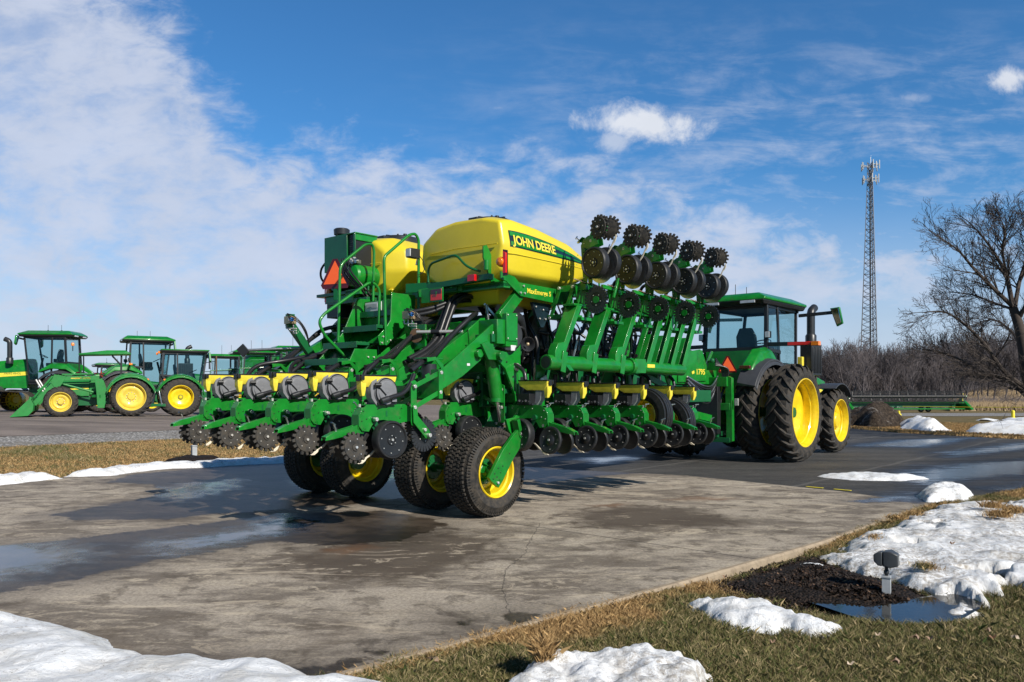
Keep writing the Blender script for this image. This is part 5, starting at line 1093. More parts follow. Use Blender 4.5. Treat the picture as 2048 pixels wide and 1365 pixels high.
    # exhaust, intake
    if 'exhaust' in c:
        ex,ey,ez0,ez1,er=c['exhaust']; k=MB(); k.tube([(ex,ey,ez0),(ex,ey,ez0+.25),(ex,ey,ez0+.3)],[er*1.35,er*1.35,er],'black_plastic',18); k.tube(bend([(ex,ey,ez0+.25),(ex,ey,ez1),(ex+.22,ey,ez1+.10)],.14,6),er,'black_plastic',18); part(k,'exhaust_stack',0)
        if g('intake',1):
         k=MB(); k.box(ex-.4,ex+.25,ey-.18,ey+.12,ez0-.75,ez0+.02,'black_plastic'); 
         for i in range(6): k.box(ex-.36+i*.1,ex-.32+i*.1,ey-.20,ey-.17,ez0-.7,ez0-.05,'black')
         k.box(ex-.62,ex-.5,ey-.02,ey+.1,ez0-.75,ez0-.3,'hopper_yellow'); part(k,'intake_box',.01)
    if fr>0 and g('ffend',1):
        for s in(-1,1):
            k=MB(); y=s*max(ft); a=arcp(wb,fr,fr+.10,120,40,8); k.loft([[(p[0],y-.24,p[1]),(p[0],y+.24,p[1]),(p[0],y+.24,p[1]+.025),(p[0],y-.24,p[1]+.025)] for p in a],'fender_grey'); k.beam((wb,y-s*.5,fr*1.3),(wb,y-s*.1,fr*2+.1),.06,.06,'black'); part(k,'front_fender',.004)
    if g('smv',1):
        sx,sy,sz,q=c.get('smvpos',(-.82,.0,rr*1.95,.20)); k=MB(); k.plate([(sx,sy-.03,sz+q),(sx,sy+.03,sz+q),(sx,sy+q,sz-q*.62),(sx,sy+q*.9,sz-q*.8),(sx,sy-q*.9,sz-q*.8),(sx,sy-q,sz-q*.62)],(.006,0,0),'dark_red'); k.plate([(sx-.006,sy,sz+q*.88),(sx-.006,sy+q*.83,sz-q*.62),(sx-.006,sy-q*.83,sz-q*.62)],(.003,0,0),'smv_red'); k.beam((sx+.01,sy,sz-q*.7),(sx+.2,sy,sz-q),.04,.04,'black'); am=R(g('smvturn',18)); k.v=[(sx+(x-sx)*math.cos(am)-(y-sy)*math.sin(am),sy+(x-sx)*math.sin(am)+(y-sy)*math.cos(am),z) for x,y,z in k.v]; part(k,'slow_vehicle_sign',0)
    return T
def loc_pl(X,Y): return (PO[0]+X*UU[0]+Y*VV[0],PO[1]+X*UU[1]+Y*VV[1],0)
MT=tractor('tractor',loc_pl(9.78,0),PROT,'big green row crop tractor with dual yellow rear wheels hitched to the planter','tractor',
  dict(rear=(1.045,.50,.70),rtrack=(-1.62,-.90,.90,1.62),front=(.785,.44,.49),ftrack=(-1.28,1.28),wb=3.22,steer=0,dish=.26,hub=.10,hubo=-.04,fdish=.13,fhub=.19,fhubo=.06,lugs=23,
  hood=(2.75,5.35,.42,1.25,2.22,1.80),cab=(.48,2.45,.80,2.46,3.46,3.74),cabfloor=1.35,seatf=1.85,exhaust=(3.30,-.72,2.65,3.52,.10),smvpos=(-.80,-.47,2.06,.20),barlen=1.15,mirror=.72,cabw_in=.80))
# hub bolts and axle bar on the outer dual
# ---- left yard vehicles ----
def hz(x,y): return H(x,y)-.01
def onyard(px,D): x=(px-1024)/FX*D; return (x,D,hz(x,D))
T2=tractor('loader_tractor',onyard(262,31.6),R(206),'older green open station tractor with canopy, tan seat and front loader bucket','tractor',
  dict(green='green_old',yellow='yellow_old',rear=(.77,.42,.50),rtrack=(.78,-.78),front=(.585,.32,.34),ftrack=(.80,-.80),wb=2.38,dish=.12,hub=.13,fdish=.08,fhub=.10,lugs=20,ffend=0,
  hood=(1.45,2.85,.30,.80,1.42,1.32),fendmat='green_old',shoulder=0,cabw_in=.5,smv=0,fa0=165,fa1=15,brand=0))
def SH(k,d): k.v=[(p[0]+d,p[1],p[2]) for p in k.v]
k=MB()
for s in(-1,1):
    k.beam((-.25,s*.42,.9),(-.28,s*.42,2.36),.07,.07,'black'); k.beam((-.28,s*.42,2.0),(.05,s*.42,2.38),.05,.05,'black')
k.beam((-.28,-.42,2.34),(-.28,.42,2.34),.07,.07,'black'); SH(k,.62); k.build('roll_bar',T2,.004)
k=MB(); k.loft([[(-.75,-.62,2.42),(1.05,-.62,2.36),(1.05,.62,2.36),(-.75,.62,2.42)],[(-.72,-.64,2.48),(1.06,-.64,2.42),(1.06,.64,2.42),(-.72,.64,2.48)],[(-.55,-.5,2.58),(.1,-.5,2.57),(.1,.5,2.57),(-.55,.5,2.58)]],'green_old'); SH(k,.75); k.build('canopy',T2,.02)
k=MB(); k.box(-.30,.15,-.22,.22,1.22,1.34,'tan_seat'); k.loft([[(-.36,-.22,1.30),(-.24,-.22,1.30),(-.24,.22,1.30),(-.36,.22,1.30)],[(-.44,-.2,1.72),(-.34,-.2,1.72),(-.34,.2,1.72),(-.44,.2,1.72)]],'tan_seat'); SH(k,.55); k.build('seat',T2,.03)
k=MB(); k.cyl((.7,0,1.3),(.55,0,1.6),.03,'black'); k.lathe((.53,0,1.62),(-.5,0,1),[(0,.16),(.02,.175),(.03,.16),(.02,.15)],'black',20,True); SH(k,.5); k.build('steering_wheel',T2)
k=MB(); k.box(.55,.95,-.32,.32,.85,1.40,'green_old'); k.box(.3,.9,-.5,.5,.72,.80,'black'); SH(k,.5); k.build('dash_body',T2,.02)
for s in(-1,1):
    k=MB(); k.plate([(.62,s*.82,.35),(.86,s*.82,.35),(.90,s*.82,1.0),(.95,s*.82,1.42),(.70,s*.82,1.48),(.55,s*.82,1.0)],(0,.05,0),'green_old'); k.beam((1.0,s*.5,.8),(.7,s*.8,.8),.2,.1,'green_old'); SH(k,.3); k.build('loader_post',T2,.004)
    k=MB(); k.beam((.80,s*.72,1.50),(2.15,s*.72,1.46),.07,.16,'green_old'); k.beam((2.10,s*.72,1.50),(2.95,s*.72,.50),.07,.17,'green_old'); k.beam((1.0,s*.72,1.65),(2.05,s*.72,1.62),.04,.05,'green_old'); k.plate([(1.9,s*.76,1.55),(2.3,s*.76,1.62),(2.4,s*.76,1.3),(2.2,s*.76,1.0),(2.05,s*.76,1.25)],(0,.03,0),'green_old')
    k.beam((2.15,s*.62,1.60),(2.85,s*.62,1.0),.04,.05,'green_old'); k.cyl((2.9,s*.6,1.42),(2.55,s*.6,.75),.035,'steel_light',8); k.cyl((2.35,s*.66,1.55),(2.95,s*.66,.75),.04,'green_old',8); k.cyl((1.0,s*.72,.95),(2.0,s*.72,1.25),.04,'green_old',8)
    SH(k,.3); k.build('loader_arm',T2,.004)
    k=MB(); k.box(1.45,1.75,s*.757,s*.760,1.46,1.49,'yellow_old') if s>0 else k.box(1.45,1.75,-.760,-.757,1.46,1.49,'yellow_old'); SH(k,.3); k.build('arm_label',T2)
tt=text_mesh('arm_lettering','JOHN DEERE',.09,'yellow_old',T2,ext=.001)
for v in tt.data.vertices: v.co=Vc((1.65-v.co.x,.764,1.485+v.co.y))
k=MB()
prof=[(3.05,.72),(2.95,.50),(2.98,.25),(3.12,.10),(3.65,.04),(3.68,.06),(3.16,.14),(3.02,.28),(3.0,.48),(3.1,.70)]
k.plate([(x,0,z) for x,z in prof],(0,1.9,0),'rust')
for s in(-1,1): k.plate([(3.05,s*.95,.74),(2.94,s*.95,.50),(2.97,s*.95,.25),(3.12,s*.95,.08),(3.70,s*.95,.04)],(0,.03,0),'green_old')
k.plate([(3.03,0,.745),(2.93,0,.50),(2.955,0,.25),(2.945,0,.25),(2.915,0,.50),(3.02,0,.76)],(0,1.9,0),'green_old'); k.beam((3.05,-.95,.74),(3.05,.95,.74),.05,.06,'green_old'); k.beam((3.66,-.95,.06),(3.66,.95,.06),.05,.03,'steel')
SH(k,.3); k.build('loader_bucket',T2,.004)
for s in(-1,1): k=MB(); k.box(.42,.62,s*.62-.18,s*.62+.18,.35,.38,'green_old'); k.box(.42,.62,s*.62-.18,s*.62+.18,.55,.58,'green_old'); k.box(.38,.42,s*.62-.2,s*.62+.2,.3,.85,'green_old'); k.box(.62,.66,s*.62-.2,s*.62+.2,.3,.85,'green_old'); k.build('step',T2,.003)
# big tractor far left, heading left, on front tracks
T1=tractor('track_tractor',onyard(138,38),R(187),'large green cab tractor at the left edge with a yellow hood stripe and orange beacon','tractor',
  dict(rear=(.92,.5,.58),rtrack=(1.05,-1.05),front=(0,0,0),ftrack=(),wb=3.0,hood=(1.6,4.4,.50,1.15,2.55,2.2),cab=(-.25,1.65,.86,2.35,3.55,3.85),cabfloor=1.45,seatf=1.85,exhaust=(2.35,.62,2.3,3.35,.11),intake=0,yellow='black',brand=1,smv=0,bars=0,sidelamps=0,mirror=.30,shoulder=1,cabw_in=.8,lugs=20))
for s in(-1,1):
    k=MB(); pts=[]
    w0,w1=(2.2,.62,.58),(3.05,.58,.52)
    def belt(rad): return [(w1[0]+(w1[2]+rad)*math.cos(R(a)),w1[1]+(w1[2]+rad)*math.sin(R(a))) for a in range(-90,91,15)]+[(1.5+(.5+rad)*math.cos(R(a)),.50+(.5+rad)*math.sin(R(a))) for a in range(90,271,15)]
    o_,i_=belt(.0),belt(-.05); y=s*1.15
    k.loft([[(p[0],y-.25,p[1]),(p[0],y+.25,p[1]),(q[0],y+.25,q[1]),(q[0],y-.25,q[1])] for p,q in zip(o_+o_[:1],i_+i_[:1])],'rubber',False); k.build('rubber_track',T1)
    k=MB(); k.lathe((3.05,s*1.25,.58),(0,s,0),[(-.2,.47),(.18,.47),(.22,.46),(.20,.40),(.14,.36),(.12,.2),(.2,.19),(.24,.16),(.24,0)],'yellow',40)
    for i in range(14): q=2*math.pi*i/14; k.beam(Vc((3.05+.30*math.cos(q),s*1.39,.58+.30*math.sin(q))),Vc((3.05+.40*math.cos(q),s*1.42,.58+.40*math.sin(q))),.05,.03,'black',up=(0,1,0))
    k.build('drive_wheel',T1); k=MB(); a=arcp(3.0,.6,.72,140,20,8); k.loft([[(p[0],y-.28,p[1]),(p[0],y+.28,p[1]),(p[0],y+.28,p[1]+.03),(p[0],y-.28,p[1]+.03)] for p in a],'fender_grey'); k.build('front_fender',T1)
k=MB(); k.lathe((-.45,.7,3.15),(0,0,1),[(0,.07),(.10,.07),(.14,.04),(.14,0)],'amber',14); k.cyl((-.45,.7,2.9),(-.45,.7,3.15),.02,'black'); k.tube(bend([(-.75,.75,1.9),(-.75,.75,2.7),(-.95,.75,2.7),(-.95,.75,1.7)],.1),.03,'black'); k.build('beacon',T1)
T3=tractor('tractor',onyard(240,39.5),R(32),'green cab tractor with black fenders standing behind the canopy tractor','tractor',
  dict(rear=(1.0,.5,.62),rtrack=(-.95,.95),front=(.70,.4,.42),ftrack=(-.95,.95),wb=3.0,hood=(2.55,4.9,.42,1.2,2.1,1.8),cab=(.3,2.2,.80,2.35,3.55,3.86),cabfloor=1.35,seatf=1.85,exhaust=(3.0,-.7,2.5,3.3,.1),lugs=18,barlen=.85,mirror=.5,smvpos=(-.82,.2,1.95,.22)))
T4=tractor('tractor',onyard(358,36.2),R(27),'green utility tractor with rounded cab roof and amber lamps, right of the canopy tractor','tractor',
  dict(rear=(.875,.46,.50),rtrack=(-.88,.88),front=(.60,.34,.34),ftrack=(-.85,.85),wb=2.5,hood=(1.35,3.5,.36,.95,1.72,1.5),cab=(-.78,1.10,.74,1.85,2.85,3.02),cabfloor=1.0,seatf=1.2,roof_over=(.05,.10),lugs=20,bars=0,sidelamps=0,mirror=.1,shoulder=0,fendmat='green',cabw_in=.6,rearpanel=0,dish=.20,hub=.06,hubo=.02,post='black_plastic',antennas=0,fa0=165,fa1=5,smv=0))
T5=tractor('tractor',onyard(196,48.0),R(35),'distant green tractor seen under the canopy roof, with red lights and triangle','tractor',
  dict(rear=(.95,.5,.55),rtrack=(-.95,.95),front=(.65,.4,.40),ftrack=(-.95,.95),wb=2.8,hood=(1.9,4.4,.42,1.2,1.95,1.7),cab=(0.,1.7,.80,1.95,2.75,2.98),cabfloor=1.2,seatf=1.4,lugs=16,barlen=.85,mirror=.3,smvpos=(-.85,-.3,1.9,.26)))
for s in(-1,1): k=MB(); k.box(-.92,-.84,s*.72-.08,s*.72+.08,2.80,2.90,'amber'); k.build('warning_lamp',T4,.01)
k=MB(); k.cyl((1.55,-.45,1.7),(1.55,-.45,2.75),.035,'rust',10); k.build('exhaust_stack',T4)
k=MB()
for s in(-1,1): k.beam((1.4,s*.75,1.75),(3.9,s*.75,1.2),.08,.18,'green'); k.beam((1.7,s*.79,1.73),(2.6,s*.79,1.52),.005,.05,'hopper_yellow'); k.plate([(1.2,s*.75,1.85),(1.5,s*.75,1.85),(1.6,s*.75,.7),(1.3,s*.75,.7)],(0,.06,0),'green'); k.beam((1.4,s*.4,.8),(1.4,s*.75,.8),.2,.2,'green')
k.build('loader_frame',T4,.004)
# ---- combines ----
def combine(px,D,rz,label,first=None):
    loc=onyard(px,D)
    if first: 
        c=copy_tree(first); c.location=loc; c.rotation_euler=(0,0,rz); c['label']=label; return c
    C=empty('combine_harvester',loc,rz,label=label,cat='combine harvester',group='combines parked behind the tractors')
    k=MB(); k.loft([[(x,-1.55,z0),(x,1.55,z0),(x,1.55,z1),(x,1.35,z1+.15),(x,-1.35,z1+.15),(x,-1.55,z1)] for x,z0,z1 in((-.2,1.3,3.3),(-.6,1.2,3.55),(-2.5,1.2,3.6),(-4.6,1.3,3.3),(-5.4,1.7,2.6))],'green'); b_=k.build('body',C,.02)
    for s in(-1,1):
        k=MB(); k.plate([(-.7,s*1.57,2.0),(-3.2,s*1.57,1.9),(-3.2,s*1.57,2.02),(-.7,s*1.57,2.14)],(0,.01,0),'hopper_yellow'); k.build('side_stripe',b_)
        k=MB(); k.plate([(-.35,s*1.56,2.75),(-4.5,s*1.56,2.7),(-4.5,s*1.56,2.73),(-.35,s*1.56,2.78)],(0,.03,0),'black'); k.build('panel_seam',b_)
    k=MB(); k.loft([[(-.7,-1.2,3.7),(-3.2,-1.2,3.7),(-3.2,1.2,3.7),(-.7,1.2,3.7)],[(-.5,-1.5,3.85),(-3.5,-1.5,3.85),(-3.5,1.5,3.85),(-.5,1.5,3.85)]],'green_dark'); k.build('grain_tank',C,.01)
    k=MB()
    for s in(-1,1):
        k.beam((1.55,s*.85,2.0),(1.45,s*.80,3.62),.07,.07,'black'); k.beam((0,s*.9,2.0),(0,s*.85,3.62),.08,.08,'black'); k.beam((1.5,s*.85,2.0),(0,s*.9,2.0),.07,.1,'black')
    k.beam((1.55,-.85,2.0),(1.55,.85,2.0),.07,.1,'black'); k.box(-.1,1.5,-.85,.85,1.85,1.95,'black'); k.box(-.25,-.05,-.9,.9,1.9,3.6,'green_dark'); k.box(.1,.5,-.25,.25,2.3,3.0,'seat_grey'); fr_=k.build('cab_frame',C,.005)
    k=MB(); k.add([(1.57,-.85,2.0),(1.62,0,2.0),(1.57,.85,2.0),(1.47,.8,3.6),(1.55,0,3.6),(1.47,-.8,3.6)],[(0,1,4,5),(1,2,3,4)],'glass'); k.add([(1.53,-.86,2.05),(.02,-.9,2.05),(.02,-.86,3.6),(1.45,-.81,3.6)],[(0,1,2,3)],'glass'); k.add([(1.53,.86,2.05),(.02,.9,2.05),(.02,.86,3.6),(1.45,.81,3.6)],[(3,2,1,0)],'glass'); k.build('cab_glass',fr_,0,False)
    k=MB(); k.loft([[(-.3,-1.0,3.64),(2.0,-.95,3.66),(2.0,.95,3.66),(-.3,1.0,3.64)],[(-.3,-1.02,3.74),(2.1,-1.0,3.76),(2.1,1.0,3.76),(-.3,1.02,3.74)]],'black'); k.build('roof_underside',fr_,.01)
    k=MB(); k.loft([[(-.3,-1.03,3.74),(2.1,-1.0,3.76),(2.1,1.0,3.76),(-.3,1.03,3.74)],[(-.2,-.9,3.90),(1.9,-.8,3.88),(1.9,.8,3.88),(-.2,.9,3.90)]],'green'); k.build('roof',fr_,.02)
    for i in range(6): k=MB(); k.box(2.08,2.12,-.8+i*.28,-.64+i*.28,3.67,3.75,'lamp_glass'); k.build('work_lamp',fr_)
    for s in(-1,1): k=MB(); k.beam((1.5,s*.85,3.4),(1.9,s*1.5,3.4),.04,.04,'black'); k.box(1.85,1.92,s*1.5-.12,s*1.5+.12,2.9,3.45,'black'); k.build('mirror',C,.01)
    for i in range(2): k=MB(); k.cyl((.4+i*.5,.3-.6*i,3.88),(.4+i*.5,.3-.6*i,4.5),.01,'black',5); k.build('antenna',fr_)
    k=MB(); k.loft([[(.2,-.7,1.1),(.2,.7,1.1),(.2,.7,1.9),(.2,-.7,1.9)],[(2.2,-.6,.5),(2.2,.6,.5),(2.2,.6,1.15),(2.2,-.6,1.15)]],'green'); k.build('feeder_house',C,.01)
    k=MB()
    for s in(-1,1): k.plate([(1.9,s*.95,2.0),(.2,s*1.5,2.6),(0,s*1.5,2.9),(0,s*1.5,2.2),(.2,s*1.5,1.95)],(0,.04,0),'green'); k.box(-.1,1.9,min(s*.95,s*1.55),max(s*.95,s*1.55),1.9,1.97,'green'); k.tube(bend([(1.85,s*1.5,1.9),(1.85,s*1.5,2.8),(.1,s*1.5,2.9)],.1),.02,'green')
    k.build('platform',C,.004)
    for s in(-1,1):
        w0=empty('front_wheel',(-.2,s*1.5,.95),0 if s<0 else R(180),C); lug_tyre('tyre',.95,.5,.6,16,.05,w0); rim('rim',.5,.6,w0,.2,-1)
        w0=empty('rear_wheel',(-4.2,s*1.3,.6),0 if s<0 else R(180),C); lug_tyre('tyre',.6,.3,.4,14,.03,w0); rim('rim',.3,.4,w0,.1,-1)
    return C
C1=combine(622,43,R(208),'right combine of the row behind the rear row units, nearest one')
combine(536,47,R(208),'middle combine of the row, cab just right of the utility tractor loader',C1)
combine(474,52,R(208),'farthest combine of the row, partly hidden by the utility tractor',C1)
# ================= snow, mulch, grass =================
for nm_,dq in(('snow',0.),('snow_grimy',.07)):
    m,t,b=nt(nm_); setb(b,.5,spec=.3); b.inputs['Subsurface Weight'].default_value=.0
    tc=N(t,'ShaderNodeTexCoord').outputs['Object']; n1=noise(t,tc,3.2,7,.68,.4); n2=noise(t,tc,26,6,.75); n3=noise(t,tc,120,3,.7); n4=noise(t,tc,1.1,4,.6)
    c=mixc(t,ramp(t,n1,.42,.68),(.90,.92,.95),(.70,.69,.67)); dd=mathn(t,'MULTIPLY',ramp(t,n2,.50-dq,.66-dq),ramp(t,n4,.44-dq,.62-dq,.04,.7)); c=mixc(t,dd,c,(.30,.25,.19))
    c=mixc(t,ramp(t,mathn(t,'MULTIPLY',n3,n2),.33,.42,0.,.75),c,(.13,.10,.07)); n5=noise(t,tc,260,2,.6); c=mixc(t,ramp(t,mathn(t,'ADD',n5,mathn(t,'MULTIPLY',mathn(t,'SUBTRACT',n4,.5),.5)),.66,.72,0.,.7),c,(.16,.13,.10)); t.links.new(c,b.inputs['Base Color'])
    bump(t,b,mathn(t,'ADD',mathn(t,'MULTIPLY',n2,.8),mathn(t,'ADD',mathn(t,'MULTIPLY',n1,1.),mathn(t,'MULTIPLY',n3,.3))),.022)
simple('dirty_snow',(.055,.045,.035),.9,0,0,0,dscale=2,var=.4,bumpd=.05,bscale=8)
m,t,b=nt('spoil'); setb(b,.9,spec=.2); tc=N(t,'ShaderNodeTexCoord').outputs['Object']; n1=noise(t,tc,1.3,7,.75,.5); n2=noise(t,tc,9,6,.75)
c=mixc(t,ramp(t,n2,.35,.7),(.018,.013,.010),(.10,.075,.055)); sp=N(t,'ShaderNodeSeparateXYZ'); t.links.new(tc,sp.inputs[0])
c=mixc(t,ramp(t,mathn(t,'ADD',mathn(t,'MULTIPLY',n1,.7),mathn(t,'MULTIPLY',n2,.3)),.54,.64,0.,.7),c,(.42,.40,.38)); t.links.new(c,b.inputs['Base Color']); bump(t,b,n2,.12)
def fbm(x,y,s,o=4,seed=0.):
    v=0;a=1;t_=0
    for i in range(o): v+=a*mnoise.noise(Vc((x*s+seed,y*s-seed,seed*.37+i))); t_+=a; a*=.5; s*=2.1
    return v/t_
def mound(name,poly,h,w,step,mat='snow',rough=.35,lumps=1.,base=-.03,label=None,cat=None,kind='stuff',zb=None,edge=.5,seed=0.,holes=0.):
    poly=np.array(poly); x0,y0=poly.min(0)-.15; x1,y1=poly.max(0)+.15
    nx=int((x1-x0)/step)+2; ny=int((y1-y0)/step)+2
    gx,gy=np.meshgrid(np.linspace(x0,x1,nx),np.linspace(y0,y1,ny),indexing='ij'); PP=np.stack([gx.ravel(),gy.ravel()],1)
    d=sdist(PP,poly); z=np.zeros(len(PP)); keep=d>-.12
    for i in np.nonzero(keep)[0]:
        x,y=PP[i]; dn=d[i]+fbm(x,y,2.6/max(w*3,.3),4,seed+3)*w*edge*.9
        if holes: dn-=max(0.,fbm(x,y,1.9,4,seed+40)-.10)*holes
        f=max(0.,min(1.,dn/w)); p=(1-(1-f)**2)**.8 if dn>0 else dn*2.0
        hh=h*p*(1+rough*fbm(x,y,1.2/max(w,.2),3,seed+11)*1.6)+ (lumps*.024*fbm(x,y,5.,4,seed)*p if dn>0 else 0)
        z[i]=(H(x,y)+base if zb is None else zb(x,y))+hh
    me=bpy.data.meshes.new(name); idx=np.arange(nx*ny).reshape(nx,ny); f=np.stack([idx[:-1,:-1],idx[1:,:-1],idx[1:,1:],idx[:-1,1:]],-1).reshape(-1,4)
    f=f[keep[f].all(1)]; used=np.unique(f); mp_=-np.ones(nx*ny,int); mp_[used]=np.arange(len(used)); f=mp_[f]
    me.from_pydata([(PP[i][0],PP[i][1],z[i]) for i in used],[],f.tolist()); me.materials.append(MATS[mat]); me.polygons.foreach_set('use_smooth',[True]*len(me.polygons)); me.update()
    o=bpy.data.objects.new(name,me); COL.objects.link(o); return tag(o,label,cat,None,kind)
g0=ground_z
SN=[]
def snow(px,h,w,step,**k):
    pl=[G(a,b) for a,b in px]; SN.append(pl); return mound('snow_bank',pl,h,w,step,**k)
zlow=lambda x,y: ground_z(x,y)
snow([(-500,1250),(-150,1215),(0,1240),(60,1242),(180,1262),(240,1300),(330,1318),(420,1312),(470,1335),(560,1338),(620,1362),(680,1352),(760,1362),(840,1385),(880,1440),(600,1560),(0,1600),(-500,1500)],.13,.40,.022,zb=lambda x,y:-.01,edge=.35,seed=1.)
snow([(990,1400),(1030,1365),(1075,1340),(1110,1335),(1200,1322),(1300,1318),(1360,1330),(1410,1352),(1425,1420),(1350,1520),(1050,1520)],.15,.14,.014,zb=zlow,edge=.9,seed=2.,mat='snow_grimy')
snow([(1385,1205),(1440,1196),(1530,1200),(1585,1218),(1615,1232),(1672,1250),(1672,1268),(1620,1268),(1575,1256),(1500,1256),(1440,1243),(1400,1222)],.10,.15,.013,zb=zlow,edge=.9,seed=4.)
snow([(1660,1120),(1650,1105),(1700,1080),(1770,1060),(1800,1045),(1850,1030),(1880,1022),(1900,1012),(1960,1010),(2060,1008),(2300,1010),(2350,1150),(2048,1180),(1990,1178),(1960,1205),(1905,1215),(1870,1190),(1830,1165),(1760,1145),(1700,1130)],.115,.30,.022,zb=zlow,edge=1.25,seed=6.,holes=2.6,mat='snow_grimy')
snow([(1830,992),(1860,980),(1900,980),(1945,988),(1935,1000),(1855,1004)],.14,.25,.025,zb=lambda x,y:0.,seed=8.)
snow([(1637,953),(1715,948),(1800,952),(1855,958),(1800,962),(1700,960)],.07,.3,.03,zb=lambda x,y:-.005,seed=9.)
snow([(1575,1128),(1600,1118),(1650,1120),(1655,1130),(1600,1133)],.05,.08,.014,zb=lambda x,y: ground_z(x,y)+.02,seed=12.)
snow([(-400,985),(0,962),(60,956),(120,958),(60,964),(0,972),(-400,1000)],.14,.3,.05,seed=13.,zb=lambda x,y:0.)
snow([(138,951),(200,945),(260,938),(330,931),(420,926),(500,923),(580,921),(700,915),(700,921),(585,926),(480,931),(400,936),(330,938),(270,945),(220,952),(140,954)],.10,.22,.045,seed=15.,zb=lambda x,y:0.)
snow([(1800,852),(1840,846),(1890,858),(1915,864),(1850,864),(1805,860)],.5,1.1,.12,seed=17.,lumps=2,zb=lambda x,y:-.05)
snow([(1915,866),(1950,858),(2000,854),(2048,856),(2150,858),(2150,874),(2048,872),(1960,868)],.36,1.0,.12,seed=19.,lumps=2,zb=lambda x,y:-.05)
snow([(1950,838),(1975,836),(2000,839),(1985,840),(1960,840)],.15,.8,.2,seed=21.); snow([(2000,838),(2048,836),(2150,839),(2048,841)],.15,.6,.2,seed=22.)
# spoil heap by the lot
pl=[(G(a,b)[0],G(a,b)[1]) for a,b in [(1690,853),(1705,849),(1760,846),(1800,850),(1812,856),(1780,858),(1720,857)]]
mound('spoil_heap',pl,1.25,2.6,.13,'spoil',.5,5.,label='dark heap of ploughed soil and dirty snow beyond the tractor',cat='dirt pile',kind='thing' if False else None,zb=lambda x,y:-.05,edge=.8,seed=25.)
# mulch beds
m,t,b=nt('mulch'); setb(b,.8,spec=.25); tc=N(t,'ShaderNodeTexCoord').outputs['Object']; vo=N(t,'ShaderNodeTexVoronoi'); vo.inputs['Scale'].default_value=45; t.links.new(tc,vo.inputs[0])
c=mixc(t,ramp(t,vo.outputs['Distance'],.1,.7),(.035,.022,.016),(.006,.004,.003)); t.links.new(c,b.inputs['Base Color']); bump(t,b,vo.outputs['Distance'],.02)
m,t,b=nt('chip'); setb(b,.7,spec=.35); at=attr(t,'rnd'); cr=t.nodes.new('ShaderNodeValToRGB'); t.links.new(at,cr.inputs[0]); e=cr.color_ramp.elements
e[0].color=(.008,.005,.004,1); e[1].color=(.13,.075,.045,1); x_=e.new(.75); x_.color=(.03,.018,.012,1); t.links.new(cr.outputs[0],b.inputs['Base Color'])
MUL=[G(a,b) for a,b in [(1440,1162),(1500,1138),(1560,1118),(1640,1104),(1660,1118),(1700,1128),(1760,1143),(1820,1160),(1860,1178),(1895,1196),(1860,1206),(1800,1214),(1740,1214),(1680,1205),(1620,1196),(1560,1186),(1490,1180)]]
mound('mulch_bed',MUL,.075,.35,.03,'mulch',.2,.6,zb=lambda x,y: ground_z(x,y)+.005,edge=.15)
MUL2=[G(a,b) for a,b in [(322,930),(360,925),(440,923),(455,928),(400,932),(340,934)]]
mound('mulch_bed',MUL2,.16,.3,.06,'mulch',.2,.6,zb=lambda x,y:0.,edge=.2)
def tris_obj(name,V3,rnd,mat,kind='stuff',flat=False):   # V3 (n,k,3) polygons with k corners
    n,kk_,_=V3.shape; me=bpy.data.meshes.new(name); me.vertices.add(n*kk_); me.vertices.foreach_set('co',V3.astype(np.float32).ravel()); me.loops.add(n*kk_); me.loops.foreach_set('vertex_index',np.arange(n*kk_,dtype=np.int32)); me.polygons.add(n); me.polygons.foreach_set('loop_start',np.arange(0,n*kk_,kk_,dtype=np.int32)); me.update(calc_edges=True)
    at=me.attributes.new('rnd','FLOAT','POINT'); at.data.foreach_set('value',np.repeat(rnd,kk_).astype(np.float32)); me.materials.append(MATS[mat]); me.polygons.foreach_set('use_smooth',[False]*n)
    o=bpy.data.objects.new(name,me); COL.objects.link(o); return tag(o,kind=kind)
def inpoly(n,poly,grow=0.):
    poly=np.array(poly); a=poly.min(0); b=poly.max(0); out=[]; tot=0
    while tot<n:
        P_=rng.uniform(a,b,(n*2,2)); P_=P_[sdist(P_,poly)>-grow]; out.append(P_); tot+=len(P_)
    return np.concatenate(out)[:n]
def chips(poly,n,size,zf,name):
    P_=inpoly(n,poly,.08); d=sdist(P_,poly); z=np.array([zf(x,y) for x,y in P_])+np.clip(d/.35,0,1)*.07+rng.uniform(.0,.02,n)
    th=rng.uniform(0,np.pi*2,n); tl=rng.uniform(-.7,.7,n); L=size*rng.uniform(.5,1.6,n); W=L*rng.uniform(.2,.45,n)
    ax=np.stack([np.cos(th)*np.cos(tl),np.sin(th)*np.cos(tl),np.sin(tl)],1)*L[:,None]/2; rl=rng.uniform(-.8,.8,n); bx=np.stack([-np.sin(th)*np.cos(rl),np.cos(th)*np.cos(rl),np.sin(rl)],1)*W[:,None]/2
    c=np.stack([P_[:,0],P_[:,1],z],1); V3=np.stack([c-ax-bx,c+ax-bx,c+ax+bx,c-ax+bx],1); tris_obj(name,V3,rng.random(n)**1.6,'chip')
chips(MUL,26000,.035,lambda x,y: ground_z(x,y)+.003,'mulch_chips'); chips(MUL2,2500,.06,lambda x,y:.02,'mulch_chips')
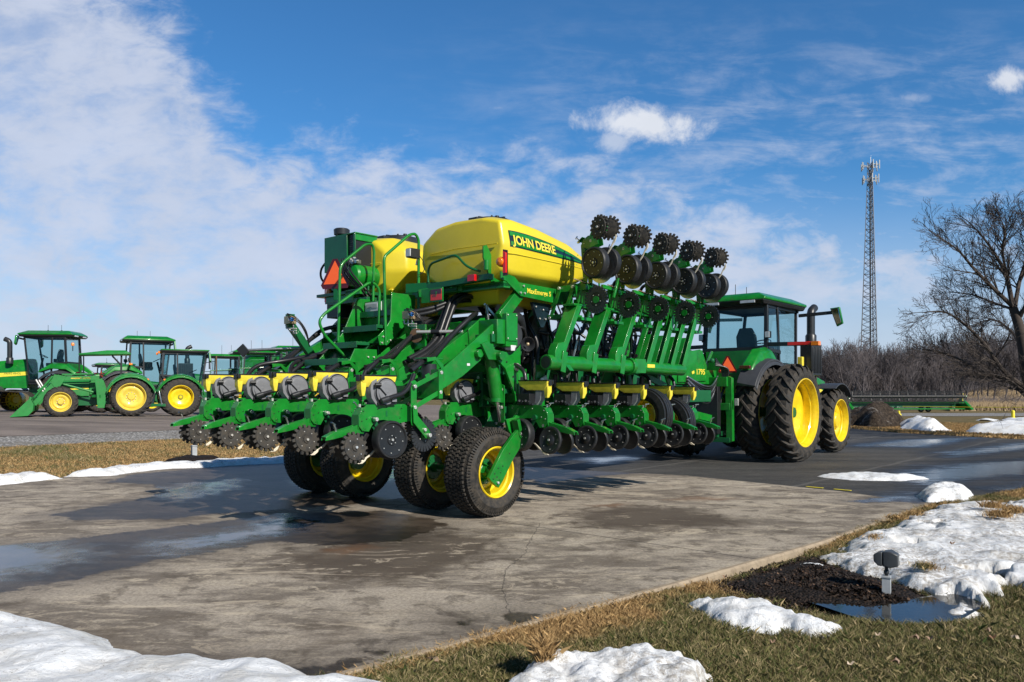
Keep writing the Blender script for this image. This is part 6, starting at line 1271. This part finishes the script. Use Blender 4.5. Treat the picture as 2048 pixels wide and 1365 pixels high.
# meltwater puddle beside the mulch
m,t,b=nt('meltwater'); setb(b,.02); b.inputs['Base Color'].default_value=(.02,.018,.014,1); tc=N(t,'ShaderNodeTexCoord').outputs['Object']; bump(t,b,noise(t,tc,30,3,.5),.0006)
pw=[G(a,b_,-.06) for a,b_ in [(1560,1188),(1600,1186),(1700,1196),(1800,1200),(1880,1190),(1900,1175),(1968,1195),(1960,1218),(1930,1236),(1880,1248),(1810,1252),(1750,1246),(1700,1232),(1640,1212)]]
me=bpy.data.meshes.new('puddle'); me.from_pydata([(x,y,-.058) for x,y in pw],[],[tuple(range(len(pw)))]); me.materials.append(MATS['meltwater']); o=bpy.data.objects.new('water_puddle',me); COL.objects.link(o); tag(o,kind='structure')
if me.polygons[0].normal.z<0: me.flip_normals()
# grass blades
m,t,b=nt('blades'); setb(b,.7,spec=.2); at=attr(t,'rnd'); tc=N(t,'ShaderNodeTexCoord').outputs['Object']; n1=noise(t,tc,1.3,5,.65,.4); n2=noise(t,tc,.5,3,.5)
c1=t.nodes.new('ShaderNodeValToRGB'); t.links.new(at,c1.inputs[0]); e=c1.color_ramp.elements; e[0].color=(.045,.070,.016,1); e[1].color=(.40,.31,.175,1); x_=e.new(.5); x_.color=(.145,.135,.05,1)
c2=t.nodes.new('ShaderNodeValToRGB'); t.links.new(at,c2.inputs[0]); e=c2.color_ramp.elements; e[0].color=(.17,.10,.04,1); e[1].color=(.56,.37,.17,1)
tanm=attr(t,'tan'); c=mixc(t,ramp(t,mathn(t,'ADD',tanm,mathn(t,'MULTIPLY',mathn(t,'SUBTRACT',n1,.5),1.1)),.40,.62),c1.outputs[0],c2.outputs[0]); t.links.new(c,b.inputs['Base Color'])
def grass(name,P_,h,wd,tanf,zf=None,lean=.75):
    n=len(P_); z=np.array([ (zf or ground_z)(x,y) for x,y in P_])-.004
    th=rng.uniform(0,2*np.pi,n); fa=rng.uniform(0,2*np.pi,n); H_=h*rng.uniform(.45,1.25,n); le=lean*rng.uniform(.2,1.3,n)*H_
    side=np.stack([np.cos(fa),np.sin(fa),0*fa],1)*wd*rng.uniform(.6,1.3,n)[:,None]/2; d1=np.stack([np.cos(th)*le*.35,np.sin(th)*le*.35,H_*.62],1); d2=np.stack([np.cos(th)*le,np.sin(th)*le,H_*.95],1)
    c=np.stack([P_[:,0],P_[:,1],z],1); V3=np.stack([c-side,c+side,c+d1+side*.7,c+d2,c+d1-side*.7],1)
    o=tris_obj(name,V3,np.clip(rng.normal(.5,.33,n),0,1),'blades'); a=o.data.attributes.new('tan','FLOAT','POINT'); a.data.foreach_set('value',np.repeat(tanf,5).astype(np.float32)); return o
def outside(P_,polys,g=.02):
    k_=np.ones(len(P_),bool)
    for p in polys: k_&= sdist(P_,np.array(p))<-g
    return k_
n=900000; yy=rng.uniform(0,1,n)**1.5*8.0+3.2; xx=rng.uniform(-.5,.75,n)*yy; P_=np.stack([xx,yy],1)
u_=P_[:,0]*UU[0]+P_[:,1]*UU[1]; v_=P_[:,0]*VV[0]+P_[:,1]*VV[1]; edge_=vmin(u_)
jit=.05*np.sin(u_*9)+.03*np.sin(u_*23+1); inmul=sdist(P_,np.array(MUL)); kerbclear=(u_>5.9)&(u_<8.2)
k_=(v_<edge_-.02+np.where(kerbclear,-.03,.06+jit*.8))&(P_[:,1]<11.5)&outside(P_,[MUL],-.02)&outside(P_,SN[:3],-.05)&(sdist(P_,np.array(pw))<.02)&(v_>edge_-4.6)
P_=P_[k_]; u_,v_=u_[k_],v_[k_]; edge_=edge_[k_]
tan_=np.clip(.60-(edge_-v_)*.62,0,.6)*np.interp(u_,[2.6,3.4,4.2,5.6,6.4,7.6,9,11],[.2,.7,1.05,.95,.35,.35,.3,.3])+.15
cl_=np.array([mnoise.noise(Vc((x*2.2,y*2.2,4.))) for x,y in P_]); cf2=np.array([mnoise.noise(Vc((x*11,y*11,9.))) for x,y in P_])
kp=rng.random(len(P_))<np.clip(.85-1.5*np.clip(cf2-.15,0,1)-.8*np.clip(cl_-.25,0,1),.15,1); P_,tan_,cl_,cf2=P_[kp],tan_[kp],cl_[kp],cf2[kp]
HM=(1+.55*cf2-.45*cl_)*np.where(rng.random(len(P_))<.06,1.35,1.)
grass('grass',P_,.046*HM,.0040,tan_,lean=1.05)
# long tufts along the slab edge and on the snow banks
def tufts(cs,n,h,r,tanv,zf=None):
    Q_=np.concatenate([np.array(c)+rng.normal(0,r,(n,2)) for c in cs]); return grass('grass_tuft',Q_,h,.005,np.full(len(Q_),tanv),zf,1.0)
ed=[uv2w(u,vmin(u)-.03+rng.uniform(-.05,.04)) for u in np.linspace(1.5,5.8,70)]+[uv2w(u,vmin(u)-.04+rng.uniform(-.06,.02)) for u in np.linspace(7.6,11.5,50)]
tufts(ed,90,.05,.04,.6)
tufts([G(1088,1345),G(1090,1360),G(1085,1352)],420,.09,.022,.8,lambda x,y:.10)
tufts([G(1795,1048),G(1825,1040),G(1850,1150),G(1755,1090)],350,.05,.05,.6,lambda x,y:.06); tufts([G(1985,1035),G(2028,1045),G(1998,1055)],600,.08,.06,.85,lambda x,y:.12)
# strip at left between slab and yard
n=150000; u_=rng.uniform(-6,16,n); v_=rng.uniform(15.25,21.7,n); P_=np.stack([u_*UU[0]+v_*VV[0],u_*UU[1]+v_*VV[1]],1); P_=P_[(P_[:,1]>10)&(P_[:,0]<1)]
P_=P_[outside(P_,[SN[7],SN[8],MUL2],0.)]
grass('grass',P_,.045,.012,rng.uniform(.42,.75,len(P_)),lean=1.2)
tufts([G(90,898,.15),G(140,912,.1),G(60,905,.12)],1200,.12,.28,.35)
# right: grass around bank and far strip
n=60000; yy=rng.uniform(9.5,14.5,n); xx=yy*rng.uniform(.5,.75,n); P_=np.stack([xx,yy],1); u_=P_[:,0]*UU[0]+P_[:,1]*UU[1]; v_=P_[:,0]*VV[0]+P_[:,1]*VV[1]; P_=P_[(v_<vmin(u_)+.02)]; P_=P_[outside(P_,SN[4:5],-.02)]
grass('grass',P_,.06,.008,np.full(len(P_),.5))
n=50000; P_=inpoly(n,[G(1690,856),G(1800,866),G(2060,880),G(2160,872),G(2160,858),G(2048,850),G(1800,845),G(1700,845)]); grass('grass',P_,.10,.03,np.full(n,.62))
# leaves
m,t,b=nt('leaf'); setb(b,.6); at=attr(t,'rnd'); c=mixc(t,at,(.18,.09,.045),(.50,.40,.30)); t.links.new(c,b.inputs['Base Color'])
lp_=[G(1755,1285,-.03),G(1860,1292,-.03),G(1830,1290,-.03),G(1790,1340,-.03),G(1975,1275,-.03),G(1700,1345,-.03),G(1905,1095,.1),G(1320,1352,-.03),G(868,1335,-.03),G(2030,1290,-.03),G(1985,1290,-.03),G(1450,1165,-.03),G(680,1347,0),G(1545,1300,-.03)]
for i,(x,y) in enumerate(lp_):
    z=(.004 if i==12 else .02) + (.12 if i==6 else 0); k=MB(); s_=rng.uniform(.012,.021); a=rng.uniform(0,6.28); pts=[]
    for q in range(9):
        w_=2*math.pi*q/9; r_=s_*(1+.35*math.cos(3*w_)); pts.append((x+math.cos(w_+a)*r_*1.3,y+math.sin(w_+a)*r_*.8,z+.012*math.cos(w_*2+a)+.006*math.sin(w_*3)))
    k.add(pts+[(x,y,z-.004)],[(q,(q+1)%9,9) for q in range(9)],'leaf'); o=k.build('fallen_leaf',None,0,False); at=o.data.attributes.new('rnd','FLOAT','POINT'); at.data.foreach_set('value',[rng.random()]*10)
    tag(o,'brown dry leaf lying on the slab at the bottom edge by the snow' if i==12 else ('dry leaf lying on the snow bank at the right' if i==6 else 'curled dry leaf lying in the lawn grass'),'leaf','fallen leaves')
# yellow paint on the slab end
for i,(pa,pb) in enumerate((((1613,974),(1646,977)),((1668,979),(1702,982)))):
    a,b_=Vc((*G(*pa),.004)),Vc((*G(*pb),.004)); k=MB(); k.beam(a,b_,.06,.004,'bollard_yellow'); tag(k.build('paint_stripe'),kind='structure')
# ================= lights, bollards =================
def flood(px,py,name,label,rz,head=True,z0=-.03):
    x,y=G(px,py); T=empty(name,(x,y,z0),rz,label=label,cat='flood light')
    k=MB(); k.box(-.030,.030,-.030,.030,.0,.135,'light_grey'); k.box(-.034,.034,-.034,.034,.118,.127,'galvanised'); 
    for s in(-1,1): k.bolt((s*.015,-.031,.105),(0,-1,0),.004,.003)
    k.build('junction_box',T,.004)
    k=MB(); k.cyl((0,0,.13),(0,0,.20),.013,'black_plastic',12); k.lathe((0,0,.150),(0,0,1),[(0,.02),(.02,.02),(.03,.013)],'black_plastic',12); k.build('knuckle',T); k=MB(); k.cyl((0,0,-.1),(0,0,.01),.014,'galvanised',8); k.build('conduit',T)
    if head:
        k=MB(); k.loft([[(-.085,-.075,.205),(-.085,.075,.225),(-.085,.075,.31),(-.085,-.075,.295)],[(-.03,-.08,.19),(-.03,.08,.21),(-.03,.085,.335),(-.03,-.08,.325)],[(.02,-.075,.19),(.02,.075,.215),(.02,.075,.325),(.02,-.075,.315)]],'head_grey')
        k.loft([[(.024,-.075,.19),(.024,.075,.215),(.024,.075,.325),(.024,-.075,.315)],[(.055,-.07,.20),(.055,.075,.22),(.055,.075,.32),(.055,-.07,.305)],[(.085,-.062,.235),(.085,.068,.25),(.085,.068,.30),(.085,-.062,.285)]],'head_grey'); k.build('lamp_head',T,.008)
        k=MB(); k.plate([(-.088,-.06,.215),(-.088,.06,.232),(-.088,.06,.30),(-.088,-.06,.287)],(.004,0,0),'lamp_glass'); k.build('lens',T)
    return T
simple('head_grey',(.05,.055,.062),.42,0,0,.15,dscale=14)
flood(1773,1178,'flood_light','small grey garden flood light standing in the dark mulch bed beside the puddle',R(150),z0=-.035)
T=flood(388,921,'flood_light','small flood light post in the mulch at the left, below the farthest rear row unit',R(40),z0=.10)
T.scale=(1.7,1.7,1.7)
for px,py,D,label in((1941,845,44,'yellow steel bollard standing alone in the brown grass at the right edge') ,(1798,827,60,'short yellow bollard beside the dark soil heap, farther of the two')):
    pass
def bollard(px,ytop,D,label):
    x=(px-1024)/FX*D; z=H(x,D)-.03; top=EYE-(ytop-HZ)/FX*D; k=MB(); k.tube([(x,D,z),(x,D,top-.05),(x+.01,D,top)],[.09,.09,.05],'bollard_yellow',14); k.lathe((x,D,z),(0,0,1),[(0,.2),(.12,.16),(.16,.09)],'bollard_yellow',14); tag(k.build('bollard'),label,'bollard')
bollard(2026,821,44,'slim yellow bollard in the brown grass near the right edge'); bollard(1798,822,62,'short yellow bollard just right of the soil heap')
x0,x1=(1850-1024)/FX*70,(2200-1024)/FX*60; k=MB(); k.tube([(x0,74,.1),((x0+x1)/2,67,.15),(x1,60,.3)],.025,'bollard_yellow',6); tag(k.build('rope_barrier'),'long thin yellow rope line strung low across the field edge','rope')
# gravel lane in front of the header
U_=np.linspace(18,75,40); Zs=[]; 
def lane(name,y0,y1,x0,x1,mat,off):
    X_,Y_=np.meshgrid(np.linspace(x0,x1,50),np.linspace(y0,y1,12),indexing='ij'); Zv=np.array([ H(x,y)+off for x,y in zip(X_.ravel(),Y_.ravel())]); tag(gridmesh(name,np.stack([X_.ravel(),Y_.ravel(),Zv],1),50,12,[mat]),kind='structure')
lane('gravel_lane',58,79,26,90,'gravel',-.012)
# ================= combine header =================
HD=empty('combine_header',(34.5,82.2,H(36,82)),math.atan2(1.2,12.6),label='long green and black combine header parked on the field edge before the wood',cat='harvester header')
L=12.6; k=MB(); k.plate([(0,0,.45),(0,0,1.05),(0,.1,1.45),(0,.5,1.5),(0,.55,.4),(0,.3,.35)],(.01,0,0),'green_dark')
k.loft([[(x,-.9,.42),(x,-.2,.40),(x,.3,.55),(x,.32,1.10),(x,.36,1.10),(x,.42,.30),(x,-.9,.36)] for x in(0,L)],'green_dark'); k.build('platform_deck',HD,.01)
k=MB(); k.beam((0,-.5,1.02),(L,-.5,1.02),.16,.16,'green'); k.beam((0,-.92,.38),(L,-.92,.38),.08,.10,'green'); k.build('reel_beam',HD)
k=MB(); k.cyl((.2,-.7,1.66),(L-.2,-.7,1.66),.13,'black',10)
for i in range(6):
    q=2*math.pi*i/6+.3; yy_,zz=-.7+math.cos(q)*.52,1.66+math.sin(q)*.56; k.cyl((.2,yy_,zz),(L-.2,yy_,zz),.045,'black',6)
    for j in range(13): x=.3+(L-.6)*j/12; k.beam((x,-.7,1.66),(x,yy_,zz),.045,.045,'black')
    for j in range(90): x=.25+(L-.5)*j/89; k.beam((x,yy_,zz),(x,yy_-.02,zz-.22),.022,.022,'black')
k.build('reel',HD)
for x in(.0,L/2,L-.0): k=MB(); k.beam((x,.3,1.35),(x,-.8,1.7),.1,.1,'green'); k.beam((x,.3,1.1),(x,-.6,1.45),.05,.05,'green'); k.build('reel_arm',HD)
for x in(-.1,L+.1):
    k=MB(); k.plate([(x,.4,.3),(x,.45,1.25),(x,.2,1.35),(x,-.5,1.15),(x,-1.4,.55),(x,-1.7,.3),(x,-1.1,.22)],(.35,0,0),'green'); k.build('end_divider',HD,.06)
k=MB(); k.beam((L-.25,-.6,1.2),(L-.25,-.6,2.0),.05,.1,'hopper_yellow'); k.build('marker',HD)
for x in(2.2,2.9,8.2,9.0): 
    k=MB(); k.lathe((x,.1,.32),(0,-1,0),[(-.1,.0),(-.1,.26),(-.06,.31),(.06,.31),(.1,.26),(.1,.17)],'rubber_clean',28); k.lathe((x,.1,.32),(0,-1,0),[(.06,.17),(.05,.08),(.09,.07),(.09,0)],'light_grey',24); k.build('transport_tyre',HD)
# ================= lattice tower =================
TX,TY=AT(1741,823,165)[0],165; TZ=H(TX,TY); top=EYE+(HZ-325)/FX*TY
TW_=empty('radio_tower',(TX,TY,TZ),R(20),label='tall grey lattice mast with white antenna panels rising above the wood',cat='tower')
hT=top-TZ; k=MB(); nb=22
def leg(i,f): 
    r=lerp(2.35,.62,min(1,f/.93)**.9) if f<.93 else .62; q=2*math.pi*i/3+.5; return Vc((math.cos(q)*r,math.sin(q)*r,hT*f))
fs_=[1-(1-i/nb)**1.0 for i in range(nb+1)]
for i in range(3):
    k.tube([leg(i,f) for f in fs_],[lerp(.13,.07,f) for f in fs_],'tower_steel',6)
k.build('mast_legs',TW_) if False else None
for a_ in range(nb):
    f0,f1=fs_[a_],fs_[a_+1]; fm=(f0+f1)/2
    for i in range(3):
        j=(i+1)%3
        for fa,fb in((f0,fm),(fm,f1)):
            k.tube([leg(i,fa),leg(j,fb)],.045,'tower_steel',4,False); k.tube([leg(j,fa),leg(i,fb)],.045,'tower_steel',4,False)
        k.tube([leg(i,f0),leg(j,f0)],.05,'tower_steel',4,False)
k.tube([(0,0,.3),(0,.1,hT*.97)],.17,'black',6); k.build('lattice_mast',TW_)
for zf,n_,rr_ in((.985,9,1.45),(.93,9,1.25)):
    z=hT*zf
    for i in range(3):
        q=2*math.pi*i/3+.5; d=Vc((math.cos(q),math.sin(q),0)); tg=Vc((-d.y,d.x,0)); k=MB(); k.beam(d*rr_-tg*.9+Vc((0,0,z)),d*rr_+tg*.9+Vc((0,0,z)),.12,.12,'galvanised'); k.beam(Vc((0,0,z)),d*rr_+Vc((0,0,z)),.12,.2,'galvanised'); k.beam(d*rr_-tg*.9+Vc((0,0,z)),Vc((0,0,z-.4)),.08,.08,'galvanised'); k.beam(d*rr_+tg*.9+Vc((0,0,z)),Vc((0,0,z-.4)),.08,.08,'galvanised'); k.build('antenna_bracket',TW_)
        for j in(-1,0,1): k=MB(); c=d*(rr_+.15)+tg*j*.8+Vc((0,0,z)); k.box(-.07,.07,-.10,.10,-.9,.9 if (i+j)%2 else .6,'antenna_white',Matrix.Translation(c)@Matrix.Rotation(q,4,'Z')); k.build('antenna_panel',TW_,.03)
k=MB(); k.cyl((0,0,hT*.98),(0,0,hT*1.02),.04,'galvanised',6); k.cyl((.3,.2,hT),(.3,.2,hT*1.03),.03,'galvanised',6); k.build('lightning_rod',TW_)
# ================= trees =================
rmin=.0042
def branch(k,p,d,L,r,lvl,rg,maxl,mat,seg,up=.12,spread=1.,kids_=None,wob=.18,prune=None):
    n=max(3,int(L/seg)); pts=[p]; rs=[r]; q=p.copy(); dd=d.copy()
    for i in range(n):
        dd=(dd+Vc((rg.gauss(0,wob),rg.gauss(0,wob),rg.gauss(0,wob)+up*.25))).normalized(); q=q+dd*(L/n); pts.append(q.copy()); rs.append(max(r*(1-.75*(i+1)/n),rmin))
    k.tube(pts,rs,mat,7 if lvl==0 else (5 if lvl==1 else 3),False)
    if lvl>=maxl: return
    nk=kids_[lvl]; 
    for j in range(nk):
        f=.22+.78*(j+rg.random()*.8)/nk; i=min(n-1,int(f*n)); base=pts[i].lerp(pts[i+1],f*n-int(f*n) if i<n-1 else .5); dl=(pts[i+1]-pts[i]).normalized()
        a=dl.orthogonal().normalized(); c=dl.cross(a); an_=rg.uniform(0,6.28); side=(a*math.cos(an_)+c*math.sin(an_)); sp_=rg.uniform(.45,.95)*spread
        nd=(dl*math.cos(sp_)+side*math.sin(sp_)); nd.z+=up; nd.normalize()
        branch(k,base,nd,L*rg.uniform(.38,.62)*(1.15-f*.45),max(rs[i]*.62,.004),lvl+1,rg,maxl,mat,seg*.62,up,spread,kids_,wob*1.15)
rg=random.Random(11); D0=26.
BT=empty('bare_tree',(AT(2078,873,D0)[0],D0,H(AT(2078,873,D0)[0],D0)),0,label='large leafless tree at the right edge with wide fine branches',cat='tree')
off=Vc(BT.location)
def TP(px,py,dd=0.): return AT(px,py,D0+dd)-off
k=MB(); trunk=spline([TP(2080,880),TP(2068,800),TP(2055,745),TP(2048,700),TP(2040,660),TP(2026,615)],5); k.tube(trunk,[lerp(.26,.13,i/(len(trunk)-1)) for i in range(len(trunk))],'bark',12); k.build('trunk',BT)
k=MB()
limbs=[([(2026,615,0),(2015,560,.2),(2008,540,.4),(1988,505,.6),(1962,470,.8),(1938,445,1.)],.10),([(2024,612,0),(1990,580,-.4),(1950,540,-.9),(1915,500,-1.4),(1870,470,-1.8)],.09),([(2030,612,0),(2040,560,.4),(2055,510,.6),(2060,470,.8),(2045,440,.6)],.09),
 ([(2072,790,0),(2010,745,-.5),(1970,690,-.9),(1930,650,-1.3),(1890,625,-1.6),(1850,625,-1.8)],.10),([(2075,815,0),(2020,765,.6),(1970,748,1.),(1920,720,1.3),(1880,705,1.5),(1850,700,1.6)],.09),([(2078,790,0),(2045,780,-.5),(2010,755,-1),(1965,748,-1.3)],.06),
 ([(2022,618,0),(1985,605,.8),(1945,590,1.3),(1905,585,1.7)],.06),([(2046,700,0),(2020,660,1.),(1985,640,1.6),(1950,650,2.)],.05),([(2050,720,0),(2100,640,.5),(2150,560,.8),(2170,480,1.)],.10),([(2036,640,0),(2080,560,-.8),(2110,500,-1.),(2120,460,-1.2)],.09),([(2060,760,0),(2130,700,-.5),(2200,650,-.8)],.09),([(2012,545,.2),(2005,500,-.4),(2010,465,-.8),(2002,440,-1.)],.06)]
for pl,r in limbs:
    pts=spline([TP(*q) for q in pl],6); n=len(pts); k.tube(pts,[lerp(r*.82,.014,i/(n-1)) for i in range(n)],'bark',8,False)
    for j in range(26):
        f=.16+.84*(j+rg.random())/26; i=min(n-2,int(f*(n-1))); dl=(pts[i+1]-pts[i]).normalized(); a=dl.orthogonal().normalized(); c=dl.cross(a); an_=rg.uniform(0,6.28); sp_=rg.uniform(.4,.95); nd=dl*math.cos(sp_)+(a*math.cos(an_)+c*math.sin(an_))*math.sin(sp_); nd.z+=.15; nd.normalize()
        branch(k,pts[i].copy(),nd,rg.uniform(.75,1.45)*(1.2-.5*f),lerp(r,.012,f)*.30+.004,1,rg,3,'bark',.14,.10,.85,{1:8,2:4},.12)
    branch(k,pts[-1].copy(),(pts[-1]-pts[-2]).normalized(),.7,.014,1,rg,3,'bark',.13,.1,.9,{1:7,2:5},.12)
k.build('branches',BT,0,False)
# distant wood
rmin=.022
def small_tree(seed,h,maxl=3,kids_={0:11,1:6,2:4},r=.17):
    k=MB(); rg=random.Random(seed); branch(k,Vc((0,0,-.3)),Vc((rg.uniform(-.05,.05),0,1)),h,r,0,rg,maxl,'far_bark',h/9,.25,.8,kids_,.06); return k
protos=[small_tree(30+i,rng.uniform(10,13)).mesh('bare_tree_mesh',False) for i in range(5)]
def terr(x,y): return H(x,y)-.1
fgrid=[]
labs='leafless woodland edge tree behind the combine header'
rg=random.Random(3)
for i in range(40):
    px=1680+ (2120-1680)*(i+rg.uniform(-.3,.3))/40; D=rg.uniform(118,160); x=(px-1024)/FX*D
    o=bpy.data.objects.new('bare_tree',protos[i%5]); COL.objects.link(o); s=rg.uniform(.62,.95); o.location=(x,D,terr(x,D)); o.rotation_euler=(0,0,rg.uniform(0,6)); o.scale=(s,s,s*rg.uniform(.75,.95))
    tag(o,'slender leafless tree along the front edge of the far wood','tree','trees at the edge of the far wood')
V_=[];F_=[];base=0
pv=[(np.array([v.co[:] for v in p.vertices]),[tuple(q.vertices) for q in p.polygons]) for p in [small_tree(60+i,12,3,{0:14,1:8,2:4},.14).mesh('wood_mesh',False) for i in range(4)]]
for i in range(250):
    D=rg.uniform(150,240); px=rg.uniform(1640,2150); x=(px-1024)/FX*D; v,f=pv[i%4]; s=rg.uniform(.85,1.12); a=rg.uniform(0,6.28)
    R_=np.array([[math.cos(a),-math.sin(a),0],[math.sin(a),math.cos(a),0],[0,0,1]]); w_=(v*s*np.array([1,1,.80]))@R_.T+np.array([x,D,terr(x,D)]); V_.append(w_); F_.append((f,base)); base+=len(v)
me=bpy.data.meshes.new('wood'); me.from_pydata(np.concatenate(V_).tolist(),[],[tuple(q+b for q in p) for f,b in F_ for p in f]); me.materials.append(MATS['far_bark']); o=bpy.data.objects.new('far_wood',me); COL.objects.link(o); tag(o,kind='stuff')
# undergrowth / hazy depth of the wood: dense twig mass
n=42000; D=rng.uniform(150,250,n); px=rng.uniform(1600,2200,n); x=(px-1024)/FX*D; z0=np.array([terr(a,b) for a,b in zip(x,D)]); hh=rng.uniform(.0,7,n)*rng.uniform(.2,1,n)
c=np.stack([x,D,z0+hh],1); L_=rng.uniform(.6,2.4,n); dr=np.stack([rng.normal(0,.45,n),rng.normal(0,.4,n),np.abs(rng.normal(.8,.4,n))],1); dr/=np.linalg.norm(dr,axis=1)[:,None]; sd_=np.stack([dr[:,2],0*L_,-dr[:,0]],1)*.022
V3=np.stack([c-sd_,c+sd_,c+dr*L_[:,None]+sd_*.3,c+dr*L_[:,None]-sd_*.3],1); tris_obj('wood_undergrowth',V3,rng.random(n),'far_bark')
# tall dry meadow on the rise
m,t,b=nt('meadow'); setb(b,.9,spec=.1); at=attr(t,'rnd'); c=mixc(t,at,(.16,.11,.065),(.42,.32,.20)); t.links.new(c,b.inputs['Base Color'])
n=70000; D=rng.uniform(100,170,n); px=rng.uniform(1900,2200,n); x=(px-1024)/FX*D; z0=np.array([terr(a,b) for a,b in zip(x,D)])+.05; c=np.stack([x,D,z0],1); w_=np.stack([rng.uniform(.05,.14,n),0*D,0*D],1); up_=np.stack([rng.normal(0,.15,n),rng.normal(0,.15,n),rng.uniform(.4,1.1,n)],1); V3=np.stack([c-w_,c+w_,c+up_],1); tris_obj('dry_meadow',V3,rng.random(n),'meadow')
# low shrubs screen at the foot of the wood
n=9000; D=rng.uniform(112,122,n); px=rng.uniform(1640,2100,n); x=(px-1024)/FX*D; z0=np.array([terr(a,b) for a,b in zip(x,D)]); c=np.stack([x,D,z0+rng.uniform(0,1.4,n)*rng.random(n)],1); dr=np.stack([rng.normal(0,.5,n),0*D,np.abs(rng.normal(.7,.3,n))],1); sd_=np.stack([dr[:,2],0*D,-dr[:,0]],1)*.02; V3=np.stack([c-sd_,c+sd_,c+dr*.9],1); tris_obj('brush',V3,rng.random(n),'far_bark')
